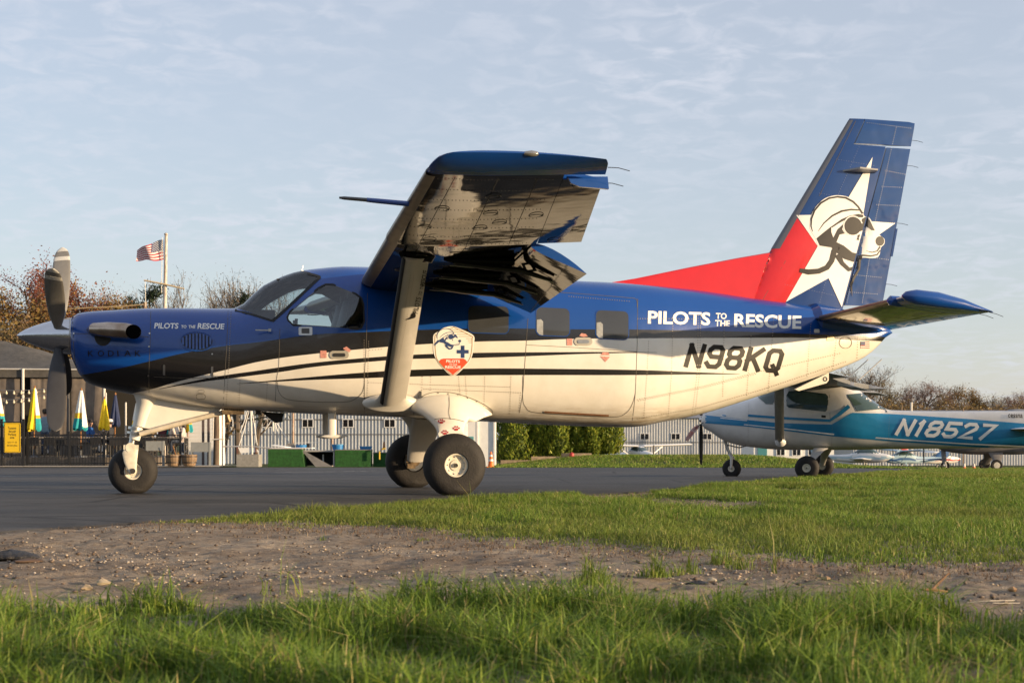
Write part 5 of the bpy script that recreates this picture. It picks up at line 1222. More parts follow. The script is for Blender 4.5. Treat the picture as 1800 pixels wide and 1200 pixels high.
fence('short taller black picket fence that carries the yellow sign', -40, 44, 54.6, 741, 820, (-38, 3, 41))
# yellow sign
Yg = 54.45; SG = thing('parking_sign', 'yellow transient aircraft parking sign on the black fence', 'sign', (X_at(21.5, Yg), Yg, Z_at(769, Yg)))
w_, h_ = 29 / FPX * Yg, 52 / FPX * Yg
b = MB(); b.prism([(x, 0, z) for x, z in rrect(-w_ / 2, -h_ / 2, w_ / 2, h_ / 2, .05, 4)], (0, .012, 0)); b.build('plate', mat('yellow_sign_paint', (.78, .50, .015), .45), SG, smooth=False)
rr_ = rrect(-w_ / 2 + .025, -h_ / 2 + .025, w_ / 2 - .025, h_ / 2 - .025, .04, 4); b = MB(); b.tube([(x, -.003, z) for x, z in rr_ + rr_[:1]], .005, 4); b.build('border_line', M_DARK, SG)
def flat_text(name, body, cx, z, width, height, m, parent, y=-.004, weight=0.0):
    cu = bpy.data.curves.new('t', 'FONT'); cu.body = body; cu.offset = weight; cu.resolution_u = 2; ob = bpy.data.objects.new('t', cu); COL.objects.link(ob)
    me = bpy.data.meshes.new_from_object(ob.evaluated_get(bpy.context.evaluated_depsgraph_get())); bpy.data.objects.remove(ob)
    xs = [v.co.x for v in me.vertices]; ys = [v.co.y for v in me.vertices]; x0, x1, y0, y1 = min(xs), max(xs), min(ys), max(ys)
    for v in me.vertices: v.co = (cx + ((v.co.x - x0) / (x1 - x0) - .5) * width, y, z + (v.co.y - y0) / (y1 - y0) * height)
    me.materials.append(m); return link(name, me, parent)
for tx, r_, wd_, hh_ in (('Transient', .30, .30, .085), ('Aircraft', .185, .26, .085), ('Parking', .055, .27, .105), ('area', -.03, .15, .06), ('Spots 13 - 26', -.20, .33, .065), ('tail over grass', -.32, .36, .085)): flat_text('lettering', tx, 0, r_, wd_, hh_, M_DARK, SG)
# umbrellas, folded
M_YEL = mat('yellow_canvas', (.80, .56, .012), .8, var=.12, vscale=8); M_WHT = mat('white_canvas', (.74, .73, .70), .8, var=.08, vscale=8); M_TEAL = mat('teal_canvas', (.015, .30, .33), .8, var=.12, vscale=8); M_NVY = mat('navy_canvas', (.018, .03, .085), .8, var=.2, vscale=8); M_WOOD = mat('umbrella_wood', (.30, .13, .04), .6); M_GLD = mat('gold_canvas', (.68, .42, .03), .8, var=.1)
def umbrella(label, px, top, bot, Y, kind, tilt=0.0, fat=1.0):
    H = (bot - top) / FPX * Y; zb = Z_at(bot, Y); U = thing('patio_umbrella', label, 'umbrella', (X_at(px, Y), Y, DZ), 0, 'folded umbrellas on the patio'); base = zb - DZ
    n = 40; rows = 14; b = MB(); ph = R.random() * 6
    for j in range(rows + 1):
        f = j / rows; r0 = (.035 + .155 * f ** .75 * (1 if f < .93 else .93)) * fat; z = base + H * (1 - f)
        for k in range(n):
            g = 2 * PI * k / n; pl = 1 + (.26 * f + .05) * math.sin(7 * g + ph + f * 1.2) + .08 * f * math.sin(3 * g + ph * 2)
            dz_ = .05 * math.sin(7 * g + ph) * (f ** 6)
            b.v.append((r0 * pl * math.cos(g) + tilt * (1 - f), r0 * pl * math.sin(g), z + dz_))
    for j in range(rows):
        for k in range(n):
            k2 = (k + 1) % n; b.f.append((j * n + k, j * n + k2, (j + 1) * n + k2, (j + 1) * n + k)); f = (j + .5) / rows; g = 2 * PI * (k + .5) / n
            right = math.cos(g) > .45
            if kind == 'yellow': m_ = 0
            elif kind == 'navy': m_ = 3
            elif kind == 'mixed': m_ = 0 if not right else (2 if f > .72 else (4 if f > .62 else 1))
            else: m_ = 2 if f > .70 and not right else (4 if f > .58 and not right else (2 if f > .9 else 1))
            b.m.append(m_)
    b.build('canopy', [M_YEL, M_WHT, M_TEAL, M_NVY, M_GLD], U, sharp=60)
    b = MB(); b.tube([(0, 0, 0), (tilt * .2, 0, base + H * .4), (tilt, 0, base + H + .02)], .022, 8); b.build('pole', M_WOOD, U)
    b = MB(); b.lathe([(0, .02), (.03, .035), (.07, .03), (.1, .004)], (tilt, 0, base + H), (0, 0, 1), 8); b.build('finial', M_WOOD, U)
    b = MB(); b.lathe([(0, .001), (0, .24), (.05, .22), (.08, .05), (.3, .04)], (0, 0, 0), (0, 0, 1), 14); b.build('base', M_RAIL, U)
umbrella('yellow and white folded umbrella behind the yellow parking sign', -2, 690, 747, 56.6, 'mixed')
umbrella('folded umbrella with yellow front and teal-hemmed white side', 60, 682, 756, 57, 'mixed', .02, 1.12)
umbrella('folded white umbrella with gold band and teal hem in front of the marquee curtain', 142, 686, 755, 57, 'white', .02, 1.2)
umbrella('slim plain yellow folded umbrella beside the navy one', 183, 701, 754, 57.5, 'yellow', .015, .95)
umbrella('plain navy blue folded umbrella', 202, 694, 748, 58.4, 'navy', .02, .9)
umbrella('folded white umbrella with gold and teal hem behind the nose gear strut', 240, 708, 762, 57, 'white', .015, 1.0)
umbrella('folded teal, gold and white umbrella above the two women', 304, 716, 764, 58.4, 'white', .0, 1.15)
umbrella('folded yellow and white umbrella beside the clapboard shed', 330, 715, 758, 58.8, 'mixed', .0, .95)
# planters and barrels in front of the fence
M_PLG = mat('grey_planter', (.20, .21, .21), .6, var=.1)
for px0, px1, tp, lb in ((257, 287, 775, 'grey raised planter box on legs beside the airplane nose wheel'), (336, 369, 777, 'grey raised planter box on legs next to the half-barrels')):
    Y = 54.5; x0, x1 = X_at(px0, Y), X_at(px1, Y); zg = gz1(x0, Y) + .06; T = Z_at(tp, Y) - zg; P = thing('planter_box', lb, 'planter', ((x0 + x1) / 2, Y, zg), .12, 'raised planter boxes'); W = x1 - x0
    b = MB(); b.box((0, .2, T - .17), (W, .4, .34)); bx_ = b.build('box', M_PLG, P, smooth=False)
    b = MB(); b.box((0, .2, T - .01), (W - .06, .34, .03)); b.build('soil', M_DIRT, bx_, smooth=False)
    for sx in (-1, 1):
        for sy in (.02, .38): b = MB(); b.box((sx * (W / 2 - .02), sy, T / 2 - .0), (.055, .055, T + .01)); b.build('leg', M_PLG, P, smooth=False)
M_BAR = mat('barrel_oak', (.22, .145, .085), .7, var=.25, vscale=10); M_HOOP = mat('barrel_hoop', (.06, .05, .045), .5, .6)
def barrel(px, lb):
    Y = 54.3; x = X_at(px, Y); zg = gz1(x, Y) + .06; B = thing('half_barrel', lb, 'barrel planter', (x, Y, zg), 0, 'half-barrel planters'); me = None
    for k in range(18):
        g0, g1 = 2 * PI * k / 18 + .015, 2 * PI * (k + 1) / 18 - .015
        if me is None:
            bb = MB(); pr = [(0, .20), (.1, .235), (.22, .262), (.34, .272), (.40, .268)]
            bb.v = [(r_ * math.cos(g), r_ * math.sin(g), z) for z, r_ in pr for g in (g0, g1)] + [((r_ - .03) * math.cos(g), (r_ - .03) * math.sin(g), z) for z, r_ in pr for g in (g0, g1)]
            n = len(pr); bb.f = [(2 * i, 2 * i + 1, 2 * i + 3, 2 * i + 2) for i in range(n - 1)] + [(2 * n + 2 * i, 2 * n + 2 * i + 2, 2 * n + 2 * i + 3, 2 * n + 2 * i + 1) for i in range(n - 1)] + [(2 * n - 2, 2 * n - 1, 4 * n - 1, 4 * n - 2)] + [(2 * i, 2 * i + 2, 2 * n + 2 * i + 2, 2 * n + 2 * i) for i in range(n - 1)] + [(2 * i + 1, 2 * n + 2 * i + 1, 2 * n + 2 * i + 3, 2 * i + 3) for i in range(n - 1)]; bb.m = [0] * len(bb.f)
            me = bb.mesh('stave', M_BAR, smooth=False)
        link('stave', me, B, (0, 0, 0), (0, 0, 2 * PI * k / 18))
    for z, r_ in ((.12, .243), (.33, .275)): b = MB(); b.lathe([(-.018, r_), (-.018, r_ + .008), (.018, r_ + .010), (.018, r_)], (0, 0, z), (0, 0, 1), 28); b.build('hoop', M_HOOP, B)
    b = MB(); b.lathe([(0, .001), (0, .245)], (0, 0, .36), (0, 0, 1), 20); b.build('soil', M_DIRT, B)
barrel(305, 'brown oak half-barrel planter with a thin garden stake above'); barrel(333, 'brown oak half-barrel planter against the leg of the grey planter box')
b = MB(); Y = 54.35; b.tube([(X_at(311, Y), Y, Z_at(800, Y) - .1), (X_at(304, Y), Y - .02, Z_at(783, Y))], .012, 5); tag(b.build('garden_stake', M_WOOD), 'thin leaning garden stake stuck in a half-barrel', 'stake')
# tables and chairs behind the fence
M_FURN = mat('dark_furniture', (.025, .024, .025), .6, var=.2)
def chair(loc, rz, label):
    if 'c' not in KIDS:
        C_ = thing('patio_chair', label, 'chair', loc, rz, 'dark chairs on the patio')
        b = MB(); b.box((0, 0, .45), (.44, .44, .04)); b.build('seat', M_FURN, C_, smooth=False)
        b = MB(); b.box((0, .22, .61), (.42, .03, .26), Matrix.Rotation(-.15, 3, 'X')); b.build('backrest', M_FURN, C_, smooth=False)
        for sx in (-.19, .19):
            for sy in (-.19, .19): b = MB(); b.tube([(sx, sy, 0), (sx, sy, .44)], .018, 6); b.build('leg', M_FURN, C_)
        KIDS['c'] = C_; return C_
    return copy_tree(KIDS['c'], None, location=loc, rotation_euler=(0, 0, rz), label=label)
def table(px, Y, label):
    T = thing('patio_table', label, 'table', (X_at(px, Y), Y, DZ), 0, 'dark tables on the patio')
    b = MB(); b.box((0, 0, .73), (1.3, .75, .04)); b.build('table_top', mat('table_top', (.30, .27, .24), .6) if 'table_top' not in bpy.data.materials else bpy.data.materials['table_top'], T, smooth=False)
    for sx in (-.58, .58):
        for sy in (-.3, .3): b = MB(); b.tube([(sx, sy, 0), (sx, sy, .71)], .025, 6); b.build('leg', M_FURN, T)
for px, lb in ((20, 'dark patio table behind the yellow parking sign'), (78, 'dark patio table in front of the person in denim'), (160, 'dark patio table where the man in sunglasses sits'), (228, 'dark patio table behind the nose wheel'), (300, 'dark patio table where the two women sit')): table(px, 57.6, lb)
for px, Y, rz, lb in ((8, 56.7, PI, 'dark chair tucked at the table behind the yellow sign, fence side'), (34, 58.4, 0, 'dark chair at the table behind the yellow sign, marquee side'), (66, 56.7, PI, 'dark chair at the fence side of the table below the two-tone umbrella'), (92, 56.8, PI, 'dark chair beside the bottom propeller blade'), (108, 56.9, PI, 'dark chair against the tall dark pole'), (132, 56.7, PI, 'dark chair right of the tall dark pole'), (172, 56.7, PI, 'dark chair in front of the man in sunglasses'), (205, 56.7, PI, 'dark chair behind the person in a white cap'), (222, 56.8, PI, 'dark chair left of the nose wheel'), (262, 56.8, PI, 'dark chair behind the first grey planter'), (285, 56.9, PI, 'dark chair with its back to the half-barrels'), (318, 58.5, 0, 'dark chair beside the clapboard shed')): chair((X_at(px, Y), Y, DZ), rz + R.uniform(-.3, .3), lb)
# posts beside the clapboard shed, rope lines, utility pole
b = MB(); Y = 62
for px, t0, lb in ((357, 724, 'dark steel post by the clapboard shed, further from the hangar'), (366.5, 722, 'dark steel post by the clapboard shed, nearer the hangar')):
    b = MB(); b.box((X_at(px, Y), Y, (gz1(-12, Y) + 2.6) / 2), (.09, .09, 2.6 - gz1(-12, Y))); tag(b.build('steel_post', mat('brown_steel', (.09, .065, .06), .7) if px == 357 else bpy.data.materials['brown_steel'], smooth=False), lb, 'post', 'dark steel posts')
Y = 64; zg = gz1(-12, Y); x = X_at(380, Y); UP = thing('weathered_post', 'thick weathered timber post with white bracket at the hangar corner', 'post', (x, Y, zg))
b = MB(); b.tube([(0, 0, 0), (.02, 0, 1.6), (0, 0, 3.3)], [.13, .12, .11], 12); b.build('timber', mat('weathered_timber', (.12, .085, .06), .9, var=.4, vscale=8, aniso_scale=(3, 3, .4)), UP)
b = MB(); b.tube([(-.12, -.13, 1.15), (-.08, -.14, 2.2)], .025, 6); b.tube([(-.14, -.14, 1.13), (.35, -.14, 1.13)], .03, 6); b.build('bracket', M_POLE, UP)
for px, t0, lb in ((221, 707, 'thin white post behind the folded navy umbrella'), (186, 690, 'thin white post at the corner of the marquee curtain')):
    Y = 58.8; b = MB(); b.tube([(X_at(px, Y), Y, DZ), (X_at(px, Y), Y, Z_at(t0, Y))], .035, 8); tag(b.build('thin_post', M_POLE), lb, 'post', 'thin white patio posts')
b = MB(); Y = 84; P = [(X_at(px, Y), Y, Z_at(py, Y)) for px, py in ((-120, 548), (0, 545.5), (60, 545), (130, 542), (216, 538.5), (252, 535))]; b.tube(P, .035, 5); LN = tag(b.build('rope_line', mat('tan_rope', (.42, .31, .17), .8)), 'tan rope line strung across the trees above the marquee', 'rope')
b = MB(); P = [(X_at(px, Y + .6), Y + .6, Z_at(py, Y + .6)) for px, py in ((-120, 553), (0, 552), (100, 551), (216, 546), (252, 544))]; b.tube(P, .02, 5); tag(b.build('dark_cable', M_DARK), 'thin dark cable running below the tan rope line', 'cable')
b = MB(); b.box((X_at(50, Y), Y - .05, Z_at(549, Y)), (.12, .1, .38)); b.box((X_at(52, Y), Y - .05, Z_at(554, Y)), (.2, .1, .12)); tag(b.build('line_clip', M_POLE, smooth=False), 'small white clip hanging on the tan rope line', 'clip')
b = MB(); b.tube([(X_at(252, 84), 84.3, gz1(-20, 84)), (X_at(252, 84), 84.3, Z_at(530, 84))], [.14, .12], 10); tag(b.build('utility_post', mat('post_wood', (.20, .14, .09), .9, var=.3)), 'wooden utility post ending the rope line', 'post')
# flagpole
Y = 72; zg = gz1(-16, Y); FP = thing('flagpole', 'tall peeling white flagpole with a crossed yard', 'flagpole', (X_at(290, Y), Y, zg)); TOP = Z_at(414, Y) - zg
M_PEEL = mat('peeling_white_pole', (.62, .57, .50), .6, var=.0, vscale=9, col2=(.25, .16, .10)); M_PEEL = mat('peeling_white_pole', (.66, .62, .56), .6, var=.5, vscale=5, col2=(.30, .21, .14), aniso_scale=(4, 4, 1))
b = MB(); b.tube([(-.06, 0, 0), (-.02, 0, TOP * .6), (.05, 0, TOP)], [.12, .10, .07], 12); b.build('pole', M_PEEL, FP)
b = MB(); b.lathe([(0, .03), (.03, .09), (.09, .09), (.13, .02)], (.05, 0, TOP), (0, 0, 1), 10); b.build('finial', M_PEEL, FP)
b = MB(); zy = Z_at(500, Y) - zg; b.tube([(X_at(254, Y) - X_at(290, Y), -.1, Z_at(493, Y) - zg), (0, -.12, zy), (X_at(325, Y) - X_at(290, Y), -.1, Z_at(508, Y) - zg)], [.035, .045, .03], 8); b.build('yard', mat('yard_tan', (.50, .40, .25), .7), FP)
b = MB(); b.tube([(X_at(256, Y) - X_at(290, Y), -.1, Z_at(495, Y) - zg), (X_at(257, Y) - X_at(290, Y), -.1, Z_at(540, Y) - zg)], .012, 4); b.tube([(-.11, -.1, TOP - .1), (-.14, -.1, zy - .4)], .012, 4); b.build('halyard', M_POLE, FP)
# flag, flying to the left
FG = thing('flag', 'American flag flying from the white flagpole', 'flag', (X_at(288, Y), Y - .1, Z_at(420, Y)))
M_FW = mat('flag_white', (.72, .70, .68), .8); M_FR = mat('flag_cloth_red', (.42, .03, .045), .8); M_FB = mat('flag_cloth_blue', (.03, .035, .12), .8)
flw, flh = 48 / FPX * Y, 38 / FPX * Y
def flag_pt(u, v, off=0):
    a = Vector((0, 0, 0)); x = -flw * u; z = -flh * v - flh * (.05 + .48 * u ** 1.3) * (1 - v) - .0 * u
    z += .04 * math.sin(u * 9 + v * 2); y = .16 * math.sin(u * 8 + v * 1.5) * (.3 + u)
    return Vector((x, y - off, z))
def flag_patch(u0, u1, v0, v1, nu, nv, off=0):
    b = MB(); b.v = [flag_pt(u0 + (u1 - u0) * i / nu, v0 + (v1 - v0) * j / nv, off) for j in range(nv + 1) for i in range(nu + 1)]
    b.v = [tuple(p) for p in b.v]; b.f = [(j * (nu + 1) + i, j * (nu + 1) + i + 1, (j + 1) * (nu + 1) + i + 1, (j + 1) * (nu + 1) + i) for j in range(nv) for i in range(nu)]; b.m = [0] * len(b.f); return b
for k in range(13): flag_patch(0, 1, k / 13, (k + 1) / 13, 16, 1).build('stripe', M_FR if k % 2 == 0 else M_FW, FG)
for o_ in (.012,): CT = flag_patch(0, .42, 0, 7 / 13, 8, 6, o_).build('canton', M_FB, FG)
b = MB()
for j in range(9):
    for i in range(6 if j % 2 == 0 else 5):
        c = flag_pt(.04 + .068 * i + (.034 if j % 2 else 0), (.5 + j * .75) * 7 / 13 / 7.2, .024); q = [c + Vector(((.045 if k % 2 == 0 else .018) * math.sin(PI * k / 5), 0, (.045 if k % 2 == 0 else .018) * math.cos(PI * k / 5))) for k in range(10)]
        b.add([c] + q, [(0, 1 + k, 1 + (k + 1) % 10) for k in range(10)])
o = b.build('star_field', M_FW, CT, smooth=False); o['kind'] = 'stuff'
# ------------------------------------------------------------------ equipment by the hangar
M_TURF = mat('green_turf', (.018, .085, .016), .95, var=.35, vscale=9, bump=.02, bscale=60); M_CONC = mat('concrete', (.26, .25, .23), .9, var=.2, vscale=8, bump=.01); M_BLUEP = mat('blue_plastic', (.02, .17, .42), .4, var=.1); M_GREYB = mat('grey_board', (.17, .16, .15), .8, var=.25)
def gb(px, Y): return gz1(X_at(px, Y), Y) + .005
def turf_box(px0, px1, tp, Y, lb, dep=.9, slant=0.0):
    x0, x1 = X_at(px0, Y), X_at(px1, Y); zg = gb(px0, Y); H = Z_at(tp, Y) - zg; o = thing('turf_box', lb, 'turf box', (x0, Y, zg), 0, 'boxes covered in green turf'); W = x1 - x0
    b = MB(); b.prism([(0, 0, 0), (W, 0, 0), (W - slant, 0, H), (0, 0, H)], (0, dep, 0)); b.build('turf_cover', M_TURF, o, smooth=False)
    b = MB(); b.box((W / 2 - slant / 2, dep / 2, H + .015), (W - slant, dep, .03)); b.build('top_board', M_GREYB, o, smooth=False); return o
turf_box(471, 535, 789.5, 58, 'dark green turf-covered box with white boards on top', slant=.1); turf_box(589, 651, 791, 58, 'bright green turf-covered box with a blue tub on it'); turf_box(656, 712, 796, 58.6, 'turf-covered box behind the airplane main wheels')
Y = 58.3; x0 = X_at(531, Y); W = X_at(588, Y) - x0; zg = gb(531, Y); H = Z_at(791, Y) - zg; o = thing('shelf_frame', 'open grey shelf frame with a leaning board between the turf boxes', 'shelf', (x0, Y, zg))
b = MB(); b.box((W / 2, .45, H - .03), (W, .9, .06)); b.build('top', mat('pale_grey_board', (.33, .32, .30), .7), o, smooth=False)
for x in (.03, W - .03):
    for y in (.04, .86): b = MB(); b.box((x, y, H / 2 - .03), (.05, .05, H - .06)); b.build('leg', M_POLE, o, smooth=False)
b = MB(); b.prism([(-.02, -.02, H), (.04, -.02, H), (W * .98, -.3, .0), (W * .45, -.3, 0)], (0, .03, 0)); b.build('leaning_board', M_GREYB, o, smooth=False)
b = MB(); b.box((W * .5, .9, H * .5), (W, .03, H * .9)); b.build('back_board', M_DARK, o, smooth=False); b = MB(); b.box((W * .62, .3, H * .38), (.05, .05, H * .7)); b.build('prop_post', M_POLE, o, smooth=False)
def tub(px, tp, hpx, wpx, Y, lb):
    r_ = wpx / 2 / FPX * Y; zb = Z_at(tp + hpx, Y); h_ = hpx / FPX * Y; o = thing('blue_tub', lb, 'tub', (X_at(px, Y), Y, zb), 0, 'blue plastic tubs')
    b = MB(); b.lathe([(0, .001), (0, r_ * .9), (h_, r_), (h_, r_ * .93), (h_ * .3, r_ * .85)], (0, 0, 0), (0, 0, 1), 24); b.build('shell', M_BLUEP, o)
    b = MB(); b.lathe([(h_ - .02, r_ + .004), (h_ + .012, r_ + .012), (h_ + .012, r_ * .9)], (0, 0, 0), (0, 0, 1), 24); b.build('rim', mat('pale_blue_rim', (.12, .34, .60), .4) if 'pale_blue_rim' not in bpy.data.materials else bpy.data.materials['pale_blue_rim'], o)
tub(594, 781, 9.3, 21, 58.55, 'blue plastic tub standing at the left edge of the bright turf box'.replace(' at the left edge of', ' half over')); tub(643, 784.5, 6, 22, 58.45, 'shallow blue plastic tub on the bright green turf box'); 
Y = 58.4; zt_ = Z_at(789.5, 58) + .035
def board(pts, lb, th=.03):
    b = MB(); b.prism([(X_at(px, Y), Y + dy, zz) for px, dy, zz in pts], (0, 0, th)); return tag(b.build('white_board', M_WALLW, smooth=False), lb, 'board', 'white boards on the turf box')
board([(477, .1, zt_), (548, .05, zt_), (556, .35, zt_), (480, .4, zt_)], 'long white board lying on the dark turf box'); board([(476, .12, zt_ + .10), (500, .1, zt_ + .034), (512, .3, zt_ + .034), (480, .35, zt_ + .12)], 'short white board propped on the long one', .025)
board([(517, .5, zt_ + .20), (557, .45, zt_ + .22), (557, .7, zt_ + .22), (517, .75, zt_ + .20)], 'thin white board raised on a dark block', .02)
b = MB(); b.box((X_at(538, Y), Y + .58, zt_ + .11), (.1, .2, .17)); tag(b.build('dark_block', M_DARK, smooth=False), 'small dark block under the raised white board', 'block')
b = MB(); x = X_at(508, Y); b.prism([(x - .22, Y + .3, zt_ + .03), (x + .17, Y + .3, zt_ + .03), (x + .14, Y + .3, zt_ + .20), (x - .08, Y + .3, zt_ + .20)], (0, .25, 0)); tag(b.build('grey_wedge', M_GREYB, smooth=False), 'dark grey wedge-shaped box on the white boards', 'box')
b = MB(); x = X_at(527, Y); b.lathe([(0, .001), (0, .2), (.10, .22), (.10, .2)], (x, Y + .35, zt_ + .035), (0, 0, 1), 20); tag(b.build('blue_basin', M_BLUEP), 'pale blue basin on the dark turf box', 'basin')
# mast on a concrete block with stays
Y = 57; zg = gb(440, Y); x = X_at(435, Y); o = tag(MB().box((x, Y + .4, zg + .23), (.82, .8, .46)).build('concrete_block', M_CONC, smooth=False), 'square grey concrete block beside the dark turf box', 'block')
MS = thing('rigged_mast', 'white mast with rope stays and a crossbar standing on the concrete block', 'mast', (X_at(440, Y), Y + .4, zg + .46))
def mp_(px, py): return Vector((X_at(px, Y + .4) - X_at(440, Y), 0, Z_at(py, Y + .4) - zg - .46))
b = MB(); b.tube([Vector((0, 0, 0)), mp_(440, 700)], .035, 8); b.build('mast_pole', M_POLE, MS)
for a, c in (((439, 715), (419, 787)), ((442, 715), (452, 782)), ((437, 712), (422, 760))): b = MB(); b.tube([mp_(*a), mp_((a[0] + c[0]) / 2 + .8, (a[1] + c[1]) / 2 + 2), mp_(*c)], .016, 5); b.build('rope_stay', M_WALLW, MS)
b = MB(); b.tube([mp_(391, 784.5), mp_(440, 784), mp_(476, 787.5)], .03, 6); b.build('crossbar', mat('bar_grey', (.35, .35, .36), .5), MS)
for px in (417, 450): b = MB(); b.box(mp_(px, 791), (.05, .05, .24)); b.build('bracket', mat('rust_bracket', (.12, .05, .035), .8) if px == 417 else bpy.data.materials['rust_bracket'], MS, smooth=False)
b = MB(); P = [mp_(*p) for p in ((419, 787), (423, 796), (455, 794), (450, 786))]; b.prism(P, (0, .03, 0)); b.build('furled_cloth', M_WALLW, MS)
Y = 62; zg = gb(480, Y); M2_ = thing('rigged_pole', 'white pole with a tangle of ropes at its head behind the turf box', 'mast', (X_at(480, Y), Y, zg))
def mq_(px, py): return Vector((X_at(px, Y) - X_at(480, Y), 0, Z_at(py, Y) - zg))
b = MB(); b.tube([Vector((0, 0, 0)), mq_(480, 728)], .04, 8); b.build('pole', M_POLE, M2_)
for a, c in (((481, 735), (508, 777)), ((480, 735), (466, 755)), ((482, 736), (492, 775)), ((468, 722), (480, 736)), ((488, 740), (478, 730))): b = MB(); b.tube([mq_(*a), mq_(*c)], .018, 5); b.build('rope', M_WALLW, M2_)
for px, t0, lb in ((515, 700, 'rust-streaked white pole behind the blue basin'), (584, 700, 'rust-streaked pole behind the blue tub'), (391, 700, 'thin white stay post by the weathered timber post')):
    Y = 63; b = MB(); b.tube([(X_at(px, Y), Y, gb(px, Y)), (X_at(px, Y), Y, Z_at(t0, Y))], .05 if px != 391 else .025, 8); tag(b.build('rusty_pole', mat('rusty_white_pole', (.55, .48, .40), .8, var=.5, vscale=5, col2=(.28, .16, .10)) if px == 515 else bpy.data.materials['rusty_white_pole']), lb, 'pole')
Y = 57.8; b = MB(); P = [(X_at(px, Y), Y, Z_at(py, Y)) for px, py in ((667, 807), (667, 793), (672, 789), (678, 788))]; b.tube(P, .03, 8); tag(b.build('yellow_hook', mat('yellow_pipe', (.65, .42, .03), .5)), 'bent yellow pipe beside the bright turf box', 'pipe')
Y = 59.4; b = MB(); b.lathe([(0, .06), (.25, .035), (.3, .01)], (X_at(675, Y), Y, Z_at(789, Y)), (0, 0, 1), 10); tag(b.build('brown_finial', M_WOOD), 'brown pointed cap above the bent yellow pipe', 'cap')
# traffic cone, red can, runway markers
M_ORANGE = mat('cone_orange', (.85, .17, .02), .5); M_WHB = mat('cone_white', (.75, .72, .68), .5)
Y = 54.3; x = X_at(863, Y); CN = thing('traffic_cone', 'orange and white traffic cone at the corner of the white shed', 'cone', (x, Y, gb(863, Y)))
b = MB(); b.box((0, 0, .015), (.28, .28, .03)); b.build('base', M_ORANGE, CN, smooth=False); b = MB(); b.lathe([(.03, .11), (.55, .03), (.56, .001)], (0, 0, 0), (0, 0, 1), 18); b.build('body', M_ORANGE, CN)
for z, r_ in ((.22, .082), (.38, .058)): b = MB(); b.lathe([(z, r_), (z + .07, r_ - .012)], (0, 0, 0), (0, 0, 1), 18); b.build('band', M_WHB, CN)
Y = 60.4; b = MB(); b.lathe([(0, .001), (0, .085), (.01, .09), (.15, .09), (.17, .08), (.19, .03), (.21, .025), (.21, .001)], (X_at(1005, Y), Y, gb(1005, Y)), (0, 0, 1), 18); tag(b.build('red_can', mat('red_can', (.38, .03, .03), .5)), 'round red can on the grass before the hedge', 'can')
for px in (1695, 1712):
    Y = 96; zg = gb(px, Y); o = thing('edge_marker', 'short orange and white marker post beyond the taxiway', 'marker', (X_at(px, Y), Y, zg), 0, 'orange and white taxiway markers')
    b = MB(); b.lathe([(0, .12), (.1, .11), (.22, .08)], (0, 0, 0), (0, 0, 1), 12); b.build('base', M_ORANGE, o); b = MB(); b.lathe([(.22, .08), (.40, .06), (.44, .001)], (0, 0, 0), (0, 0, 1), 12); b.build('head', M_WHB, o)
# low timber wall at the foot of the hedge
Y = 60.6; TWL = thing('timber_wall', 'low pale timber edging along the foot of the hedge', 'wall', (X_at(880, Y), Y, gb(880, Y)))
for i, (a, c) in enumerate(((880, 932), (934, 985), (987, 1040))):
    for k in range(2): x0, x1 = X_at(a, Y), X_at(c, Y); b = MB(); z0 = gb((a + c) / 2, Y) - gb(880, Y); b.box(((x0 + x1) / 2 - X_at(880, Y), 0, z0 - .03 + .12 * k), (x1 - x0, .16, .115)); b.build('sleeper', mat('pale_timber', (.30, .23, .15), .9, var=.3, vscale=8) if i + k == 0 else bpy.data.materials['pale_timber'], TWL, smooth=False)
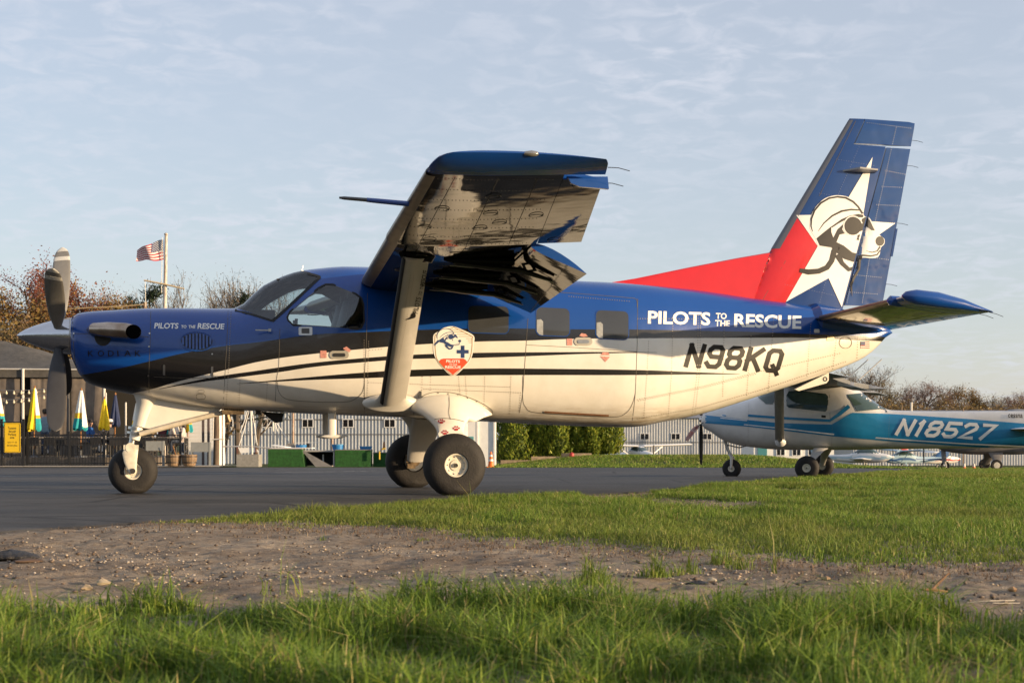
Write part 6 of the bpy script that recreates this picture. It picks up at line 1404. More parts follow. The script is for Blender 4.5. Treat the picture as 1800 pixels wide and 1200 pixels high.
# ------------------------------------------------------------------ people on the patio
M_SKIN = mat('skin', (.48, .27, .19), .55)
def person(label, px, Y, head_row, shirt, trousers, hair, pose, face, z0=None, cap=None, longhair=False, glasses=False):
    """seated or standing figure; one continuous skin with shirt, trousers and skin regions; face = heading of the gaze (radians, 0 = +x)"""
    P = thing('person', label, 'person', (X_at(px, Y), Y, DZ + (.11 if pose == 'sit' else .05) if z0 is None else z0), face)
    sit = pose == 'sit'; hp_ = .47 if sit else .92
    V = {'pel': (0, 0, hp_, .15, .12), 'bel': (.0, 0, hp_ + .16, .135, .11), 'che': (.0, 0, hp_ + .36, .16, .12), 'nk0': (-.01, 0, hp_ + .52, .075, .07), 'nk1': (.0, 0, hp_ + .59, .055, .055),
         'hd0': (.02, 0, hp_ + .66, .07, .075), 'hd1': (.015, 0, hp_ + .74, .082, .092), 'hd2': (.0, 0, hp_ + .82, .06, .07), 'nose': (.105, 0, hp_ + .705, .016, .018)}
    E_ = [('pel', 'bel'), ('bel', 'che'), ('che', 'nk0'), ('nk0', 'nk1'), ('nk1', 'hd0'), ('hd0', 'hd1'), ('hd1', 'hd2'), ('hd0', 'nose')]
    for s, n in ((-1, 'r'), (1, 'l')):
        V['sh' + n] = (-.01, s * .175, hp_ + .47, .07, .065); V['el' + n] = (.06 if sit else .02, s * .24, hp_ + .22, .048, .048)
        V['wr' + n] = (.28 if sit else .10, s * .17, hp_ + (.26 if sit else -.01), .034, .034); V['ha' + n] = (.36 if sit else .13, s * .13, hp_ + (.27 if sit else -.09), .036, .022)
        E_ += [('che', 'sh' + n), ('sh' + n, 'el' + n), ('el' + n, 'wr' + n), ('wr' + n, 'ha' + n)]
        for k, dy in enumerate((-.026, -.009, .009, .026)):
            V['f%d%s' % (k, n)] = ((.43 if sit else .15) - .006 * abs(k - 1.5), s * .12 + dy, hp_ + (.255 if sit else -.165), .009, .009); E_.append(('ha' + n, 'f%d%s' % (k, n)))
        V['th' + n] = ((.37 if sit else .17), s * .12 - s * .05, hp_ + (.285 if sit else -.10), .010, .010); E_.append(('ha' + n, 'th' + n))
        if sit: V['hi' + n] = (.03, s * .09, hp_ - .01, .085, .08); V['kn' + n] = (.44, s * .11, hp_ + .03, .06, .06); V['an' + n] = (.42, s * .11, .09, .042, .042); V['to' + n] = (.58, s * .12, .04, .04, .03)
        else: V['hi' + n] = (0, s * .09, hp_ - .08, .085, .085); V['kn' + n] = (.02, s * .10, .50, .06, .06); V['an' + n] = (-.01, s * .10, .09, .042, .042); V['to' + n] = (.15, s * .11, .035, .04, .03)
        E_ += [('pel', 'hi' + n), ('hi' + n, 'kn' + n), ('kn' + n, 'an' + n), ('an' + n, 'to' + n)]
    ks = list(V); idx = {k: i for i, k in enumerate(ks)}
    me = bpy.data.meshes.new('body'); me.from_pydata([V[k][:3] for k in ks], [(idx[a], idx[c]) for a, c in E_], [])
    ob = bpy.data.objects.new('body', me); COL.objects.link(ob); ob.modifiers.new('s', 'SKIN'); sv = me.skin_vertices[0].data
    for k in ks: sv[idx[k]].radius = V[k][3:5]
    sv[idx['pel']].use_root = True
    sb_ = ob.modifiers.new('d', 'SUBSURF'); sb_.levels = 2; sb_.render_levels = 2
    m2 = bpy.data.meshes.new_from_object(ob.evaluated_get(bpy.context.evaluated_depsgraph_get())); bpy.data.objects.remove(ob); bpy.data.meshes.remove(me)
    m2.materials.clear()
    for m in (M_SKIN, shirt, trousers, M_DARK): m2.materials.append(m)
    for p in m2.polygons:
        c = p.center; p.use_smooth = True
        if c.z > hp_ + .555: i = 0
        elif c.z < .08: i = 3
        elif (sit and c.x > .30 and c.z > hp_ + .2) or (not sit and c.z < hp_ - .03 and abs(c.y) > .12 and c.x > .06): i = 0
        elif c.z > hp_ - .02 and not (sit and c.x > .12 and c.z < hp_ + .12): i = 1
        else: i = 2
        p.material_index = i
    body = link('body', m2, P)
    hz = hp_ + .74
    def blob(prof, cx, sx=1.0, sy=1.0, n=16, cut=None):
        b = MB(); b.lathe(prof, (0, 0, 0), (0, 0, 1), n); b.v = [(cx + p[0] * sx, p[1] * sy, p[2]) for p in b.v]; return b
    if cap is None:
        b = blob([(hz - .06, .085), (hz - .0, .108), (hz + .05, .105), (hz + .10, .07), (hz + .125, .004)], -.014, 1.02, .93); b.build('hair', hair, P)
        if longhair: b = blob([(hz - .36, .05), (hz - .28, .115), (hz - .12, .12), (hz + .02, .105)], -.055, .75, 1.05); b.build('long_hair', hair, P)
    else:
        b = blob([(hz + .0, .108), (hz + .06, .105), (hz + .10, .08), (hz + .12, .004)], -.005, 1.03, .95); c_p = b.build('cap', cap, P)
        b = MB(); b.prism([(.07, -.07, hz + .0), (.16, -.05, hz - .01), (.175, 0, hz - .012), (.16, .05, hz - .01), (.07, .07, hz + .0)], (0, 0, .012)); b.build('cap_peak', cap, c_p)
        b = blob([(hz - .09, .06), (hz - .03, .098), (hz + .005, .103)], -.03, .9, .95); b.build('hair', hair, P)
    for s in (-1, 1): b = MB(); b.lathe([(0, .02), (.006, .028), (.012, .004)], (.0, s * .088, hz - .035), (0, s, 0), 10); b.build('ear', M_SKIN, P)
    for s in (-1, 1):
        b = MB()
        if glasses: b.lathe([(0, .001), (0, .028), (.01, .026), (.012, .001)], (.083, s * .036, hz - .015), (1, s * .25, 0), 10); b.build('sunglass_lens', M_DARK, P)
        else: b.lathe([(0, .001), (0, .011), (.004, .009), (.005, .001)], (.088, s * .034, hz - .018), (1, s * .3, 0), 8); b.build('eye', M_DARK, P)
    b = MB(); b.box((.086, 0, hz - .078), (.012, .045, .008)); b.build('mouth', mat('lip', (.32, .12, .10), .5) if 'lip' not in bpy.data.materials else bpy.data.materials['lip'], P, smooth=False)
    return P
def cloth(n, c): return mat(n, c, .85, var=.15, vscale=12, bump=.006, bscale=18)
H_DK = mat('dark_hair', (.018, .012, .010), .5); H_AU = mat('auburn_hair', (.14, .055, .022), .5, var=.3, vscale=30); DEN = cloth('denim_trousers', (.05, .07, .12))
person('person standing in a light denim shirt and dark cap', 79, 58.4, 715, cloth('light_denim', (.16, .24, .32)), DEN, H_DK, 'stand', PI * .62, cap=cloth('dark_cap', (.012, .012, .014)))
person('man seated in a bright blue jacket and sunglasses', 158, 57.95, 741, cloth('bright_blue_jacket', (.018, .10, .34)), DEN, H_DK, 'sit', -.25, glasses=True)
person('person seated in a dark jacket and white knit cap', 193, 57.9, 741, cloth('dark_jacket', (.022, .024, .032)), DEN, H_DK, 'sit', PI * .9, cap=cloth('white_cap', (.70, .68, .66)))
person('woman seated with long auburn hair and cream top', 302, 58.1, 750, cloth('cream_top', (.52, .43, .36)), DEN, H_AU, 'sit', .5, longhair=True)
person('dark-haired woman seated in a pale top beside the auburn-haired woman', 321, 58.2, 754, cloth('pale_top', (.58, .50, .46)), DEN, H_DK, 'sit', PI * 1.1, longhair=True)
person('dark-haired person seated in maroon beside the nose gear brace', 288, 58.4, 756, cloth('maroon_top', (.10, .022, .03)), DEN, H_DK, 'sit', PI * .4)
# ------------------------------------------------------------------ the blue and white two-seat trainer
PS2 = math.radians(-19); CE = thing('light_airplane', 'white and turquoise-blue high-wing light airplane parked behind the large turboprop', 'airplane', (5.72, 29.0, -.11), PS2)
CM = Matrix.Translation((5.72, 29.0, -.11)) @ Matrix.Rotation(PS2, 4, 'Z')
M_CW = paint('trainer_white', (.62, .60, .57), .38, .4, .003, 4, .08); M_CB = paint('trainer_blue', (.012, .20, .40), .3, .5, .003, 4, .06); M_GREEN = mat('green_tinted_glass', (.045, .075, .070), .06, coat=.6, var=.3, vscale=3)
cu_t = [-2.14, -2.1, -1.9, -1.3, -1.08, -.8, -.52, -.35, .3, .62, 1.0, 1.38, 2.43, 3.74, 4.7]; cz_t = [1.16, 1.24, 1.33, 1.465, 1.53, 1.68, 1.80, 1.84, 1.83, 1.77, 1.49, 1.265, 1.235, 1.235, 1.22]
cu_b = [-2.14, -2.1, -1.985, -1.73, -1.32, -.49, .365, 1.41, 2.76, 3.74, 4.7]; cz_b = [.98, .93, .87, .70, .585, .52, .52, .54, .56, .575, .80]
cu_w = [-2.14, -2.1, -1.8, -1.2, -.5, .5, 1.4, 2.5, 3.7, 4.7]; cw_w = [.18, .28, .41, .50, .53, .52, .36, .25, .15, .05]
def csec(u, n=40):
    zt, zb, w = float(hermite(cu_t, cz_t, u)), float(hermite(cu_b, cz_b, u)), float(hermite(cu_w, cw_w, u)); zc = (zt + zb) / 2; hh = (zt - zb) / 2; e = 2.6 if u < -1.2 else 3.2; r = []
    for i in range(n):
        g = 2 * PI * i / n; c, s = math.cos(g), math.sin(g); r.append(Vector((u, w * math.copysign(abs(c) ** (2 / e), c) * (1 - .12 * max(0, s) ** 3), zc + hh * math.copysign(abs(s) ** (2 / e), s))))
    return r
cf = MB().loft([csec(u) for u in list(np.linspace(-2.14, -1.8, 7)) + list(np.arange(-1.7, 4.71, .1))]); CF = cf.build('fuselage', M_CW, CE); CS = Skin([cf], CM)
def q8(p): return (p[0] / 3 + 1200, p[1] / 3 + 480)
def c8(ps): return [q8(p) for p in ps]
CS.press('blue_side', [c8([(120, 790), (340, 808), (520, 828), (780, 858), (1100, 885), (1500, 913), (1800, 928), (2000, 935), (2000, 800), (1800, 792), (1500, 768), (1090, 742), (895, 735), (785, 797), (520, 790), (340, 773), (120, 748)])], M_CB, CF, .006, 5)
CS.strokes('blue_pinstripe', [(c8([(345, 750), (520, 763), (775, 777), (830, 740), (878, 700)]), [4.0, 4.2, 4.8, 6.5, 7]), (c8([(120, 738), (230, 752)]), [1, 2])], M_CB, CF, .012)
CS.strokes('white_pinstripe', [(c8([(120, 780), (340, 799), (520, 817), (780, 847), (1100, 873), (1500, 898), (1800, 911), (1990, 917)]), [1.2, 1.4, 1.8, 2.2, 2.2, 2.2, 2.2, 2.2]), (c8([(120, 757), (230, 766), (340, 777)]), 1.2)], M_WHITE_D, CF, .013)
CS.press('side_window', [c8([(545, 645), (560, 621), (620, 618), (755, 634), (770, 650), (765, 722), (752, 733), (560, 712), (546, 700)])], M_GREEN, CE, .010, 5)
CS.strokes('window_frame', [(c8([(545, 645), (560, 621), (620, 618), (755, 634), (770, 650), (765, 722), (752, 733), (560, 712), (546, 700), (545, 645)]), 1.6)], M_CW, CE, .016)
CS.press('rear_window', [c8([(868, 640), (975, 630), (1082, 714), (922, 728)])], M_GREEN, CE, .010, 5)
CS.press('windshield', [c8([(398, 655), (480, 615), (500, 640), (475, 690), (440, 690)])], M_GREEN, CE, .010, 5)
CS.strokes('panel_seam', [(c8(p), .6) for p in ([(345, 668), (338, 780), (332, 905)], [(528, 620), (526, 760), (556, 925)], [(775, 640), (778, 780), (775, 920)], [(1080, 735), (1078, 900)])], M_SEAM, CF, .012)
CS.press('registration', stroke_polys(reg_strokes('N18527', (1571.5, 764.5), (1731, 773.5), 29.5, 25.5, 5.2, 5.9, .50), .5), M_WHITE_D, CF, .014, 6)
CS.text('maker_lettering', 'cessna', (1772, 734), (1797.5, 734.5), 6.2, M_DARK, CF, .01, off=.014, step=0)
CS.dots('rivet', [c8(p) for p in ([(350, 690), (345, 900)], [(790, 800), (785, 915)], [(1090, 760), (1085, 890)], [(1300, 760), (1296, 900)], [(560, 905), (780, 912), (1090, 912)], [(1500, 780), (1496, 905)])], 3.0, .55, M_RIVET, CF, .013)
CS.press('door_handle', [c8([(732, 748), (755, 750), (755, 762), (732, 760)])], M_DARK, CF, .012, 0)
def cst(v, s, **k):
    le = float(np.interp(v, [.3, 2.9, 5.1], [-.57, -.57, -.44])); te = float(np.interp(v, [.3, 2.9, 5.1], [1.05, 1.05, .72])); z = 1.765 + .018 * v
    d = dict(le=(le, s * v, z), te=(te, s * v, z - .06), t=.13 * (te - le), up=UPZ, camber=.02, lowk=.8); d.update(k); return d
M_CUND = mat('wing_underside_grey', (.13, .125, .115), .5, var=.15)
for s in (-1, 1):
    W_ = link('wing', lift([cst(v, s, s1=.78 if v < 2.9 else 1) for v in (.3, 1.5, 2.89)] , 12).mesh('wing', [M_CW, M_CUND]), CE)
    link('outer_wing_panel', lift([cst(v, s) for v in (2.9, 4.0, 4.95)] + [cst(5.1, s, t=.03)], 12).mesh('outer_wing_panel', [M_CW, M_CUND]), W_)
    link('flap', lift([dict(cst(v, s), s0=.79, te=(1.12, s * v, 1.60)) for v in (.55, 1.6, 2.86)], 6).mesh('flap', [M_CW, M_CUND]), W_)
    b = MB(); B_, T_ = Vector((-.58, s * .54, .72)), Vector((-.30, s * 2.35, 1.74)); b.add(*(lambda q: (q.v, q.f))(lift([dict(le=B_ - Vector((.085, 0, 0)), te=B_ + Vector((.085, 0, 0)), t=.055, up=(0, -.5, .8)), dict(le=T_ - Vector((.085, 0, 0)), te=T_ + Vector((.085, 0, 0)), t=.055, up=(0, -.5, .8))], 8))); b.build('wing_strut', mat('strut_grey', (.34, .33, .31), .5, var=.1), CE)
    b = MB(); b.lathe([(0, .11), (.03, .10), (.07, .06), (.10, .05)], (-.57, s * .47, .68), (0, s, .45), 16); b.build('strut_cuff', M_CW, CE)
    b = MB(); b.loft([[Vector((x + w_ * math.cos(g), y, z + .02 * math.sin(g))) for g in [2 * PI * k / 12 for k in range(12)]] for x, y, z, w_ in ((.16, s * .36, .55, .14), (.14, s * .52, .52, .11), (.08, s * .75, .40, .075), (.02, s * .93, .27, .055), (0, s * .97, .21, .05))]); b.build('gear_leg', mat('gear_leg_grey', (.50, .48, .45), .45) if s < 0 else bpy.data.materials['gear_leg_grey'], CE)
    wheel('main', 0.0, s * 1.04, .222, .16, .085, CE, s)
    link('stabilizer', lift([dict(le=(3.50 + .08 * v, s * v, .90), te=(4.62, s * v, .88), t=.075, up=UPZ) for v in (.08, .8, 1.4)] + [dict(le=(3.75, s * 1.5, .90), te=(4.6, s * 1.5, .88), t=.02, up=UPZ)], 10).mesh('stabilizer', [M_CW, M_CUND]), CE)
b = MB(); b.add(*(lambda q: (q.v, q.f))(lift([dict(le=(3.85, 0, 1.12), te=(4.75, 0, 1.15), t=.1, up=(0, -1, 0)), dict(le=(4.05, 0, 1.45), te=(4.85, 0, 1.45), t=.09, up=(0, -1, 0)), dict(le=(4.45, 0, 2.35), te=(5.15, 0, 2.35), t=.05, up=(0, -1, 0))], 10))); b.build('fin', M_CW, CE)
b = MB(); b.tube([(-1.72, 0, .70), (-1.62, 0, .42)], .03, 10); b.tube([(-1.70, .0, .62), (-1.45, .06, .56), (-1.30, .05, .60)], .014, 6); b.build('nose_strut', M_STEEL, CE)
b = MB()
for s in (-1, 1): b.tube([(-1.62, s * .02, .44), (-1.57, s * .085, .36), (-1.58, s * .085, .17)], [.03, .03, .022], 8)
b.build('nose_fork', M_CW, CE); wheel('nose', -1.585, 0, .182, .125, .07, CE, -1)
b = MB(); b.lathe([(0, .004), (.01, .04), (.04, .06), (.09, .06)], (-2.22, 0, 1.10), (1, 0, 0), 18); b.build('propeller_hub', M_STEEL, CE)
b = MB()
for s in (-1, 1): b.loft([[Vector((-2.18 + .05 * w_ * math.cos(g) * .5, .065 * w_ * math.cos(g), 1.10 + s * r_ + .0 * g)) + Vector((.012 * math.sin(g), 0, 0)) for g in [2 * PI * k / 10 for k in range(10)]] for r_, w_ in ((.08, .6), (.3, 1), (.6, .95), (.82, .6), (.87, .1))])
b.build('propeller', M_DARK, CE)
b = MB()
for x, rr_ in ((.55, .25), (.8, -.1)): b.tube([(x, .15, 1.84), (x + .42, .15, 2.22)], .012, 5)
b.build('roof_antenna', M_POLE, CE)
STM = thing('streamer', 'red and white warning streamer hanging from the light airplane propeller', 'streamer', (X_at(1236, 29.4), 29.4, Z_at(742, 29.4)))
P_ = [Vector((X_at(px, 29.4) - X_at(1236, 29.4), -.02, Z_at(py, 29.4) - Z_at(742, 29.4))) for px, py in ((1236, 742), (1228, 748), (1220, 755), (1213, 764), (1206, 774))]
b = MB(); b.tube(P_[:3], .008, 5); b.build('cord', M_DARK, STM); b = MB(); b.tube(P_[1:], [.03, .045, .045, .035], 4, True, .15); b.build('ribbon', mat('streamer_red', (.40, .10, .09), .7, var=.5, vscale=14, col2=(.55, .45, .42)), STM)

# ------------------------------------------------------------------ other parked aircraft
def small_plane(label, loc, rz, sc, body, trim, low=False, belly=None, legw=.06, wheel_r=.20, group=None, nose_r=.18, glassm=None):
    A = thing('parked_airplane', label, 'airplane', loc, rz, group); A.scale = (sc,) * 3; gm = glassm or M_GREEN
    ut = [-2.3, -2.1, -1.3, -1.05, -.5, .4, .7, 1.5, 3.0, 4.6]; zt_ = [1.15, 1.28, 1.45, 1.52, 1.83, 1.83, 1.72, 1.33, 1.27, 1.2]
    ub = [-2.3, -2.1, -1.5, -.5, .8, 2.5, 4.6]; zb_ = [1.0, .9, .66, .56, .56, .72, 1.05]; uw = [-2.3, -2.1, -1.2, 0, .8, 2.5, 4.6]; ww_ = [.12, .3, .5, .55, .5, .25, .05]
    rings = []
    for u in np.arange(-2.3, 4.61, .23):
        a, c, w = float(hermite(ut, zt_, u)), float(hermite(ub, zb_, u)), float(hermite(uw, ww_, u)); rings.append([Vector((u, w * math.copysign(abs(math.cos(g)) ** .7, math.cos(g)), (a + c) / 2 + (a - c) / 2 * math.copysign(abs(math.sin(g)) ** .7, math.sin(g)))) for g in [2 * PI * k / 24 for k in range(24)]])
    b = MB()
    for i in range(len(rings) - 1):
        pass
    b.loft(rings)
    for i, f in enumerate(b.f):
        z = sum(b.v[k][2] for k in f) / len(f); x = sum(b.v[k][0] for k in f) / len(f)
        b.m[i] = 2 if (z > 1.42 and -1.15 < x < 1.05 and abs(sum(b.v[k][1] for k in f)) > .3 and z < 1.78) else (1 if .95 < z < 1.12 else (3 if z < .8 else 0))
    F_ = b.build('fuselage', [body, trim, gm, belly or body], A)
    for s in (-1, 1):
        zw = .85 if low else 1.85
        link('wing', lift([dict(le=(-.55, s * v, zw + .03 * v), te=(1.0 - .04 * v, s * v, zw - .05 + .03 * v), t=.18, up=UPZ, camber=.02) for v in (.3, 2.5, 5.0)] + [dict(le=(-.4, s * 5.2, zw + .16), te=(.7, s * 5.2, zw + .13), t=.03, up=UPZ)], 8).mesh('wing', [body, belly or body]), A)
        link('stabilizer', lift([dict(le=(3.7, s * v, 1.12), te=(4.6, s * v, 1.1), t=.07, up=UPZ) for v in (.05, 1.5)], 6).mesh('stabilizer', [body, body]), A)
        if not low: b = MB(); b.tube([(-.5, s * .5, .75), (-.2, s * 2.3, 1.85)], .045, 6, True, .5); b.build('wing_strut', body, A)
        b = MB(); b.loft([[Vector((x + w_ * math.cos(g), y, z + .03 * math.sin(g))) for g in [2 * PI * k / 10 for k in range(10)]] for x, y, z, w_ in ((.1, s * .4, .62, legw * 1.8), (.08, s * .75, .42, legw * 1.2), (0, s * .98, wheel_r, legw))]); b.build('gear_leg', belly or body, A)
        b = MB(); b.lathe([(-.07, wheel_r * .5), (-.08, wheel_r * .85), (-.03, wheel_r), (.03, wheel_r), (.08, wheel_r * .85), (.07, wheel_r * .5)], (0, s * 1.06, wheel_r), (0, 1, 0), 20); w__ = b.build('wheel', M_RUBBER, A)
        b = MB(); b.lathe([(s * .072, wheel_r * .55), (s * .076, .001)], (0, s * 1.06, wheel_r), (0, 1, 0), 16); b.build('rim', M_RIM, w__)
    b = MB(); b.add(*(lambda q: (q.v, q.f))(lift([dict(le=(3.3, 0, 1.2), te=(4.75, 0, 1.2), t=.1, up=(0, -1, 0)), dict(le=(4.4, 0, 2.4), te=(5.1, 0, 2.4), t=.05, up=(0, -1, 0))], 6))); b.build('fin', trim, A)
    b = MB(); b.tube([(-1.65, 0, .75), (-1.6, 0, nose_r + .05)], legw * .6, 8); b.build('nose_strut', belly or body, A); b = MB(); b.lathe([(-.05, nose_r * .5), (-.06, nose_r * .85), (0, nose_r), (.06, nose_r * .85), (.05, nose_r * .5)], (-1.58, 0, nose_r), (0, 1, 0), 18); b.build('nose_wheel', M_RUBBER, A)
    b = MB(); b.lathe([(0, .004), (.1, .08), (.22, .12)], (-2.5, 0, 1.1), (1, 0, 0), 12); b.build('spinner', body, A)
    b = MB(); b.box((-2.33, 0, 1.1), (.03, .12, 1.7)); b.build('propeller', M_DARK, A, smooth=False)
    return A
M_PW = mat('plane_white', (.70, .69, .67), .4, coat=.3); M_PG = mat('plane_grey', (.20, .19, .185), .55, var=.15); M_PBL = mat('plane_blue', (.03, .10, .25), .4); M_PRD = mat('plane_red', (.42, .03, .03), .4); M_PLB = mat('plane_pale_blue', (.35, .48, .55), .4)
def ploc(px, Y, dz=0.0): x = X_at(px, Y); return (x, Y, gz1(x, Y) + dz)
small_plane('big grey-bellied utility airplane seen beneath the light airplane tail', ploc(1741, 96), math.radians(-6), 1.75, M_PG, M_PG, belly=M_PG, legw=.14, wheel_r=.20, nose_r=.165)
small_plane('white high-wing airplane half hidden behind the grass mound', ploc(1122, 128, -.35), math.radians(118), 1.0, M_PW, M_PW)
small_plane('white low-wing sport airplane facing the blue and white one', ploc(1522, 120, -.05), math.radians(160), .88, M_PW, M_PLB, low=True)
small_plane('pale airplane with a dark blue stripe next to the white sport airplane', ploc(1588, 128, -.1), math.radians(8), .82, M_PLB, M_PBL)
small_plane('white airplane with red fin and stripe near the ribbed hangar', ploc(1655, 140, -.1), math.radians(195), .8, M_PW, M_PRD)
# ------------------------------------------------------------------ trees
M_BARK = mat('grey_brown_bark', (.10, .078, .06), .9, var=.3, vscale=5); M_TWIG = leafmat('twig', (.1, .08, .06), .0); M_LEAF = leafmat('spring_leaf', (.1, .1, .02), .3)
def rvec(rg): v = rg.normal(size=3); return v / np.linalg.norm(v)
def make_tree(seed, H, spread, twigc, budc, nbud, budsize, nlimb=9, up=.55, dens=1.0, bare=.18):
    rg = np.random.default_rng(seed); segs = []; tips = []
    def grow(p, d, ln, r, lev):
        n = 4 if lev < 2 else 3; q = p.copy(); dd = d.copy(); pts = [q.copy()]
        for i in range(n):
            dd = dd + rg.normal(size=3) * (.10 if lev == 0 else .18) + np.array([0, 0, .10 * up]); dd /= np.linalg.norm(dd); q = q + dd * ln / n; pts.append(q.copy())
        segs.append((pts, r, r * (.45 if lev else .35), lev))
        if lev >= 3: tips.append((pts[-1], lev)); tips.append((pts[1], lev)); return
        k = {0: nlimb, 1: int(6 * dens + 1), 2: int(6 * dens + 1)}[lev]
        for j in range(k):
            t = (bare if lev == 0 else .15) + (1 - (bare if lev == 0 else .15)) * (j + rg.random()) / k; t = min(t, .999); i = int(t * n); f = t * n - i; base = pts[i] * (1 - f) + pts[i + 1] * f
            a = rg.random() * 2 * PI; side = np.array([math.cos(a), math.sin(a), 0]); side = side - dd * np.dot(side, dd)
            nd_ = side * spread + dd * (.55 + .5 * t) * (.8 if lev == 0 else 1) + np.array([0, 0, up * .5]); nd_ /= np.linalg.norm(nd_)
            sl = {0: H * .42 * (1.15 - .65 * t), 1: ln * .52, 2: ln * .55}[lev] * rg.uniform(.7, 1.2); grow(base, nd_, sl, max(.008, r * (.42 if lev == 0 else .45)), lev + 1)
        if lev > 0: tips.append((pts[-1], lev))
    grow(np.zeros(3), np.array([rg.normal() * .05, rg.normal() * .05, 1.0]), H * .80, H * .017, 0)
    tb = MB(); V = []; C_ = []
    for pts, r0, r1, lev in segs:
        if lev <= 1: tb.tube([Vector(p) for p in pts], [r0 + (r1 - r0) * i / (len(pts) - 1) for i in range(len(pts))], 7 if lev == 0 else 5, False)
        else:
            for i in range(len(pts) - 1):
                a, c = pts[i], pts[i + 1]; w = np.cross(c - a, rvec(rg)); w = w / (np.linalg.norm(w) + 1e-9) * max(.009, r0 * .8); V += [a - w, a + w, c + w * .6, c - w * .6]; k = rg.uniform(.7, 1.25); C_ += [np.array(twigc) * k] * 4
    nt_ = len(V); B_ = []; BC = []
    if nbud:
        for j in range(nbud):
            p, lev = tips[rg.integers(len(tips))]; c = p + rg.normal(size=3) * .22; a = rvec(rg); w = np.cross(a, rvec(rg)); w /= np.linalg.norm(w) + 1e-9; s = budsize * rg.uniform(.6, 1.4); B_ += [c - a * s, c - w * s * .6, c + a * s, c + w * s * .6]
            col = np.array(budc[rg.integers(len(budc))]) * rg.uniform(.7, 1.3); BC += [col] * 4
    tr = tb.mesh('trunk', M_BARK)
    V = np.array(V + B_); C_ = np.array(C_ + BC); F_ = np.arange(len(V)).reshape(-1, 4)
    cr = np_mesh('crown', V, F_, [M_TWIG, M_LEAF], C_); mi = np.zeros(len(F_), np.int32); mi[nt_ // 4:] = 1; cr.polygons.foreach_set('material_index', mi)
    return tr, cr
def put_tree(proto, label, px, Y, top, rz=0.0, wide=1.0, group=None, H=None):
    tr, cr, h0 = proto; x = X_at(px, Y); zg = gz1(x, Y); s = (Z_at(top, Y) - zg) / h0
    T = thing('tree', label, 'tree', (x, Y, zg - .05), rz, group); T.scale = (s * wide, s * wide, s); link('trunk', tr, T); link('crown', cr, T); return T
BR = (.135, .095, .07); GRB = (.16, .135, .11)
def pr(*a, **k): tr, cr = make_tree(*a, **k); zs = np.empty(len(cr.vertices) * 3); cr.vertices.foreach_get('co', zs); return tr, cr, float(np.percentile(zs[2::3], 99.8))
T_RED = pr(11, 10, .8, (.15, .075, .055), [(.24, .065, .05), (.17, .05, .045), (.27, .12, .06)], 14000, .052, nlimb=14, dens=1.25)
T_RED2 = pr(12, 10, .75, (.15, .08, .055), [(.26, .09, .04), (.30, .18, .05), (.20, .06, .045)], 14000, .055, nlimb=14, dens=1.25)
T_YEL = pr(13, 8, .85, (.13, .09, .055), [(.26, .17, .05), (.20, .11, .045), (.17, .13, .05)], 15000, .058, nlimb=14, dens=1.25, bare=.06)
T_BARE = pr(14, 11, .6, GRB, [(.16, .12, .09)], 2500, .05, nlimb=20, up=.85, dens=1.45)
T_BARE2 = pr(15, 11, .7, GRB, [(.17, .13, .09)], 3000, .05, nlimb=18, up=.7, dens=1.45)
T_BRN = pr(16, 9, .8, (.14, .10, .07), [(.18, .13, .07), (.16, .13, .06), (.2, .17, .06)], 8000, .045, nlimb=14, dens=1.25, bare=.08)
T_PNK = pr(17, 9, .8, (.15, .10, .08), [(.22, .13, .11), (.18, .11, .08)], 8000, .045, nlimb=14, dens=1.25)
T_BUSH = pr(18, 5, 1.0, (.17, .12, .075), [(.20, .13, .06), (.24, .17, .06)], 3500, .06, nlimb=20, dens=1.0, bare=.0)
LB = {'r': 'reddish budding tree rising over the grey marquee', 'r2': 'rust and gold budding tree beside the propeller', 'y': 'golden-leafed tree', 'b': 'bare grey tree', 'n': 'brown twiggy tree', 'p': 'pinkish budding tree'}
put_tree(T_RED, 'tall red-budded tree rising above the marquee roof', 38, 84, 458, .3, 1.25)
put_tree(T_RED2, 'rust-coloured budding tree half hidden by the propeller blades', 104, 86, 500, 1.3, 1.2)
put_tree(T_RED2, 'rust and red budding tree right of the propeller', 160, 88, 492, 2.6, 1.05)
put_tree(T_YEL, 'golden budding tree above the engine cowling', 190, 85, 522, .6, 1.3)
put_tree(T_YEL, 'golden-brown tree behind the propeller spinner', 90, 82, 520, 2.2, 1.5)
put_tree(T_YEL, 'golden-brown tree at the left of the red-budded tree', 5, 83, 515, 4.2, 1.4)
put_tree(T_BARE2, 'thin grey bare tree above the rope line end', 205, 100, 506, 3.3, .6)
put_tree(T_BARE, 'bare grey tree next to the utility post', 228, 104, 518, .3, .6)
G_B = 'bare grey trees behind the flagpole'
for px, tp, rz, lb in ((308, 488, .2, 'bare grey tree right behind the flagpole'), (352, 484, 1.7, 'bare grey tree with the tallest crown beyond the cowling'), (388, 486, 2.9, 'bare grey tree between flagpole and windshield'), (420, 485, 4.4, 'bare grey tree beside the windshield'), (278, 520, 5.1, 'small bare grey tree under the flagpole yard'), (448, 500, .9, 'bare grey tree partly behind the windshield')): put_tree(T_BARE if px % 3 else T_BARE2, lb, px, 122, tp, rz, .85, G_B)
for i, (px, tp, lb) in enumerate(((-20, 575, 'brown brush left of the marquee roof'), (30, 570, 'brown brush behind the marquee roof'), (75, 565, 'brown brush under the spinner tip'), (120, 560, 'brown brush behind the propeller hub'), (165, 572, 'brown brush behind the engine cowling front'), (210, 560, 'brown brush right of the marquee'), (250, 560, 'brown brush behind the nose gear'), (290, 556, 'brown brush behind the clapboard shed'))): 
    x = X_at(px, 78); T = put_tree(T_BUSH, lb, px, 78, tp, i * 1.3, 1.4, 'brown brush behind the marquee'); T.name = 'bush'; T['category'] = 'bush'
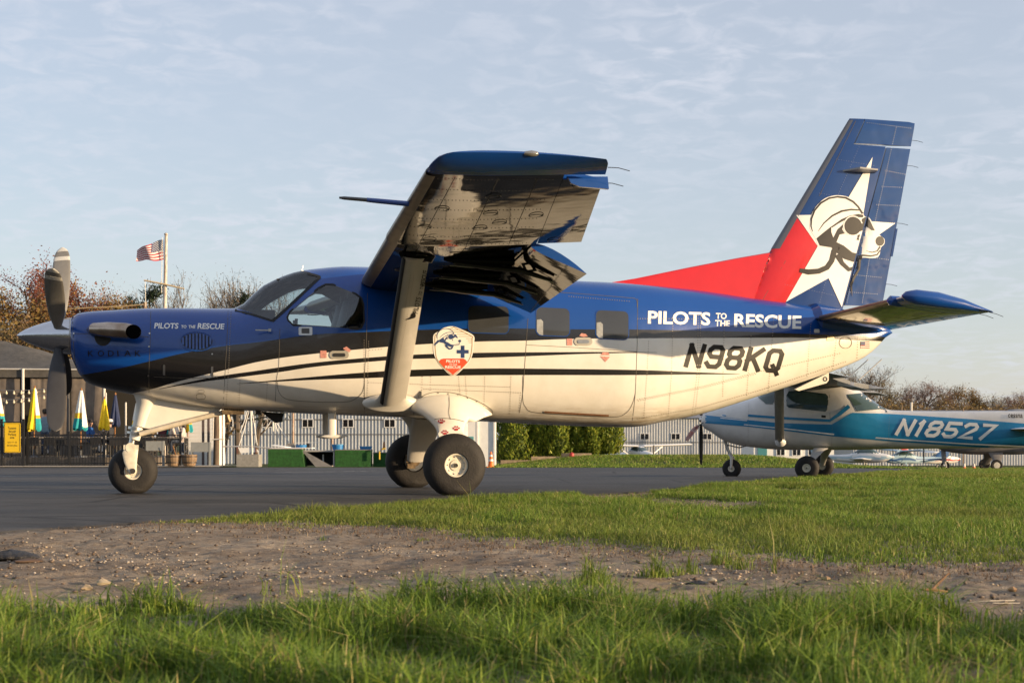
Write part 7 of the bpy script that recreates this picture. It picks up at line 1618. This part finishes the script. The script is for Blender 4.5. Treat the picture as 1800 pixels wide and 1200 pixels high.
# dark pines
def pine(seed, H):
    rg = np.random.default_rng(seed); tb = MB(); tb.tube([Vector((0, 0, 0)), Vector((.1, 0, H * .5)), Vector((0, 0, H))], [H * .018, H * .012, .02], 7); V = []; C_ = []
    for k in range(46):
        z = H * (.25 + .73 * rg.random()); a = rg.random() * 2 * PI; ln = H * .28 * (1.05 - z / H) + .4; d = np.array([math.cos(a), math.sin(a), rg.uniform(.05, .45)]); p0 = np.array([0, 0, z]); tb.tube([Vector(p0), Vector(p0 + d * ln)], [.035, .012], 4, False)
        for j in range(80):
            c = p0 + d * ln * rg.uniform(.3, 1.05) + rg.normal(size=3) * .13; n1 = rvec(rg); n1[2] = abs(n1[2]) + .3; w = np.cross(n1, rvec(rg)); w /= np.linalg.norm(w); V += [c - w * .025, c + w * .025, c + n1 * .16 + w * .01, c + n1 * .16 - w * .01]; C_ += [np.array((.022, .036, .020)) * rg.uniform(.6, 1.5)] * 4
    return tb.mesh('trunk', M_BARK), np_mesh('crown', np.array(V), np.arange(len(V)).reshape(-1, 4), [M_LEAF], np.array(C_)), H
T_PINE = pine(3, 7.0)
put_tree(T_PINE, 'dark pine with drooping boughs left of the flagpole', 262, 96, 512, .4, 1.3); put_tree(T_PINE, 'dark pine just ahead of the windshield', 418, 112, 522, 2.0, 1.1); put_tree(T_PINE, 'small dark pine by the utility post', 232, 94, 530, 3.0, 1.0)
# treeline on the right
G_R = 'spring trees along the far side of the airfield'
TR_ = [(1492, 650, T_BRN, 'n'), (1520, 640, T_BARE2, 'b'), (1545, 645, T_BARE, 'b'), (1570, 668, T_BRN, 'n'), (1608, 668, T_PNK, 'p'), (1632, 676, T_PNK, 'p'), (1580, 690, T_BRN, 'n'), (1655, 690, T_BRN, 'n'), (1683, 678, T_YEL, 'y'), (1702, 684, T_YEL, 'y'), (1728, 692, T_BARE, 'b'), (1752, 697, T_BRN, 'n'), (1782, 688, T_PNK, 'p'), (1806, 686, T_BRN, 'n'), (1835, 690, T_BRN, 'n'), (1465, 660, T_BRN, 'n'), (1440, 665, T_BARE2, 'b'), (1870, 694, T_YEL, 'y')]
WH = {0: 'nearest the turboprop tail', 1: 'just above the trainer wing', 2: 'right of the trainer rear window', 3: 'behind the trainer wing tip', 4: 'with the rosiest crown', 5: 'beside the rosiest one', 6: 'low in front of the rosy trees', 7: 'above the first registration digits', 8: 'with yellow-green leaves', 9: 'next to the yellow-green one', 10: 'with a thin open crown', 11: 'low beside the open-crowned one', 12: 'above the trainer tail', 13: 'behind the trainer tail lettering', 14: 'beyond the trainer tail', 15: 'hidden behind the turboprop tail cone', 16: 'behind the trainer cabin', 17: 'at the far end of the airfield'}
for i, (px, tp, pt, k) in enumerate(TR_): put_tree(pt, LB[k] + ' ' + WH[i], px, 205 + (i % 3) * 6, tp, i * 2.1, 1.35, G_R)
for i in range(14):
    px = 1450 + i * 30; T = put_tree(T_BUSH, ['brown', 'tan', 'rusty'][i % 3] + ' brush along the foot of the far trees', px, 196 + (i % 2) * 3, 704 + (i % 3) * 4, i * 1.7, 1.9, 'brush under the far trees'); T.name = 'bush'; T['category'] = 'bush'
    T['label'] = 'low brown brush along the foot of the far trees'
# wire posts on the right
for px, t0, lb in ((1602, 707, 'pale utility post above the trainer fuselage'), (1585, 712, 'thin dark post left of the pale utility post'), (1693, 716, 'short wooden post above the registration')):
    Y = 170; b = MB(); b.tube([(X_at(px, Y), Y, gz1(X_at(px, Y), Y)), (X_at(px, Y), Y, Z_at(t0, Y))], .13 if px == 1602 else .08, 7); tag(b.build('utility_post', bpy.data.materials['post_wood'] if px != 1602 else M_POLE), lb, 'post')
# ------------------------------------------------------------------ arborvitae hedge
M_ARB = leafmat('arborvitae_leaf', (.06, .09, .015), .2)
def arb(label, px0, px1, Y, H, seed):
    rg = np.random.default_rng(seed); x0, x1 = X_at(px0, Y), X_at(px1, Y); cx = (x0 + x1) / 2; rx = (x1 - x0) / 2 * 1.12; zg = gz1(cx, Y); T = thing('arborvitae', label, 'hedge shrub', (cx, Y, zg), 0, 'arborvitae shrubs in the hedge')
    n = 5200; t = rg.random(n) ** .9; a = rg.random(n) * 2 * PI
    prof = np.interp(t, [0, .08, .3, .6, .85, .95, 1], [.55, .9, 1.0, .92, .65, .4, .05])
    lump = 1 + .13 * np.sin(a * 5 + t * 9 + seed) + .10 * np.sin(a * 9 - t * 17 + seed * 2) + .10 * (fbm(a * 3, t * 12, 3, seed) - .5) * 2
    r = prof * lump * (1 - .35 * rg.random(n) ** 3); ry = .62
    c = np.stack([np.cos(a) * r * rx, np.sin(a) * r * ry, .05 + t * H], -1)
    out_ = np.stack([np.cos(a), np.sin(a), np.full(n, .35)], -1); out_ /= np.linalg.norm(out_, axis=1)[:, None]
    jit = rg.normal(size=(n, 3)) * .5; d1 = np.cross(out_ + jit, np.array([0, 0, 1.0]) + rg.normal(size=(n, 3)) * .3); d1 /= np.linalg.norm(d1, axis=1)[:, None] + 1e-9
    d2 = np.stack([np.cos(a) * .5, np.sin(a) * .5, np.full(n, .9)], -1) + rg.normal(size=(n, 3)) * .25; s = rg.uniform(.03, .065, n)[:, None]
    V = np.stack([c - d1 * s * .5, c + d1 * s * .5, c + d1 * s * .35 + d2 * s * 1.6, c - d1 * s * .35 + d2 * s * 1.6], 1).reshape(-1, 3)
    k = rg.uniform(.65, 1.35, n)[:, None]; col = np.where(rg.random((n, 1)) < .3, np.array([[.24, .26, .03]]), np.array([[.13, .18, .022]])) * k
    link('foliage', np_mesh('foliage', V, np.arange(len(V)).reshape(-1, 4), [M_ARB], np.repeat(col, 4, 0)), T)
    b = MB(); b.lathe([(0, .04), (H * .5, .03), (H * .9, .01)], (0, 0, 0), (0, 0, 1), 6); b.build('trunk', M_BARK, T)
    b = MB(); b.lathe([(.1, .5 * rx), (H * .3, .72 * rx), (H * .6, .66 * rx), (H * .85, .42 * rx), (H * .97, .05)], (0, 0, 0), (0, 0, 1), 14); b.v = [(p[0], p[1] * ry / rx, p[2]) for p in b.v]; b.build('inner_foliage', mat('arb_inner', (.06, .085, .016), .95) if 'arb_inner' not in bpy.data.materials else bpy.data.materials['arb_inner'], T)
for i, (a, c, w) in enumerate(((868, 935, 'widest, against the white shed'), (928, 966, 'second from the white shed'), (958, 1006, 'third from the white shed'), (998, 1034, 'fourth from the white shed, behind the red can'), (1026, 1060, 'fifth from the white shed'), (1050, 1093, 'sixth from the white shed, at the open end of the hedge'))): arb('green arborvitae shrub, ' + w, a, c, 62 + (i % 2) * .25, 2.15 + .1 * (i % 3), i + 3)

# woods across the field on the photographer's side: out of view, mirrored in the gloss paint
rgw = np.random.default_rng(77); n = 34000; wx = rgw.uniform(-170, 95, n); wy = -78 - 12 * rgw.random(n); top = 15 + 9 * fbm(wx * .09, wx * 0, 4, 5); wt = rgw.random(n) ** .8; c = np.stack([wx, wy, gz(wx, wy) + wt * top], -1)
d1 = rgw.normal(size=(n, 3)); d1 /= np.linalg.norm(d1, axis=1)[:, None]; d2 = np.cross(d1, rgw.normal(size=(n, 3))); d2 /= np.linalg.norm(d2, axis=1)[:, None]; s_ = rgw.uniform(.25, .55, n)[:, None]
V = np.stack([c - d1 * s_, c - d2 * s_, c + d1 * s_, c + d2 * s_], 1).reshape(-1, 3); colw = np.array([(.03, .026, .016), (.026, .032, .014), (.04, .028, .018)])[rgw.integers(0, 3, n)] * rgw.uniform(.6, 1.3, n)[:, None]
tag(link('woods', np_mesh('woods', V, np.arange(len(V)).reshape(-1, 4), [M_LEAF], np.repeat(colw, 4, 0))), kind='stuff')
# ------------------------------------------------------------------ grass, pebbles, litter
M_GRASS = leafmat('grass_blade', (.06, .1, .02), .35)
G1 = [((.105, .18, .022), .32), ((.15, .235, .03), .38), ((.215, .27, .04), .16), ((.33, .28, .11), .08), ((.065, .12, .02), .06)]
def grass(name, X, Y, Z, h, w, rg, cols=G1, lean=.55, bend=.5):
    n = len(X); a = rg.random(n) * 2 * PI; ca, sa = np.cos(a), np.sin(a); ln = np.abs(rg.normal(size=n)) * lean; la = rg.random(n) * 2 * PI; lx, ly = np.cos(la) * ln, np.sin(la) * ln
    b = np.stack([X, Y, Z], -1); sd = np.stack([ca, sa, np.zeros(n)], -1) * (w / 2)[:, None]
    up = np.stack([lx * .4, ly * .4, np.ones(n)], -1); m = b + up * (h * .55)[:, None]
    t = b + np.stack([lx * (1 + bend), ly * (1 + bend), 1 - .25 * ln * bend], -1) * h[:, None]
    V = np.stack([b - sd, b + sd, m - sd * .75, m + sd * .75, t], 1).reshape(-1, 3); o = (np.arange(n) * 5)[:, None]
    F_ = np.concatenate([o + np.array([[0, 1, 2]]), o + np.array([[1, 3, 2]]), o + np.array([[2, 3, 4]])], 0)
    pal = np.array([c for c, _ in cols]); pw_ = np.array([p for _, p in cols]); ci = rg.choice(len(pal), n, p=pw_ / pw_.sum()); col = pal[ci] * rg.uniform(.75, 1.3, n)[:, None]
    pt_ = sstep(.45, .68, fbm(X * .55 + 9, Y * .4, 4, 88))[:, None] * (name != 'near_grass') if cols is G1 else 0.0; col = col * (1 - .45 * pt_) + .45 * pt_ * np.array([.22, .22, .05]) * rg.uniform(.7, 1.2, n)[:, None]
    return tag(link(name, np_mesh(name, V, F_, [M_GRASS], np.repeat(col, 5, 0))), kind='stuff')
rg = np.random.default_rng(5)
FX = [-4, -2.1, -1.6, -.8, -.45, -.1, .35, .96, 1.2, 1.6, 2.5, 4, 9]; FY = [11.6, 10.8, 10.5, 10.2, 9.6, 9.1, 8.8, 8.0, 7.6, 7.3, 7.1, 6.8, 6.5]     # front edge of the middle grass
def mid_mask(X, Y):
    e = edge_x(Y); d1 = X - e + .28 * (fbm(X * 1.7, Y * 1.2, 3, 41) - .62); d2 = Y - np.interp(X, FX, FY) + 1.3 * (fbm(X * 1.4, Y * .9, 3, 77) - .5)
    pa = fbm(X * .9, Y * .35, 3, 55); bare = sstep(.60, .70, pa) * (Y > 13)
    return sstep(0, .35, d1) * sstep(0, .7, d2) * (1 - .85 * bare)
def scatter(n, x0f, x1f, y0, y1, mask, pw=1.0):
    u = rg.random(n); Y = y0 + (y1 - y0) * u ** pw; X = x0f(Y) + (x1f(Y) - x0f(Y)) * rg.random(n); k = rg.random(n) < mask(X, Y); return X[k], Y[k]
# near band
def near_mask(X, Y):
    back = np.interp(X, [-3, -1.2, -.3, .4, 1.0, 1.8, 3], [5.5, 5.5, 5.4, 5.45, 5.35, 5.05, 5.0]) + .55 * (fbm(X * 2.3, Y * 1.5, 3, 13) - .5)
    dry = sstep(.6, 1.3, X) * (1 - sstep(3.95, 4.3, Y + .5 * (fbm(X * 3, Y * 3, 2, 8) - .5)))
    cl = .35 + .65 * sstep(.34, .58, fbm(X * 4.5, Y * 4.5, 3, 19))
    return (1 - sstep(-.12, .06, Y - back)) * cl * (1 - .88 * dry)
X, Y = scatter(150000, lambda y: -.36 * y - 1.4, lambda y: .36 * y + 1.4, 3.0, 5.95, near_mask)
hh = (.02 + .125 * sstep(.25, .75, fbm(X * 3.6, Y * 3.6, 3, 31))) * rg.uniform(.5, 1.35, len(X)); grass('near_grass', X, Y, dirt_z(X, Y) - .004, hh, rg.uniform(.003, .0085, len(X)), rg, lean=.55, bend=.8)
# dry thatch at lower right
X, Y = scatter(14000, lambda y: .25 + 0 * y, lambda y: .36 * y + .8, 3.2, 5.0, lambda X, Y: sstep(.4, 1.1, X) * (1 - sstep(4.1, 4.5, Y)))
grass('dry_grass', X, Y, dirt_z(X, Y) - .002, rg.uniform(.015, .05, len(X)), rg.uniform(.002, .004, len(X)), rg, cols=[((.27, .20, .11), .5), ((.20, .14, .08), .3), ((.34, .27, .16), .2)], lean=1.6)
# middle band
X, Y = scatter(430000, lambda y: edge_x(y) - .1, lambda y: .40 * y + 3.2, 6.4, 20, mid_mask, .85)
hh = (.02 + .085 * fbm(X * 2.2, Y * 1.6, 3, 63)) * rg.uniform(.5, 1.35, len(X)) * (.35 + .65 * mid_mask(X, Y) * sstep(0, 1.2, Y - np.interp(X, FX, FY))); Zg = np.where(Y < 21, np.maximum(dirt_z(X, Y), -.01), gz(X, Y)); grass('middle_grass', X, Y, Zg - .004, hh, rg.uniform(.004, .008, len(X)), rg, lean=.6)
X, Y = scatter(170000, lambda y: edge_x(y), lambda y: .40 * y + 3.5, 20, 52, mid_mask, 1.0)
hh = (.03 + .05 * fbm(X * .9, Y * .7, 3, 65)) * rg.uniform(.6, 1.3, len(X)); grass('far_grass', X, Y, gz(X, Y) - .03 * (Y < 20) - .004, hh, rg.uniform(.010, .020, len(X)), rg)
# mound
X, Y = scatter(60000, lambda y: -1.2 + 0 * y, lambda y: 16 + 0 * y, 53.2, 66, lambda X, Y: sstep(-1.2, .6, X) * (1 - sstep(13, 16, X)) * (.4 + .6 * sstep(.35, .6, fbm(X, Y, 3, 3))))
grass('mound_grass', X, Y, gz(X, Y) - .01, rg.uniform(.05, .11, len(X)), rg.uniform(.02, .045, len(X)), rg)
X, Y = scatter(40000, lambda y: 9 + 0 * y, lambda y: .36 * y + 4, 66, 130, lambda X, Y: np.ones(len(X)))
grass('field_grass', X, Y, gz(X, Y) - .01, rg.uniform(.06, .14, len(X)), rg.uniform(.04, .09, len(X)), rg)
# dry thatch fringe between grass and dirt
X, Y = scatter(60000, lambda y: -.36 * y, lambda y: .36 * y + .8, 6.8, 17, lambda X, Y: np.exp(-((Y - np.interp(X, FX, FY) + .1) / .5) ** 2) * .8 * (X > edge_x(Y) + .1) + .10 * (X > edge_x(Y)) * (Y > 10))
grass('dry_thatch', X, Y, dirt_z(X, Y) - .002, rg.uniform(.012, .04, len(X)), rg.uniform(.003, .006, len(X)), rg, cols=[((.20, .13, .08), .5), ((.13, .085, .055), .3), ((.28, .21, .12), .2)], lean=1.6)
# single tufts growing in the dirt, each a plant of its own
def tuft(px, py, n, h, spread, lb, seed):
    x, y = pix_ground(px, py, lambda a, c: float(dirt_z(a, c))); r2 = np.random.default_rng(seed); X = r2.normal(size=n) * spread; Y = r2.normal(size=n) * spread; o = grass('grass_tuft', X, Y, np.zeros(n) - .005, h * r2.uniform(.35, 1.15, n) * np.exp(-(X ** 2 + Y ** 2) / (3.2 * spread ** 2)), r2.uniform(.003, .006, n), r2, lean=.6, bend=.7)
    del o['kind']; o.location = (x, y, float(dirt_z(x, y))); tag(o, lb, 'grass tuft', 'grass tufts growing in the dirt')
for i, a in enumerate(((1040, 1022, 170, .17, .045, 'bushy grass tuft in the dirt at the edge of the near grass'), (1152, 1016, 130, .17, .032, 'upright grass tuft in the dirt beside two smaller ones'), (1188, 1012, 60, .11, .03, 'small grass tuft next to the upright one'), (1213, 1008, 50, .15, .03, 'sparse grass tuft by the dark scraps'), (1268, 995, 160, .15, .05, 'wide grass tuft at the tip of the middle grass'), (1300, 1000, 120, .13, .05, 'wide grass tuft leaning over the dirt strip'), (1362, 1010, 12, .28, .012, 'few tall thin grass stalks standing in the dirt'), (828, 905, 60, .30, .05, 'tall seeding grass in front of the big main wheel'), (505, 1045, 26, .26, .06, 'thin dry stalks at the edge of the near grass'), (1512, 1004, 40, .06, .03, 'low leafy weed on bare dirt'), (1545, 988, 60, .09, .04, 'leafy weed at the edge of the middle grass'), (743, 953, 40, .035, .03, 'tiny green sprout patch on the dirt'), (568, 950, 18, .06, .015, 'small yellow-green weed on the dirt by the grass wedge'))): tuft(*a, 100 + i)
# pebbles
M_STONE = leafmat('pebble', (.3, .25, .2), 0.0)
def pebbles(n, fx, y0, y1, mask, smin, smax, name, pw=2.2, pal=None):
    X, Y = scatter(n, lambda y: -.36 * y - .5, lambda y: .36 * y + .5, y0, y1, mask); n = len(X); s = smin + (smax - smin) * rg.random(n) ** pw
    dirs = np.array([(1, 0, 0), (-1, 0, 0), (0, 1, 0), (0, -1, 0), (0, 0, 1), (0, 0, -1)], float); Fo = np.array([(0, 2, 4), (2, 1, 4), (1, 3, 4), (3, 0, 4), (2, 0, 5), (1, 2, 5), (3, 1, 5), (0, 3, 5)])
    a = rg.random(n) * 2 * PI; ca, sa = np.cos(a), np.sin(a); d = dirs[None] * rg.uniform(.6, 1.2, (n, 6, 1)); d[..., 2] *= .5
    xr = d[..., 0] * ca[:, None] - d[..., 1] * sa[:, None]; yr = d[..., 0] * sa[:, None] + d[..., 1] * ca[:, None]
    V = np.stack([X[:, None] + xr * s[:, None], Y[:, None] + yr * s[:, None], dirt_z(X, Y)[:, None] + s[:, None] * .4 + d[..., 2] * s[:, None]], -1).reshape(-1, 3); F_ = ((np.arange(n) * 6)[:, None, None] + Fo[None]).reshape(-1, 3)
    pal = np.array(pal if pal else [(.30, .24, .18), (.22, .17, .13), (.36, .29, .21), (.16, .13, .11), (.40, .35, .30)]); col = pal[rg.integers(0, len(pal), n)] * rg.uniform(.75, 1.2, n)[:, None]
    tag(link(name, np_mesh(name, V, F_, [M_STONE], np.repeat(col, 6, 0))), kind='stuff')
dm = lambda X, Y: (1 - mid_mask(X, Y)) * (X > edge_x(Y) - .05) * (.12 + .88 * sstep(.42, .66, fbm(X * 1.3, Y * 1.3, 3, 91)))
pebbles(34000, None, 4.6, 13, dm, .0025, .014, 'pebbles', 3.0); pebbles(5000, None, 4.7, 14, lambda X, Y: (1 - mid_mask(X, Y)) * (X > edge_x(Y)), .003, .018, 'earth_clods', 2.5, [(.10, .07, .05), (.13, .095, .07), (.075, .055, .042)]); pebbles(160, None, 4.9, 11, dm, .008, .022, 'larger_stones', 1.5); pebbles(9000, None, 9, 19, lambda X, Y: (np.abs(X - edge_x(Y) - .05) < .22) * .8, .004, .02, 'crumbled_asphalt')
X, Y = scatter(600, lambda y: -.36 * y, lambda y: edge_x(y) - .3, 10, 22, lambda X, Y: X < edge_x(Y) - .3)
# litter
def lump(name, px, py, size, m, lb, cat, seed, flat=.4):
    x, y = pix_ground(px, py, lambda a, c: float(dirt_z(a, c))); r2 = random.Random(seed); b = MB(); n, k = 12, 7
    for j in range(k):
        f = j / (k - 1); rr = math.sin(PI * (.12 + .85 * f)) 
        for i in range(n): g = 2 * PI * i / n; q = rr * (1 + .35 * math.sin(3 * g + seed) * r2.uniform(.3, 1) + r2.uniform(-.15, .15)); b.v.append((q * size[0] * math.cos(g), q * size[1] * math.sin(g), size[2] * (f + r2.uniform(-.06, .06))))
    b.f = [(j * n + i, j * n + (i + 1) % n, (j + 1) * n + (i + 1) % n, (j + 1) * n + i) for j in range(k - 1) for i in range(n)] + [tuple((k - 1) * n + i for i in range(n))]; b.m = [0] * len(b.f)
    o = b.build(name, m); o.location = (x, y, float(dirt_z(x, y)) - .004); return tag(o, lb, cat)
M_TARP = mat('black_tarp', (.025, .022, .02), .6, var=.4, vscale=20, bump=.02, bscale=30)
lump('tarp_scrap', 18, 985, (.15, .12, .06), M_TARP, 'crumpled black tarp scrap lying on the dirt by the taxiway', 'scrap', 3); lump('tarp_scrap', 48, 988, (.07, .06, .025), mat('brown_scrap', (.09, .055, .035), .8, var=.3), 'brown curled scrap beside the black tarp', 'scrap', 8)
lump('dirt_clod', 757, 1030, (.035, .03, .03), M_TARP, 'dark clod of earth at the edge of the near grass', 'clod', 5); lump('tarp_scrap', 1228, 1030, (.05, .04, .03), M_TARP, 'dark plastic scrap in the dirt among grass tufts', 'scrap', 11); lump('paper_scrap', 1262, 1032, (.04, .03, .02), mat('tan_scrap', (.30, .22, .16), .8, var=.3), 'tan paper scrap beside the dark plastic scrap', 'scrap', 12)
def gp(px, py, dz=.0): x, y = pix_ground(px, py, lambda a, c: float(dirt_z(a, c))); return Vector((x, y, float(dirt_z(x, y)) + dz))
a = gp(1622, 1039, .008); c = gp(1665, 1043, .008); b = MB(); b.tube([a, a.lerp(c, .4) + Vector((0, 0, .004)), c], [.005, .008, .005], 6, True, 1); b.tube([a.lerp(c, .4) + Vector((0, 0, .006)), gp(1648, 1038, .03), gp(1668, 1036, .07)], [.006, .008, .003], 6); tag(b.build('bark_strip', mat('brown_bark_strip', (.16, .085, .04), .8, var=.3)), 'bent brown bark strip on the dirt', 'bark')
b = MB(); b.tube([gp(1700, 1063, .01), gp(1740, 1062, .014), gp(1785, 1060, .012), gp(1792, 1063, .008), gp(1745, 1066, .008)], [.0015, .0025, .0025, .002, .0015], 5); tag(b.build('white_strap', mat('dusty_strap', (.34, .31, .27), .8)), 'thin white plastic strap on the dirt', 'strap')
for i, (px, py, s_, lb) in enumerate(((180, 1028, .03, 'pale tan stone beside the near grass, bigger than its neighbours'), (152, 1036, .025, 'flat tan stone left of the bigger pale one'), (393, 1016, .022, 'dark stone alone on the smooth dirt'), (1252, 1022, .02, 'pale stone at the foot of the bushy tuft'), (1780, 1040, .018, 'orange-tan stone near the white strap'), (1452, 1022, .022, 'rough brown stone standing in the dirt'))): lump('stone', px, py, (s_, s_ * .8, s_ * 1.1), mat('stone_%d' % i, ((.34, .28, .20), (.32, .25, .17), (.10, .08, .06), (.42, .36, .27), (.40, .24, .12), (.24, .16, .10))[i], .9, var=.25, vscale=30), lb, 'stone', 20 + i)
